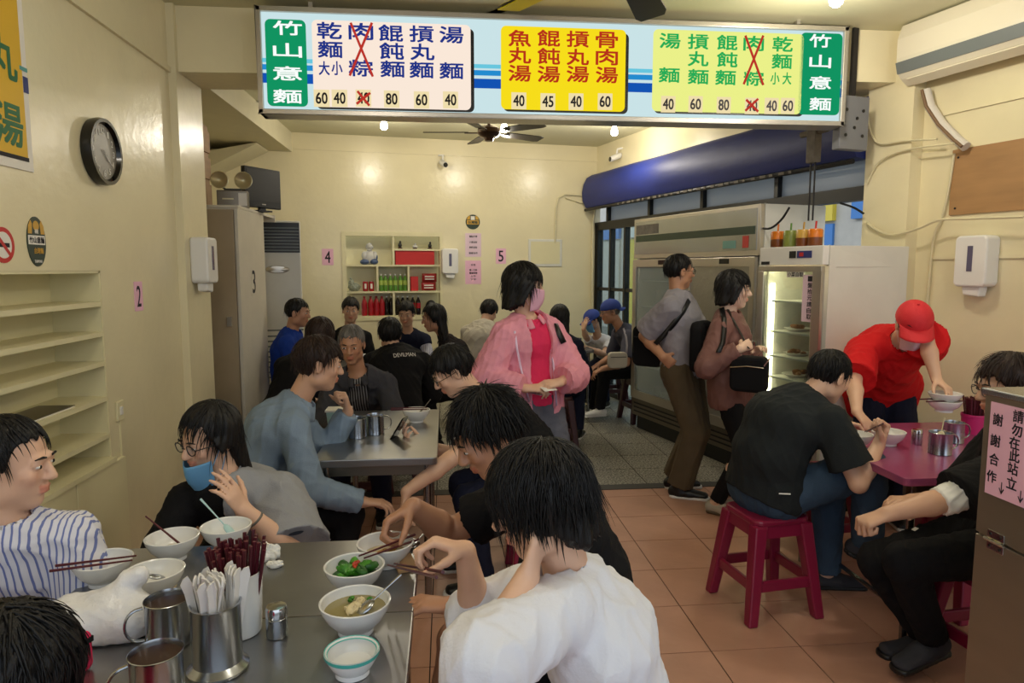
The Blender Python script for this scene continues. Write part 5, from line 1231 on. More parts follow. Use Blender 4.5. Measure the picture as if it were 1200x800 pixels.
# ---------------------------------------------------------------- clothes
cloth('denim', (128, 146, 166), .85, .35, 260, .10); cloth('jeans', (58, 76, 96), .85, .35, 240, .12); cloth('black_cloth', (22, 22, 25)); cloth('charcoal_tee', (36, 40, 42)); cloth('white_tee', (226, 226, 232), .85, .15, 160, .02)
cloth('grey_sweat', (150, 152, 158), .9, .3, 200, .06); cloth('slate', (62, 68, 80)); cloth('grey_jacket', (62, 62, 68)); cloth('blue_polo', (28, 60, 150)); cloth('navy', (28, 32, 52)); cloth('cream_shirt', (190, 182, 168))
cloth('pink_jacket', (228, 152, 170), .6, .15, 90, .04); cloth('pink_lilac', (226, 168, 208), .6, .12, 90); cloth('hot_pink', (224, 52, 96)); cloth('grey_trousers', (98, 100, 112)); cloth('grey_tee', (146, 142, 150)); cloth('khaki', (92, 80, 62), .9, .3, 200, .08)
cloth('brown_shirt', (124, 88, 82), .6, .12, 90); cloth('red_tee', (206, 28, 32), .8, .12, 200, .02); cloth('dark_grey_shirt', (78, 78, 92)); cloth('white_shirt', (214, 212, 216)); cloth('tank', (30, 24, 26)); cloth('navy_shorts', (34, 38, 50))
mk('cap_red', (214, 38, 48), .7, bump=.2, bscale=200); mk('cap_blue', (34, 58, 140), .7, bump=.2, bscale=200); mk('mask_pink', (226, 176, 200), .7); mk('mask_blue', (110, 170, 216), .7); mk('mask_white', (222, 206, 212), .7)
def stripes(name, a, b, sc, thin):
    m = mat(name, a, .85); nt = m.node_tree; bs_ = nt.nodes['Principled BSDF']; t = nt.nodes.new('ShaderNodeTexCoord'); wv = nt.nodes.new('ShaderNodeTexWave'); wv.wave_type = 'BANDS'; wv.bands_direction = 'X'
    wv.inputs['Scale'].default_value = sc; wv.inputs['Distortion'].default_value = 1.2; wv.inputs['Detail'].default_value = 1; wv.inputs['Detail Scale'].default_value = .6
    r = nt.nodes.new('ShaderNodeValToRGB'); e = r.color_ramp.elements; e[0].position = thin; e[0].color = rgb(*a); e[1].position = thin + .12; e[1].color = rgb(*b)
    nt.links.new(t.outputs['Object'], wv.inputs['Vector']); nt.links.new(wv.outputs[0], r.inputs[0]); nt.links.new(r.outputs[0], bs_.inputs['Base Color']); M[name] = m
stripes('stripe_shirt', (222, 222, 232), (110, 122, 178), 22, .74); stripes('dark_stripes', (30, 28, 32), (150, 146, 146), 20, .6)
SK = dict(fair=(222, 178, 150), mid=(205, 160, 132), tan=(186, 136, 106), pale=(232, 196, 172))
TEE = lambda m, **k: dict(name='t_shirt', m=m, **k)
LONG = lambda m, **k: dict(dict(name='long_sleeved_shirt', m=m, sleeve=1, lower=.96), **k)
def hipat(x, Y, z=.56): return None
def X_at(x, Y, z): # world X for a pixel column at depth Y, height z
    for y in range(0, 1200, 2):
        P = atY(x, y, Y)
        if P[2] < z: return P[0]
    return P[0]

# ---- 15: child in the white T-shirt, near side of the front table
D1 = dict(R=dict(an=(-.04, 1.50, .085)), L=dict(an=(-.02, 1.28, .085)))
G15 = person('person with black bowl-cut hair in a loose white T-shirt, chin on hand, holding chopsticks', (.53), Q3(660, 682, 1.37), 172, Q3(632, 590, 1.35), 174, 18, 0, s=.90, hs=.94, bend=.05, h=.0065, locks=1500, seed=15,
    hair='mop', skinc=SK['fair'], arms=dict(R=dict(w=Q3(545, 645, 1.52), hint=-UP + V3(.6, .3, 0), d=V3(-1, .0, .35), n=V3(-.3, -.2, -1), curl='hold'),
    L=dict(w=Q3(618, 676, 1.27), sh=Q3(658, 716, 1.27), e=Q3(568, 772, 1.15), d=V3(.35, .25, .9), n=V3(-.4, .5, .6), curl='relax')), legs=D1,
    top=[TEE('white_tee', loose=.018, sl=.018, sleeve=1, lower=.14, amp=.008, wl=.14, hem=-.06)], bottom=[dict(name='shorts', m='black_cloth', loose=.02, cover=.72, lower=0)], shoes=dict(m='black'))
# ---- 14: man in black T-shirt lifting greens
G14 = person('person with spiky black hair in a black T-shirt lifting greens with chopsticks', (.55), Q3(612, 580, 1.88), 186, Q3(574, 510, 1.86), 196, 30, 0, s=1.0, bend=.05, h=.0065, locks=1300, seed=14, wide=1.05,
    hair='spiky', skinc=SK['tan'], arms=dict(R=dict(w=Q3(484, 594, 1.98), hint=V3(.1, .5, -.5), d=V3(-.85, -.35, -.35), n=V3(.1, -.4, -1), curl='hold', fat=1.12),
    L=dict(w=Q3(532, 710, 1.68), hint=V3(.4, -.3, -1), d=V3(-1, .0, .15), n=V3(0, 0, -1), curl='relax')), legs=dict(R=dict(an=(-.02, 1.98, .085)), L=dict(an=(-.02, 1.76, .085))),
    top=[TEE('black_cloth', loose=.018, sl=.012, sleeve=.66, amp=.007)], bottom=[dict(name='shorts', m='black_cloth', loose=.02, cover=.68, lower=0)], shoes=dict(m='black'))
o, c, d = band(G14, 'L', .86, .031, 'black', 'watch_strap', .010); q = MB().cyl((0, 0, 0), .022, .012, 18); w_ = Vector(c - G14['base']); zz = Vector(nrm(V3(-.2, -1, .5))); rot = zz.to_track_quat('Z', 'Y').to_matrix(); q.v = [tuple(rot @ Vector(p) + w_ + zz * .030) for p in q.v]; q.build('watch', 'black_gloss', o, True)
# ---- 3: woman with the blue mask at the far end of the front table
G3 = person('person with long dark hair, lowered blue mask and pale grey sweatshirt over one shoulder', (.52), Q3(268, 575, 2.44), -88, Q3(246, 514, 2.46), -128, 14, -4, s=.98, sex='f', wide=1.12, belly=.01, bend=.02, h=.007, locks=350, seed=3,
    hair='long_side', skinc=SK['fair'], arms=dict(L=dict(w=Q3(286, 598, 2.22), hint=V3(.8, -.1, -1), d=V3(-.35, -.25, .8), n=V3(-.75, .35, -.2), curl='open', fat=1.15), R=dict(w=Q3(228, 668, 2.20), hint=V3(-.8, .2, -.6), fat=1.15)),
    top=[TEE('black_cloth', loose=.014, sl=.01, sleeve=.8, amp=.006), dict(name='sweatshirt', m='grey_sweat', loose=.030, sl=.03, sleeve=.95, sides='L', amp=.008, wl=.14, hem=-.02, half=.0)], bottom=[dict(m='black_cloth')], shoes=dict(m='black'),
    extra=[(mask, dict(m='mask_blue', low=.055)), (glasses, {})])
band(G3, 'L', .80, .027, 'rust', 'bracelet', .004)
# ---- 1: striped shirt, far left
G1 = person('person with dark tied hair in a blue and white striped blouse at the left edge', (.54), Q3(4, 622, 1.84), -68, Q3(12, 545, 1.86), 2, 6, 0, s=.95, sex='f', bend=.02, h=.007, locks=300, seed=11,
    hair='tied', skinc=SK['fair'], arms=dict(L=dict(w=Q3(76, 726, 1.74), hint=V3(.1, .4, -1), d=V3(.6, -.8, -.1), n=-UP), R=dict(w=(-1.02, 1.42, .62), hint=V3(-.6, -.6, -.5))),
    top=[TEE('stripe_shirt', loose=.018, sl=.020, sleeve=.98, amp=.008, wl=.10, hem=-.05)], bottom=[dict(m='navy')], shoes=dict(m='black'))
# ---- 2: dark head in the lower left corner
G2 = person('person with black hair seen from above in the lower left corner', (.47), Q3(2, 905, .98), 78, Q3(4, 812, 1.04), 60, 22, 0, s=.84, hs=.96, sex='f', h=.008, locks=500, seed=22, hair=dict(HAIR['mop'], r=(.098, .118, .106)), skinc=SK['fair'],
    top=[TEE('hot_pink', loose=.016)], bottom=[dict(m='navy')], shoes=dict(m='black'), arms=dict(R=dict(w=(-.52, 1.22, .60)), L=dict(w=(-.88, 1.26, .60))))
# ---- 4: denim shirt
G4 = person('person with reddish brown hair in a light denim shirt resting a fist on the mouth', (.56), Q3(350, 474, 3.18), 14, Q3(374, 428, 3.18), 12, 10, 0, bend=.05, h=.0075, locks=400, seed=4, hair='short_thick', hairm='hair_brown', skinc=SK['mid'],
    arms=dict(R=dict(w=Q3(425, 588, 3.04), hint=V3(-.5, -.4, -.8), d=V3(1, .1, -.1), n=-UP), L=dict(w=Q3(408, 482, 3.40), hint=V3(.3, .2, -1), d=V3(-.15, -.1, 1), n=V3(-1, -.2, 0), curl='fist')),
    top=[LONG('denim', loose=.018, sl=.006, amp=.008, collar=.03)], bottom=[dict(m='black_cloth')], shoes=dict(m='black'))
# ---- 13: raglan and glasses, looking at a phone
G13 = person('person with glasses in a black and white raglan T-shirt bent over a phone', (.56), Q3(566, 478, 3.38), 184, Q3(530, 436, 3.34), 192, 32, 0, bend=.05, h=.0075, locks=350, seed=13, hair='short_thick', skinc=SK['fair'],
    arms=dict(L=dict(w=Q3(460, 588, 3.06), hint=V3(-.4, -.5, -.1), d=V3(-.2, -.1, -1), n=V3(1, 0, 0)), R=dict(w=Q3(498, 522, 3.46), hint=V3(.3, .4, -1), d=V3(-.9, -.1, .35), n=V3(-.2, -.1, 1), curl='cup')),
    top=[TEE('black_cloth', loose=.016, sl=.012, sleeve=.72, sleeve_m='white_tee', amp=.006)], bottom=[dict(m='navy')], shoes=dict(m='black'), extra=[(glasses, {})])
# ---- 5: grey jacket facing the camera
G5 = person('person with thin greying hair in a grey jacket, facing the camera at the middle table', (.56), Q3(420, 441, 4.34), -86, Q3(412, 404, 4.28), -92, 14, 0, h=.009, locks=120, seed=5, hair='balding', hairm='hair_grey', skinc=SK['tan'], bend=.04,
    arms=dict(R=dict(w=Q3(402, 498, 4.04), d=V3(.4, -1, 0)), L=dict(w=Q3(440, 496, 4.05), d=V3(-.5, -1, 0))), top=[TEE('dark_stripes', loose=.010), dict(name='jacket', m='grey_jacket', sleeve=1, lower=.96, loose=.026, amp=.008, openf=.055, collar=.02)], bottom=[dict(m='navy')], shoes=dict(m='black'))
# ---- 6: black jacket from behind
G6 = person('person in a black jacket with white lettering on the back, seen from behind', (.56), Q3(466, 414, 5.36), 88, Q3(457, 393, 5.40), 92, 10, 0, hs=1.05, s=1.04, h=.009, locks=150, seed=6, hair='short_thick', skinc=SK['mid'], wide=1.1, bend=.05,
    top=[LONG('black_cloth', loose=.03, amp=.008, collar=.02)], bottom=[dict(m='black_cloth')], shoes=dict(m='black'))
# ---- 8: brown hair in black, from behind
G8 = person('person with brown hair in black seen from behind at the second table', (.56), Q3(360, 420, 5.15), 70, Q3(376, 393, 5.20), 60, 10, 0, hs=1.04, s=1.04, h=.009, locks=120, seed=8, hair='bob', hairm='hair_brown', sex='f', wide=1.08, top=[LONG('black_cloth', loose=.024)], bottom=[dict(m='black_cloth')], shoes=dict(m='black'))
# ---- 7: blue polo
G7 = person('person in a bright blue polo shirt at the left end of the second table', (X_at(338, 6.0, .56), 6.0, .56), Q3(342, 390, 6.0), 0, Q3(349, 367, 5.98), -8, 6, 0, h=.009, locks=120, seed=7, hair='short', skinc=SK['tan'], wide=1.1, top=[TEE('blue_polo', loose=.02, collar=.02)], bottom=[dict(m='navy')], shoes=dict(m='black'))
# ---- 9 and 10: far side of the second table, facing the camera
G9 = person('person with dark hair facing the camera on the far side of the second table', (.56), Q3(409, 388, 7.0), -90, Q3(411, 364, 6.95), -82, 6, 0, h=.011, seed=9, hair='short_thick', locks=60, top=[TEE('black_cloth')], bottom=[dict(m='navy')], shoes=dict(m='black'))
G10 = person('person in a striped shirt under a navy vest, facing the camera before the shelves', (.56), Q3(478, 392, 6.98), -92, Q3(476, 368, 6.92), -96, 14, 0, h=.011, seed=10, hair='short_thick', locks=60, top=[LONG('stripe_shirt', loose=.012), dict(name='vest', m='navy', sleeve=.2, loose=.022)], bottom=[dict(m='navy')], shoes=dict(m='black'))
# ---- 11: long hair, bare shoulder
G11 = person('person with very long black hair and bare shoulders facing left', (.56), Q3(521, 398, 6.15), 184, Q3(508, 373, 6.12), 186, 10, 0, h=.009, seed=12, sex='f', hair=dict(HAIR['long'], long=-.34), locks=160, skinc=SK['tan'], top=[dict(name='tank_top', m='tank', sleeve=.02, loose=.008)], bottom=[dict(m='black_cloth')], shoes=dict(m='black'))
# ---- 12: pale shirt from behind
G12 = person('person in a pale beige shirt bent forward, seen from behind near the back wall', (X_at(563, 6.9, .56), 6.9, .56), Q3(567, 381, 7.0), 70, Q3(573, 366, 7.10), 60, 30, 0, h=.0095, seed=19, hair='short_thick', locks=100, wide=1.05, bend=.07, top=[LONG('cream_shirt', loose=.022, lower=.5, amp=.008)], bottom=[dict(m='black_cloth')], shoes=dict(m='black'))
# ---- 16: standing woman in pink
G16 = person('masked person standing in a pink hooded jacket, holding paper and a red pen', (X_at(622, 3.95, .88), 3.95, .88), Q3(619, 376, 3.95), -62, Q3(614, 336, 3.93), -14, 6, 0, hs=1.06, bend=.005, s=1.02, sex='f', h=.0075, seed=16, hair='bob', locks=350, skinc=SK['fair'], wide=1.05,
    arms=dict(R=dict(w=Q3(616, 455, 3.70), hint=V3(-.9, .1, -.5), d=V3(1, -.1, .05), n=V3(0, .5, -1), curl='cup'), L=dict(w=Q3(656, 448, 3.72), hint=V3(.8, .5, -.8), d=V3(-.9, -.3, -.05), n=V3(0, .6, -1), curl='cup')),
    top=[TEE('hot_pink', loose=.012, hem=-.07), dict(name='hooded_jacket', m='pink_jacket', sleeve=1, lower=.95, loose=.034, sl=.012, hem=-.13, amp=.010, openf=.072, collar=.02)], bottom=[dict(m='grey_trousers', loose=.02, flare=.02)], shoes=dict(m='grey_trousers'), extra=[(mask, dict(m='mask_pink', low=.006))])
# ---- 17: dark haired, behind the pink jacket
G17 = person('person with dark hair sitting behind the person in pink, in dark clothes', (.56), Q3(658, 395, 6.22), 66, Q3(656, 373, 6.26), 78, 6, 0, h=.010, seed=17, sex='f', hair='long', locks=90, top=[LONG('navy', loose=.018)], bottom=[dict(m='navy')], shoes=dict(m='black'))
# ---- 18: child with blue cap
G18 = person('child in a blue cap and white shirt holding a hand to the forehead', (.52), Q3(700, 397, 7.72), 225, Q3(694, 376, 7.62), 205, 25, 0, s=.85, hs=.95, h=.009, seed=18, hair='short', arms=dict(R=dict(w=Q3(683, 384, 7.42), hint=V3(-.2, -.3, -1), d=V3(.25, 0, 1), n=V3(.9, .6, 0), curl='open'), L=dict(w=Q3(690, 408, 7.4))),
    top=[TEE('white_shirt')], bottom=[dict(m='navy')], shoes=dict(m='black'), extra=[(cap, dict(m='cap_blue')), (mask, dict(m='mask_blue'))])
# ---- 19: elder with blue cap on a stool
G19 = person('older person in a backwards blue cap and dark grey shirt by the window', (.57), Q3(727, 386, 6.95), 186, Q3(715, 366, 6.93), 188, 8, 0, h=.0085, seed=20, hair='balding', hairm='hair_grey', skinc=SK['tan'], bend=.06, locks=60,
    arms=dict(L=dict(w=Q3(706, 432, 6.72), hint=V3(.3, -.5, -.6), d=V3(-.8, .1, -.4), n=V3(.0, .2, -1)), R=dict(w=Q3(700, 428, 7.1))), legs=dict(L=dict(an=Q3(703, 478, 6.98), fd=V3(-1, -.25, 0), hint=V3(-1, -.1, .9)), R=dict(an=(1.60, 7.2, .085))),
    top=[TEE('dark_grey_shirt', loose=.016, sl=.012, sleeve=.85, collar=.015)], bottom=[dict(m='black_cloth')], shoes=dict(m='white_plastic'), extra=[(cap, dict(m='cap_blue', back=True)), (glasses, {})])
# ---- 20: standing man
G20 = person('person standing in a grey T-shirt and khaki cargo trousers with a hand on the hip', (X_at(799, 4.66, .9), 4.66, .90), Q3(794, 347, 4.68), -38, Q3(796, 319, 4.70), 4, 2, 0, bend=.0, s=1.03, h=.008, seed=21, hair='short', locks=250, skinc=SK['tan'], wide=1.02,
    arms=dict(R=dict(w=Q3(777, 418, 4.50), hint=V3(-.5, .7, -.8), d=V3(.75, .1, -.6), n=V3(.2, .9, 0), curl='relax')), legs=dict(R=dict(an=V3(1.63, 4.54, .085), fd=V3(.8, -.35, 0)), L=dict(an=V3(1.66, 4.74, .085), fd=V3(1, .0, 0))),
    top=[TEE('grey_tee', loose=.022, sl=.02, sleeve=.85, hem=-.07)], bottom=[dict(name='cargo_trousers', m='khaki', loose=.026, flare=.016, amp=.009)], shoes=dict(m='black'), extra=[(glasses, {})])
# ---- 21: standing woman
G21 = person('person standing in a brown blouse and black trousers with a black shoulder bag', (X_at(856, 4.30, .82), 4.30, .83), Q3(853, 371, 4.30), -40, Q3(860, 340, 4.28), -30, 4, 0, bend=.0, s=.97, sex='f', h=.008, seed=23, hair=dict(HAIR['bob'], ear=-.085, back=-.10), locks=250, skinc=SK['pale'], belly=.01, wide=1.02,
    arms=dict(R=dict(w=Q3(868, 408, 4.02), hint=V3(-.8, .0, -1), d=V3(.8, .2, .3), n=V3(.3, .9, -.2), curl='fist'), L=dict(w=Q3(886, 412, 4.2))), legs=dict(R=dict(an=V3(1.76, 4.20, .085), fd=V3(.7, -.7, 0)), L=dict(an=V3(1.90, 4.32, .085), fd=V3(.85, -.5, 0))),
    top=[LONG('brown_shirt', loose=.026, hem=-.13, lower=.93) | dict(name='blouse')], bottom=[dict(m='black_cloth', loose=.006)], shoes=dict(m='cream_shirt', sole='steel_dark', kind='clog'))
# ---- 22: server in red
G22 = person('person in a red T-shirt and red cap leaning over the right table', (2.72, 3.98, .86), Q3(1052, 402, 3.62), -104, Q3(1070, 382, 3.48), -112, 36, 0, s=1.0, sex='f', h=.008, seed=24, hair='tied', locks=100, skinc=SK['fair'], wide=1.2, belly=.05, bend=.06,
    arms=dict(R=dict(w=Q3(1004, 484, 3.34), hint=V3(-.8, .2, .1), d=V3(.2, -.7, -.5), n=-UP, curl='relax', fat=1.1), L=dict(w=Q3(1098, 446, 3.30), hint=V3(.25, .5, .3), d=V3(.1, -.8, -.35), n=V3(-.3, .1, -1), curl='cup', fat=1.1)),
    top=[TEE('red_tee', loose=.026, sl=.024, sleeve=.95, amp=.010, wl=.14, hem=-.28)], bottom=[dict(m='navy')], shoes=dict(m='black'), extra=[(cap, dict(m='cap_red', logo='black')), (mask, dict(m='mask_white'))])
# ---- 23: charcoal T-shirt on the red stool
G23 = person('person in a charcoal T-shirt and jeans eating on a dark red stool', (1.50, 3.02, .565), Q3(942, 468, 3.02), 20, Q3(972, 442, 3.02), 12, 22, 0, s=1.02, h=.007, seed=25, hair='short', locks=350, skinc=SK['fair'], wide=1.1, bend=.08, belly=.01,
    arms=dict(R=dict(w=Q3(1030, 520, 2.88), hint=V3(-.2, -.5, -1), d=V3(.3, .1, 1), n=V3(-1, 0, .1), curl='fist'), L=dict(w=Q3(983, 494, 3.28), hint=V3(-.1, .6, -.6), d=V3(.9, -.3, -.2), n=V3(0, -.4, -1), curl='hold')),
    legs=dict(L=dict(an=V3(1.90, 3.14, .085), fd=V3(1, -.15, 0), hint=V3(1, .1, 1)), R=dict(an=V3(1.99, 2.96, .30), fd=V3(.75, -.35, -.35), hint=V3(1, -.1, .25))),
    top=[TEE('charcoal_tee', loose=.022, sl=.016, sleeve=.72, amp=.007, wl=.13, hem=-.05)], bottom=[dict(name='jeans', m='jeans', loose=.018, flare=.006)], shoes=dict(m='grey_jacket', sole='black', kind='clog'))
# ---- 24: black T-shirt, behind the steel cabinet
G24 = person('person with glasses in black, hand on knee, behind the steel cabinet', (2.14, 2.36, .56), Q3(1186, 508, 2.36), 150, Q3(1180, 456, 2.34), 170, 8, 0, s=1.02, h=.007, seed=26, hair=dict(HAIR['short_thick'], messy=.012), hairm='hair_brown', locks=350, skinc=SK['mid'], wide=1.05, bend=.05,
    arms=dict(L=dict(w=Q3(1034, 604, 2.20), hint=V3(.2, -.3, -.7), d=V3(-.9, .1, -.35), n=V3(.2, .1, -1), curl='fist'), R=dict(w=(1.85, 2.48, .68), hint=V3(.3, .3, -1))),
    hipfac=178, legs=dict(L=dict(an=Q3(1092, 745, 2.40), fd=V3(-.95, -.25, -.15), hint=V3(-1, -.05, .5)), R=dict(an=V3(1.98, 2.52, .085))),
    top=[TEE('black_cloth', loose=.020, sl=.018, sleeve=.95, amp=.007)], bottom=[dict(m='black_cloth', loose=.014)], shoes=dict(m='grey_jacket', sole='black'), extra=[(glasses, {})])

# ================================================================ FURNITURE
from mathutils.bvhtree import BVHTree
def surf(G, px, py, names=None, off=.006):
    """where the camera's line through a pixel meets a person's clothes"""
    best = None
    for o in kids(G['t']):
        if o.type != 'MESH' or (names and o.name.split('.')[0] not in names): continue
        bv = BVHTree.FromObject(o, bpy.context.evaluated_depsgraph_get()) if False else BVHTree.FromPolygons([v.co for v in o.data.vertices], [tuple(p.vertices) for p in o.data.polygons])
        d = nrm(ray(px, py)); hit = bv.ray_cast(Vector(C0 - G['base']), Vector(d))
        if hit[0] is not None and (best is None or hit[3] < best[2]): best = (np.array(hit[0]) + G['base'], np.array(hit[1]), hit[3], d)
    if best is None: return None
    n = best[1] if best[1] @ best[3] < 0 else -best[1]
    return best[0] + n * off, n
def strap(G, pts, m, name, wd=.016, names=None, off=.006, parent=None, label=None, cat=None):
    P = [surf(G, x, y, names, off) for x, y in pts]; P = [p for p in P if p is not None]
    if len(P) < 2: return None
    mb = MB(); n = len(P)
    for i, (p, nn) in enumerate(P):
        t = nrm(P[min(i + 1, n - 1)][0] - P[max(i - 1, 0)][0]); sd = nrm(np.cross(nn, t)) * wd; mb.v += [tuple(p - sd), tuple(p + sd)]
    mb.f = [(2 * i, 2 * i + 1, 2 * i + 3, 2 * i + 2) for i in range(n - 1)]
    mb.v = [tuple(np.array(p) - G['base']) for p in mb.v]; o = mb.build(name, m, None, True); sdm = o.modifiers.new('s', 'SOLIDIFY'); sdm.thickness = .004; sdm.offset = 0
    o.parent = parent if parent is not None else G['t']
    if parent is not None: o.location = tuple(G['base'] - np.array(parent.location))
    return o
# ---- plastic stools
def make_stool(m, label, loc, rz):
    t = thing('plastic_stool', label, 'stool', loc, rz, 'plastic stools')
    hh, tw, bw_ = .47, .125, .172
    mb = MB().prism(rrect(-.145, .145, -.145, .145, .05), -.0, .03); mb.v = [(x, z, y + hh - .03) for x, y, z in mb.v]; mb.build('seat', m, t, bevel=.01)
    mb = MB().prism(rrect(-.05, .05, -.012, .012, .01), 0, .002); mb.v = [(x, z, y + hh) for x, y, z in mb.v]; mb.build('grip_slot', 'black', t)
    for sx in (-1, 1):
        for sy in (-1, 1):
            a, b, wa, wb = tw, bw_, .032, .024
            q = lambda c, w_, z: [(sx * c - w_, sy * c - w_, z), (sx * c + w_, sy * c - w_, z), (sx * c + w_, sy * c + w_, z), (sx * c - w_, sy * c + w_, z)]
            MB().hexa(q(b, wb, .0), q(a - .01, wa, hh - .025)).build('leg', m, t, bevel=.008)
    for k in range(4):
        c = .155; z = .17
        if k % 2: MB().box((c if k == 1 else -c) - .010, (c if k == 1 else -c) + .010, -.15, .15, z - .025, z + .025).build('stretcher', m, t, bevel=.005)
        else: MB().box(-.15, .15, (c if k == 0 else -c) - .010, (c if k == 0 else -c) + .010, z - .025, z + .025).build('stretcher', m, t, bevel=.005)
    for k in range(4):
        w_ = .095; z0, z1 = hh - .085, hh - .028; c = .132
        if k % 2: MB().box((c if k == 1 else -c) - .006, (c if k == 1 else -c) + .006, -w_, w_, z0, z1).build('apron', m, t)
        else: MB().box(-w_, w_, (c if k == 0 else -c) - .006, (c if k == 0 else -c) + .006, z0, z1).build('apron', m, t)
    return t
st0 = make_stool('stool_red', 'dark red plastic stool in full view under the person in the charcoal T-shirt', (1.50, 3.0, 0), R(8))
stb = make_stool('stool_brown', 'dark brown plastic stool under the older person by the window', (1.80, 6.93, 0), R(10))
def stool_for(G, label, brown=False, dx=0, dy=0, rz=0.0):
    src = stb if brown else st0
    return dup(src, (G['hip'][0] + dx, G['hip'][1] + dy, 0), rz, label)
stb.location = (G19['hip'][0], G19['hip'][1], 0)
stool_for(G24, 'dark red plastic stool beside the steel cabinet under the person in black', rz=.1)
stool_for(G15, 'plastic stool under the person in the white T-shirt'); stool_for(G14, 'plastic stool under the person in the black T-shirt at the front table')
stool_for(G3, 'plastic stool under the person with the lowered blue mask'); stool_for(G1, 'plastic stool under the person in the striped blouse'); stool_for(G2, 'plastic stool under the person in the lower left corner')
stool_for(G4, 'plastic stool under the person in the denim shirt'); stool_for(G13, 'dark red plastic stool under the person in the raglan T-shirt')
stool_for(G5, 'plastic stool under the person in the grey jacket', True); stool_for(G6, 'plastic stool under the person in the lettered black jacket', True); stool_for(G8, 'plastic stool under the brown haired person in black', True)
stool_for(G7, 'plastic stool under the person in the blue polo shirt', True); stool_for(G9, 'plastic stool under the person on the far side of the second table', True); stool_for(G10, 'plastic stool under the person in the navy vest', True)
stool_for(G11, 'plastic stool under the person with very long hair', True); stool_for(G12, 'plastic stool under the person in the beige shirt', True); stool_for(G17, 'brown plastic stool under the person behind the one in pink', True); stool_for(G18, 'plastic stool under the child in the blue cap', True)
dup(st0, (2.10, 3.60, 0), .2, 'dark red plastic stool standing at the far side of the right table'); dup(st0, (2.46, 2.92, 0), .1, 'purple red plastic stool pushed under the right table')
# ---- tables
mk('laminate_pink', (168, 84, 128), .22, .25, var=.05); mk('tube', (150, 150, 150), .25, 1.0)
def table(label, x0, x1, y0, y1, m, cols=None, seam=None, lx=.05, bars=True, rim='steel'):
    cx, cy = (x0 + x1) / 2, (y0 + y1) / 2; t = thing('dining_table', label, 'table', (cx, cy, 0)); a, b = (x1 - x0) / 2, (y1 - y0) / 2
    mb = MB().prism(rrect(-a, a, -b, b, .025), .715, .75); mb.v = [(x, z, y) for x, y, z in mb.v]; mb.build('table_top', m, t, bevel=.004)
    if seam is not None: MB().box(-a, a, seam - cy - .0015, seam - cy + .0015, .7495, .7512).build('seam', 'steel_dark', t)
    for sx in (-1, 1):
        for sy in (-1, 1): MB().cyl((sx * (a - lx), sy * (b - .06), 0), .0165, .715, 12).build('leg', 'tube', t, True)
        if bars: MB().tube([(sx * (a - lx), -b + .06, .14), (sx * (a - lx), b - .06, .14)], .011).build('stretcher', 'tube', t, True)
    MB().box(-a + .04, a - .04, -b + .05, -b + .07, .66, .715).build('apron', 'steel_dark', t); MB().box(-a + .04, a - .04, b - .07, b - .05, .66, .715).build('apron', 'steel_dark', t)
    return t
T1 = table('front stainless steel dining table covered with bowls and holders', -.995, -.088, 1.27, 2.115, 'steel_table', seam=1.641)
T2 = table('middle stainless steel dining table with two steel mugs', -.60, -.045, 3.04, 4.12, 'steel_table')
T3 = table('second steel dining table in the back room, hidden among diners', -1.0, -.22, 5.76, 6.48, 'steel_table')
T4 = table('small steel dining table by the windows at the back', 1.02, 1.56, 7.05, 7.62, 'steel_table')
T5 = table('magenta topped dining table by the right wall', 1.86, 2.98, 2.54, 3.50, 'laminate_pink', lx=.075)
# ---- steel cabinet with pink notice at the right edge
FC = Frame(1.59, 1.85, -90)
cz1 = 1.25
mk('cab_steel', (150, 138, 122), .38, .7, var=.08, vscale=2, stretch=(1, 1, 4))
kc = thing('steel_cabinet', 'brushed steel cabinet with a pink notice at the right edge', 'cabinet', (1.59, 1.85, 0), FC.a)
MB().box(0, 1.0, .012, .62, .06, cz1 - .02).build('body', 'cab_steel', kc); MB().box(-.012, 1.01, -.006, .63, cz1 - .02, cz1).build('top', 'steel', kc, bevel=.004); MB().box(.04, .96, .05, .58, 0, .06).build('plinth', 'black', kc)
zh = FC.hit(1166, 634)[1]
MB().box(0, 1.0, 0, .012, zh + .004, cz1 - .02).build('upper_panel', 'cab_steel', kc, bevel=.002); d = MB().box(0, 1.0, 0, .012, .08, zh - .004).build('door', 'cab_steel', kc, bevel=.002)
uh = FC.hit(1167, 638)[0]; MB().box(uh - .03, uh + .03, -.004, 0, zh - .03, zh + .03).build('hinge', 'chrome', d, bevel=.002); MB().tube([(uh - .035, -.006, zh), (uh + .035, -.006, zh)], .006).build('hinge_pin', 'chrome', d, True)
for a in (-.018, .018):
    for b in (-.018, .018): q = MB().lathe([(0, 0), (.004, 0), (.004, .002), (0, .002)], 8); q.v = [(x + uh + a, -.004 - z, y + zh + b) for x, y, z in q.v]; q.build('screw', 'dark_metal', d)
pn = thing('pink_notice', 'pink handwritten notice with downward arrows on the steel cabinet', 'notice', (1.588, 1.85, 0), FC.a)
ua, zA = FC.hit(1163.5, 470); zB = FC.hit(1155, 576)[1]
MB().box(ua, ua + .34, -.003, -.001, zB, zA).build('sheet', 'paper_pink', pn)
mk('marker', (30, 26, 40), .7)
pos = [('謝', 1171.6, 491.6), ('謝', 1168.6, 516), ('合', 1167, 538), ('作', 1164, 558), ('↓', 1175.6, 572), ('請', 1195.6, 488), ('勿', 1194, 504), ('在', 1191, 519), ('此', 1191, 534), ('站', 1189, 549), ('立', 1187.6, 566), ('↓', 1198, 582)]
for c_, px, py in pos: u, z = FC.hit(px, py); lettering(pn, [(c_, u, z, .036 if c_ != '↓' else .018, .036)], 'marker', -.0038)

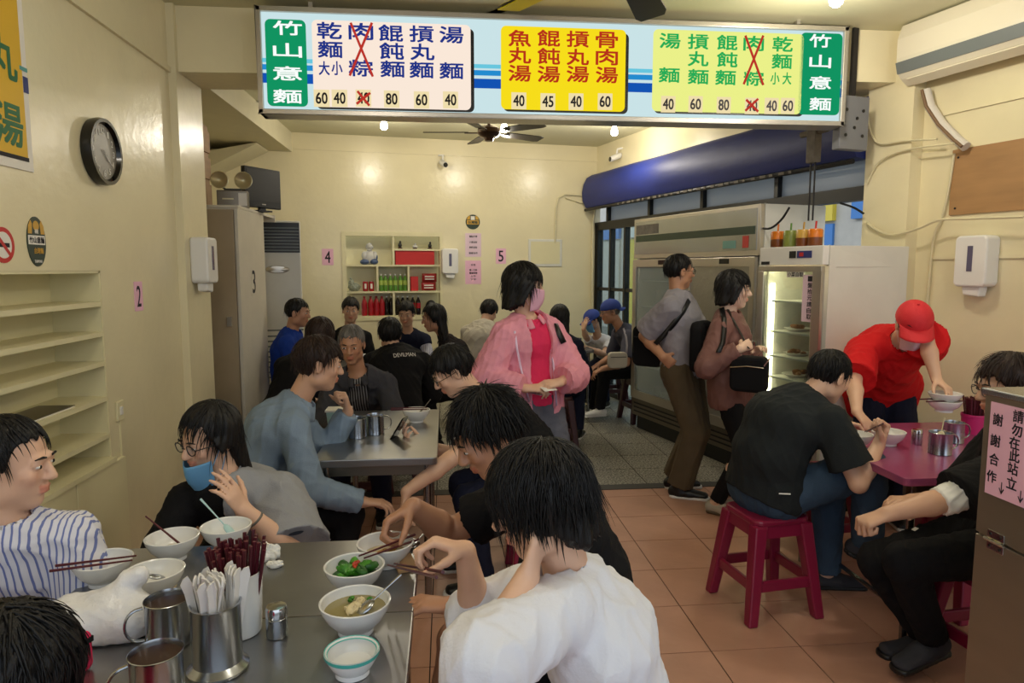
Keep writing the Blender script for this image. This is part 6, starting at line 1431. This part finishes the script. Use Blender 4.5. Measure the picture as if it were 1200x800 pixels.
# ================================================================ TABLEWARE
mk('bowl_white', (232, 232, 230), .18); mk('bowl_in', (226, 222, 212), .2); mk('soup', (150, 138, 92), .12); mk('greens', (70, 140, 40), .4, var=.25, vscale=60); mk('greens_dark', (40, 96, 30), .4, var=.25, vscale=60); mk('chili', (190, 60, 30), .35)
mk('teal_rim', (70, 178, 168), .3); mk('chop', (84, 26, 36), .35); mk('napkin', (240, 240, 236), .9); mk('brown_paper', (176, 140, 100), .8); mk('broth', (206, 190, 160), .2); mk('bag_plastic', (232, 232, 234), .28, var=.04, vscale=12, bump=.9, bscale=26); mk('chili_oil', (52, 26, 18), .4); mk('holder_pink', (190, 40, 110), .35); mk('dumpling', (224, 206, 160), .35)
def bowl(label, P, r=.082, hgt=.068, fill=None, m='bowl_white', foot=.5, rim=None, flare=0, group='white bowls'):
    t = thing('bowl', label, 'bowl', tuple(P), 0, group)
    f = r * foot
    MB().lathe([(0, .004), (f, .0), (f, .010), (f + .004, .014), (r * .80, hgt * .48), (r * .96, hgt * .82), (r, hgt), (r - .003, hgt + .0015), (r - .006, hgt - .001), (r * .90, hgt * .80), (r * .74, hgt * .46), (f * .9, .02), (0, .016)], 32).build('bowl_wall', m, t, True)
    if rim: MB().lathe([(r * 1.003, hgt + .001), (r * 1.004, hgt - .005), (r * .985, hgt - .007)], 32).build('rim', rim, t, True); MB().lathe([(r - .001, hgt + .0025), (r - .008, hgt - .003)], 32).build('inner_rim', rim, t, True)
    if fill: lv = hgt * fill[1]; rr_ = r * (.70 + .26 * max(0, fill[1] - .4) / .5); MB().lathe([(0, lv), (rr_, lv)], 28).build('contents', fill[0], t)
    return t
def on_t(x, y, z=.7515): P = atz(x, y, z); return V3(P[0], P[1], z)
b1 = bowl('white bowl at the left with chopsticks laid across it', on_t(122, 683), .075, fill=('broth', .35))
b2 = bowl('white bowl with a spoon, in front of the left pair', on_t(182, 697), .075, fill=('broth', .25))
b3 = bowl('white bowl with a chopstick leaning in it at the far left of the table', on_t(203, 654), .075, fill=('broth', .4))
b4 = bowl('white bowl with a pale blue spoon before the masked person', on_t(266, 640), .075)
b5 = bowl('white bowl at the far right corner of the front table', on_t(452, 661), .082, fill=('broth', .5))
b6 = bowl('white bowl of green vegetables on the front table', on_t(416, 690), .080, fill=('greens_dark', .55))
b7 = bowl('white bowl of dumpling soup with a steel spoon', on_t(417, 739), .083, .075, fill=('soup', .72))
b8 = bowl('small white melamine bowl with a teal rim', on_t(413, 788), .058, .05, foot=.62, rim='teal_rim')
# greens and dumplings
def blobs(parent, n, rad, z, size, m, seed, name):
    r_ = random.Random(seed)
    for k in range(n):
        a_ = r_.uniform(0, 6.28); q = r_.uniform(0, rad); mb = MB().ell((0, 0, 0), (size * r_.uniform(.7, 1.2), size * r_.uniform(.5, .8), size * r_.uniform(.3, .55)), 10, 7)
        mb.v = [(x + r_.uniform(-.002, .002), y + r_.uniform(-.002, .002), zz + r_.uniform(-.002, .002)) for x, y, zz in mb.v]; o = mb.build(name, m if isinstance(m, str) else r_.choice(m), parent, True); o.location = (q * math.cos(a_), q * math.sin(a_), z + r_.uniform(0, .012)); o.rotation_euler = (r_.uniform(-.6, .6), r_.uniform(-.6, .6), a_)
blobs(b6, 22, .048, .048, .021, ['greens', 'greens_dark', 'greens'], 4, 'leaf'); blobs(b6, 2, .01, .068, .013, 'chili', 6, 'chili_sauce'); blobs(b7, 7, .042, .050, .018, 'dumpling', 8, 'dumpling'); blobs(b7, 5, .05, .052, .008, 'greens', 9, 'scallion')
blobs(b5, 5, .04, .034, .012, 'food_tan', 10, 'noodle')
_ch = {}
def stick(label, a, b, group=None, r0=.0040, r1=.0024, m='chop', name='chopstick'):
    a, b = Vector(a), Vector(b); L = (b - a).length
    key = (round(L, 2), r0, m)
    if key not in _ch: _ch[key] = MB().tube([(0, 0, 0), (0, 0, round(L, 2))], [r0, r1], 6).mesh(name, m, True)
    o = bpy.data.objects.new(name, _ch[key]); COL.objects.link(o); o.location = a; o.rotation_euler = (b - a).to_track_quat('Z', 'Y').to_euler(); return tag(o, label, 'chopstick' if name == 'chopstick' else 'spoon', group)
def pxz(x, y, z): return atz(x, y, z)
# sticks on the left bowls
stick('front one of the pair of chopsticks laid across the left bowl', pxz(58, 669, .826), pxz(156, 656, .828)); stick('back one of the pair of chopsticks laid across the left bowl', pxz(62, 666, .8235) + V3(0, .012, .002), pxz(158, 653, .828) + V3(0, .012, .0))
P_ = V3(*b3.location); stick('dark red chopstick leaning out of the far left bowl', P_ + V3(.03, .0, .035), P_ + V3(-.075, .0, .135)); 
def spoon(label, a, b, m='steel', r=.0032, bw_=.018):
    a, b = V3(*a), V3(*b); t = thing('spoon', label, 'spoon', tuple(a)); d = nrm(b - a)
    MB().tube([(0, 0, 0) + d * .01, tuple((b - a) * .5), tuple(b - a)], [r * .7, r * .8, r * 1.3], 8, flat=.7).build('handle', m, t, True)
    rot = Vector(d).to_track_quat('Y', 'Z').to_matrix(); MB().ell((0, 0, 0), (bw_, bw_ * 1.45, bw_ * .38), 14, 8, rot).build('spoon_bowl', m, t, True); return t
mk('spoon_blue', (170, 206, 208), .3)
P_ = V3(*b4.location); spoon('pale blue spoon handle rising from the bowl before the masked person', P_ + V3(.01, 0, .05), P_ + V3(-.075, .01, .15), 'spoon_blue')
P_ = V3(*b2.location); spoon('grey spoon resting in the front left bowl', P_ + V3(.0, .01, .045), P_ + V3(-.05, -.05, .082), 'steel')
P_ = V3(*b7.location); spoon('steel spoon resting in the soup bowl', P_ + V3(.025, -.01, .062), P_ + V3(.105, .035, .118), 'steel')
spoon('small steel spoon lying beside the far right bowl', on_t(484, 640) + V3(0, 0, .006), on_t(500, 628) + V3(0, .03, .006), 'steel', bw_=.02)
# napkin, tissue
def crumple(name, label, cat, P, r, m, seed, h_=.5):
    r_ = random.Random(seed); mb = MB().ell((0, 0, 0), r, 22, 14); out = []
    for x, y, z in mb.v:
        k = 1 + .28 * math.sin(x * 190 + seed) * math.sin(y * 230) + r_.uniform(-.10, .10); out.append((x * k, y * k, max(-r[2] * h_, z * k)))
    mb.v = out; t = thing(name, label, cat, tuple(V3(*P) + V3(0, 0, r[2] * h_))); mb.build('crumpled_sheet', m, t); return t
crumple('tissue', 'crumpled white tissue on the front table', 'tissue', on_t(314, 655), (.034, .026, .03), 'napkin', 3)
crumple('tissue', 'small white tissue scrap beside the bigger one', 'tissue', on_t(322, 664), (.022, .014, .012), 'napkin', 5)
t = thing('paper_napkin', 'flat brown paper napkin beside the far right bowl', 'napkin', tuple(on_t(474, 660)), R(15)); MB().box(-.03, .03, -.06, .06, 0, .004).build('sheet', 'brown_paper', t); MB().box(-.03, .0, -.06, .06, .004, .006).build('fold', 'brown_paper', t)
# steel mugs
def mug(label, P, r=.042, hgt=.095, ang=200, fill=.8, m='steel', group='steel mugs', fm='chili_oil'):
    t = thing('steel_mug', label, 'mug', tuple(P), 0, group)
    MB().lathe([(0, 0), (r, 0), (r, .004), (r * .985, .006), (r * .985, hgt - .006), (r * 1.03, hgt), (r * 1.0, hgt + .001), (r * .955, hgt - .006), (r * .955, .006), (0, .006)], 32).build('cup', m, t, True)
    MB().lathe([(0, hgt * fill), (r * .955, hgt * fill)], 28).build('sauce', fm, t)
    a = R(ang); d = V3(math.cos(a), math.sin(a), 0); MB().tube([tuple(d * (r * .97 + .040 * math.sin(q) ** .7) + UP * hgt * (.54 + .36 * math.cos(q))) for q in np.linspace(.02, PI - .02, 13)], .0055, 8, flat=.6).build('handle', m, t, True); return t
mug('steel mug of dark sauce in front of the plastic bag', on_t(199, 752) , .049, .105, 205, .86)
mug('nearest steel mug of dark sauce at the bottom edge', on_t(186, 822), .049, .105, 215, .90)
mug('left of two steel mugs on the middle table', on_t(419, 512), .046, .10, 180, .8); mug('right of two steel mugs on the middle table', on_t(440, 508), .046, .10, 20, .85)
# utensil cylinder with wrapped spoons
P_ = on_t(256, 782)
t = thing('utensil_cylinder', 'steel cylinder with a wide foot holding wrapped plastic spoons', 'holder', tuple(P_))
MB().lathe([(0, 0), (.062, 0), (.063, .006), (.056, .012), (.050, .018), (.050, .142), (.0525, .146), (.049, .147), (.047, .14), (.047, .02), (0, .018)], 36).build('cylinder', 'steel', t, True)
mk('wrapper', (228, 224, 218), .3, alpha=.9); rr5 = random.Random(12)
for k in range(26):
    a_ = rr5.uniform(0, 6.28); q = .044 * math.sqrt(rr5.random()); ti = q * 1.25
    mbs = MB().prism([(-.006, 0), (.006, 0), (.009, .155), (.011, .172), (.006, .19), (-.004, .186), (-.011, .175), (-.008, .155)], -.002, .002)
    o = mbs.build('wrapped_spoon', 'wrapper', None); o.location = (P_[0] + q * math.cos(a_) * .8, P_[1] + q * math.sin(a_) * .8, P_[2] + .022); o.rotation_euler = (rr5.uniform(-.1, .1) - math.sin(a_) * .17, math.cos(a_) * .17, rr5.uniform(0, 3.1)); tag(o, 'plastic spoon in a white wrapper standing in the steel cylinder', 'spoon', 'wrapped spoons in the steel cylinder')
# white chopstick pot
P_ = on_t(278, 745) + V3(0, .02, 0)
t = thing('chopstick_pot', 'tall white oval pot full of dark red chopsticks', 'holder', tuple(P_)); MB().lathe([(0, 0), (.046, 0), (.050, .006), (.056, .145), (.058, .15), (.054, .15), (.048, .01), (0, .008)], 32).build('pot', 'bowl_white', t, True)
def chops(P_, n, rad, z0, ln, lean, group, label, seed, m='chop'):
    r_ = random.Random(seed)
    for k in range(n):
        a_ = r_.uniform(0, 6.28); q = rad * math.sqrt(r_.random()); b = V3(q * math.cos(a_), q * math.sin(a_), 0); tip = b * (1 + lean) + V3(0, 0, ln * r_.uniform(.94, 1.04))
        stick(label, tuple(P_ + tip), tuple(P_ + b * .8 + V3(0, 0, z0)), group, .0046, .003, m)
chops(P_, 56, .046, .014, .215, .62, 'chopsticks in the white pot', 'dark red chopstick standing in the white pot', 21)
# shaker
def shaker(label, P):
    t = thing('shaker', label, 'shaker', tuple(P), 0, 'steel shakers'); MB().lathe([(0, 0), (.0235, 0), (.0245, .004), (.0245, .045), (.0235, .046), (.0235, .048), (0, .048)], 24).build('body', 'steel', t, True); MB().lathe([(0, .074), (.022, .072), (.0245, .066), (.0245, .049), (0, .049)], 24).build('perforated_lid', 'chrome', t, True); return t
shaker('steel pepper shaker alone on the front table', on_t(325, 744)); shaker('steel pepper shaker on the right table', on_t(1074, 520))
# plastic bag
P_ = on_t(118, 742); t = thing('plastic_bag', 'knotted white plastic bag lying on the front table', 'bag', tuple(P_), 0)
F = Field(V3(-.2, -.15, -.02), V3(.2, .15, .2), .006); F.ell((-.045, 0, .036), (.10, .08, .058), None, .02); F.ell((.05, .0, .036), (.085, .075, .06), None, .03); F.cone((.03, .01, .06), (.055, .02, .115), .06, .022, .03); F.cone((.055, .02, .112), (.080, .03, .122), .018, .024, .012); F.plane((0, 0, .001), (0, 0, -1))
Pm, Qm = F.nets(); Nn = vnormals(Pm, Qm); Pm = Pm + Nn * folds(Pm, 5, .006, .10, (1, 1, .4))[:, None]; Pm[:, 2] = np.maximum(Pm[:, 2], .001)
o = bpy.data.objects.new('bag_film', mesh_np('bag_film', Pm, Qm, 'bag_plastic')); COL.objects.link(o); o.parent = t
# pink bag at lower left corner
P_ = on_t(88, 790); t = thing('pink_pouch', 'small pink pouch with a black zip at the lower left', 'pouch', tuple(P_), R(70)); MB().prism(rrect(-.035, .035, 0, .085, .015), -.015, .015).build('pouch', 'hot_pink', t, bevel=.006); MB().box(-.036, .036, -.016, .016, .058, .070).build('zip', 'black', t)
# middle table
b9 = bowl('white bowl with chopsticks across it on the middle table', on_t(488, 494), .078, .07, fill=('broth', .5)); P_ = V3(*b9.location)
stick('nearer chopstick across the bowl on the middle table', P_ + V3(-.14, -.03, .076), P_ + V3(.06, -.03, .076)); stick('farther chopstick across the bowl on the middle table', P_ + V3(-.14, .015, .076), P_ + V3(.06, .02, .076)); spoon('steel spoon standing in the bowl on the middle table', P_ + V3(.02, .01, .05), P_ + V3(.08, .0, .125))
t = thing('food_box', 'pale blue plastic tub beside the steel mugs on the middle table', 'tub', tuple(on_t(398, 505)), 0); MB().hexa([(-.05, -.04, 0), (.05, -.04, 0), (.05, .04, 0), (-.05, .04, 0)], [(-.06, -.05, .12), (.06, -.05, .12), (.06, .05, .12), (-.06, .05, .12)]).build('tub', 'spoon_blue', t, bevel=.006); MB().box(-.064, .064, -.054, .054, .112, .122).build('rim', 'white_plastic', t)
# phone in the raglan person's hand
tp = np.mean([p for p in G13['J']['R']['tips'][:4]], 0); wr = G13['J']['R']['wr']
ph = thing('mobile_phone', 'black mobile phone held above the middle table', 'phone', tuple(Q3(467, 503, 3.42)), 0); mb = MB().prism(rrect(-.037, .037, -.075, .075, .01), -.004, .004); rotp = Matrix.Rotation(R(70), 3, 'Z') @ Matrix.Rotation(R(-58), 3, 'X'); mb.v = [tuple(rotp @ Vector((x, z, y))) for x, y, z in mb.v]; mb.build('case', 'black_gloss', ph)
mb = MB().box(-.033, .033, -.068, .068, .0042, .005); mb.v = [tuple(rotp @ Vector(p)) for p in mb.v]; mb.build('screen', 'screen', ph)
# right table
b10 = bowl('left white bowl in front of the person in charcoal', on_t(1002, 524), .078, fill=('broth', .6)); b11 = bowl('white bowl beside the server’s hand on the right table', on_t(1038, 523) + V3(.03, .03, 0), .078, fill=('broth', .5))
mug('steel mug with a spoon on the right table', on_t(1101, 531), .050, .10, 0, .85); P_ = on_t(1101, 531); spoon('cream spoon handle in the steel mug on the right table', P_ + V3(.0, 0, .08), P_ + V3(.02, .01, .165), 'wire'); mug('second steel mug behind the first on the right table', on_t(1124, 520) + V3(.0, .04, 0), .046, .10, 0, .8)
P_ = on_t(1140, 507); t = thing('chopstick_pot', 'magenta pot of dark chopsticks on the right table', 'holder', tuple(P_)); MB().lathe([(0, 0), (.052, 0), (.058, .10), (.060, .102), (.056, .102), (.05, .008), (0, .006)], 28).build('pot', 'holder_pink', t, True); MB().lathe([(.0585, .085), (.0605, .093), (.059, .101)], 28).build('rim', 'holder_pink', t, True)
chops(P_, 44, .046, .012, .185, .4, 'chopsticks in the magenta pot', 'dark chopstick standing in the magenta pot', 22)
# bowls the server lifts
tp = G22['J']['L']['tips']; wq = G22['J']['L']['wr']; hd = G22['J']['L']['hd']
Pb = Q3(1106, 482, 3.22); 
b12 = bowl('lower of the two stacked white bowls lifted by the person in red', Pb, .080, .058, flare=1); b13 = bowl('upper of the two stacked white bowls lifted by the person in red', Pb + V3(.004, .002, .040), .078, .056)
stick('dark chopstick lying between the two lifted bowls, front', Pb + V3(-.13, -.04, .062), Pb + V3(.08, -.045, .064)); stick('dark chopstick lying between the two lifted bowls, back', Pb + V3(-.12, .02, .062), Pb + V3(.08, .03, .064))
# chopsticks in hands
def held(G, sd, target, labels, ext=.10, gap=.012, tgap=.010):
    tips = G['J'][sd]['tips']; c = (tips[0] + tips[4]) / 2; tgt = V3(*target); d = nrm(tgt - c); sdv = nrm(np.cross(d, UP))
    for k, l in enumerate(labels):
        o_ = sdv * (k - .5) * gap + UP * (k - .5) * gap * .6; e_ = sdv * (k - .5) * tgap
        stick(l, tuple(c + o_ - d * ext), tuple(tgt + e_))
held(G14, 'R', V3(*b6.location) + V3(.015, .03, .075), ['left chopstick in the hand lifting greens', 'right chopstick in the hand lifting greens'], .07, .016, .022)
held(G15, 'R', Q3(458, 661, 1.74), ['upper chopstick held by the person in the white T-shirt', 'lower chopstick held by the person in the white T-shirt'], .12, .014, .018)
held(G23, 'R', V3(*b10.location) + V3(.05, 0, .075), ['nearer chopstick held by the person in charcoal', 'farther chopstick held by the person in charcoal'], .05, .012, .010)
tq = G23['J']['L']['tips']; spoon('steel soup spoon in the left hand of the person in charcoal', V3(*b10.location) + V3(-.0, .02, .08), (tq[0] + tq[4]) / 2 + V3(0, 0, .01), bw_=.02)
# paper and pen in the pink person's hands
tr = G16['J']['R']['tips']; tl = G16['J']['L']['tips']; c = (tr[1] + tl[1]) / 2
pa = thing('order_slip', 'white folded order slip held by the person in pink', 'paper', tuple(c), R(-60)); mb = MB()
for i in range(9):
    for j in (0, 1): a_ = i / 8; mb.v.append(((a_ - .5) * .16, (j - .5) * .09, .03 * math.sin(a_ * 3.0) + .02 * a_ + .012))
mb.f = [(2 * i, 2 * i + 1, 2 * i + 3, 2 * i + 2) for i in range(8)]; o = mb.build('slip', 'paper_white', pa, True); o.modifiers.new('s', 'SOLIDIFY').thickness = .001; MB().box(-.07, .03, -.04, .04, .006, .0075).build('back_sheet', 'paper_pale_pink', pa)
pe = thing('pen', 'red pen held by the person in pink', 'pen', tuple((tl[0] + tl[4]) / 2), 0); MB().tube([(-.05, -.01, -.01), (.06, .0, .004)], .005).build('barrel', 'red', pe, True); MB().tube([(-.05, -.01, -.01), (-.062, -.011, -.0115)], [.005, .001]).build('tip', 'black', pe)
# ---- things worn: straps and bags
strap(G20, [(806, 352), (800, 364), (790, 378), (778, 392), (768, 404), (760, 412)], 'black', 'bag_strap', .018, off=.012)
bp = thing('sling_bag', 'black sling bag on the back of the standing person in khaki trousers', 'bag', tuple(Q3(761, 405, 4.84)), R(-40)); MB().prism(rrect(-.12, .12, -.15, .15, .05), -.05, .05).build('bag_body', 'black_cloth', bp, bevel=.02); MB().box(-.10, .10, -.056, -.05, .06, .068).build('zip', 'dark_metal', bp)
bp = thing('backpack', 'black backpack on the back of the person in the brown blouse', 'bag', tuple(G21['sp'](.62) - G21['cf'] * .185), R(-130)); MB().prism(rrect(-.13, .13, -.19, .15, .06), -.045, .045).build('pack_body', 'black_cloth', bp, bevel=.03); MB().prism(rrect(-.10, .10, -.17, -.04, .03), .045, .062).build('front_pocket', 'black_cloth', bp, bevel=.01)
strap(G21, [(846, 362), (848, 374), (848, 388), (846, 402), (842, 414)], 'black', 'backpack_strap', .016, off=.010)
strap(G21, [(852, 364), (860, 380), (868, 394), (876, 408)], 'black', 'shoulder_strap', .008, off=.012)
hb = thing('shoulder_bag', 'black shoulder bag with a silver zip in front of the brown blouse', 'bag', tuple(Q3(878, 436, 3.98)), R(-40)); MB().prism(rrect(-.11, .11, -.12, .10, .04), -.05, .05).build('bag_body', 'black_cloth', hb, bevel=.02); MB().tube([(-.10, -.058, .03), (0, -.062, .045), (.10, -.058, .04)], .004).build('zip', 'chrome', hb, True); MB().tube([(.1, -.05, .05), (.13, -.05, .10)], .005).build('strap_ring', 'chrome', hb, True)
cloth('zip_lilac', (232, 206, 232), .6)
strap(G16, [(603, 388), (606, 410), (610, 430), (615, 452), (620, 470), (624, 490)], 'zip_lilac', 'zip_tape', .006, ['hooded_jacket'], .004); strap(G16, [(640, 385), (644, 405), (648, 425), (651, 450), (652, 475), (650, 500)], 'zip_lilac', 'zip_tape', .006, ['hooded_jacket'], .004)
strap(G16, [(646, 370), (650, 380), (655, 392), (660, 402)], 'black', 'backpack_strap', .018, off=.010)
cbp = surf(G19, 724, 424, None, .03); 
if cbp is not None: 
    eb = thing('waist_pouch', 'beige pouch hanging at the side of the older person', 'bag', tuple(cbp[0]), R(5)); MB().prism(rrect(-.10, .10, -.08, .08, .04), -.03, .03).build('pouch', 'cream_shirt', eb, bevel=.012); MB().box(-.08, .08, -.034, -.03, .03, .036).build('zip', 'dark_metal', eb)
    strap(G19, [(731, 385), (734, 395), (735, 405), (734, 414)], 'grey_tee', 'pouch_strap', .010, off=.008)
# white marks on clothes
def decal(G, s_, px, py, w_, h_, m, names=None, name='print', tilt=0.0):
    r_ = surf(G, px, py, names, .010)
    if r_ is None: return
    p, n = r_; ex = nrm(np.cross(UP, n)); ez = np.cross(n, ex); v, f = glyphs(s_); lo_ = v.min(0); hi_ = v.max(0); d = np.maximum(hi_ - lo_, 1e-6); q = (v - (lo_ + hi_) / 2) / d
    P_ = [tuple(p + ex * a[0] * w_ + ez * a[1] * h_ - n * .10 * (a[0] * w_) ** 2 / .1 - G['base']) for a in q]
    me = bpy.data.meshes.new(name); me.from_pydata(P_, [], f); me.materials.append(M[m]); o = bpy.data.objects.new(name, me); COL.objects.link(o); o.parent = G['t']
decal(G6, 'DEVILMAN', 474, 416, .17, .032, 'paper_white', ['long_sleeved_shirt'])
decal(G24, '■', 1073, 622, .018, .022, 'paper_white', ['trousers'])
for k in range(5): decal(G19, '▮', 690 + k * 2.6, 439 - k * .2, .012, .030, 'paper_white', ['trousers'])
decal(G23, '▬', 919, 578, .05, .006, 'paper_white', ['t_shirt'])
decal(G3, '●', 346, 622, .05, .018, 'slate', ['sweatshirt'])
# white folded cuff at the elbow of the person behind the cabinet
j = G24['J']['L']; F = Field(j['el'] - .14, j['el'] + .14, .006); e0 = j['el'] + (j['sh'] - j['el']) * .12; e1 = j['el'] + (j['wr'] - j['el']) * .22; F.cone(e0, e1, .056, .052, 0, cut=1.0, cuta=0.0); Pm, Qm = F.nets(); Pm = Pm + vnormals(Pm, Qm) * folds(Pm, 3, .006, .05)[:, None]; G24['part']('white_cuff', Pm, Qm, 'napkin')
# bowls on the back tables
bowl('white bowl on the small table by the windows', V3(1.30, 7.30, .7515), .08); bowl('white bowl on the second table in the back room', V3(-.5, 5.95, .7515), .08); bowl('another white bowl at the far side of the second table', V3(-.75, 6.3, .7515), .08); mug('steel mug on the small table by the windows', V3(1.45, 7.4, .7515), .042, .09)
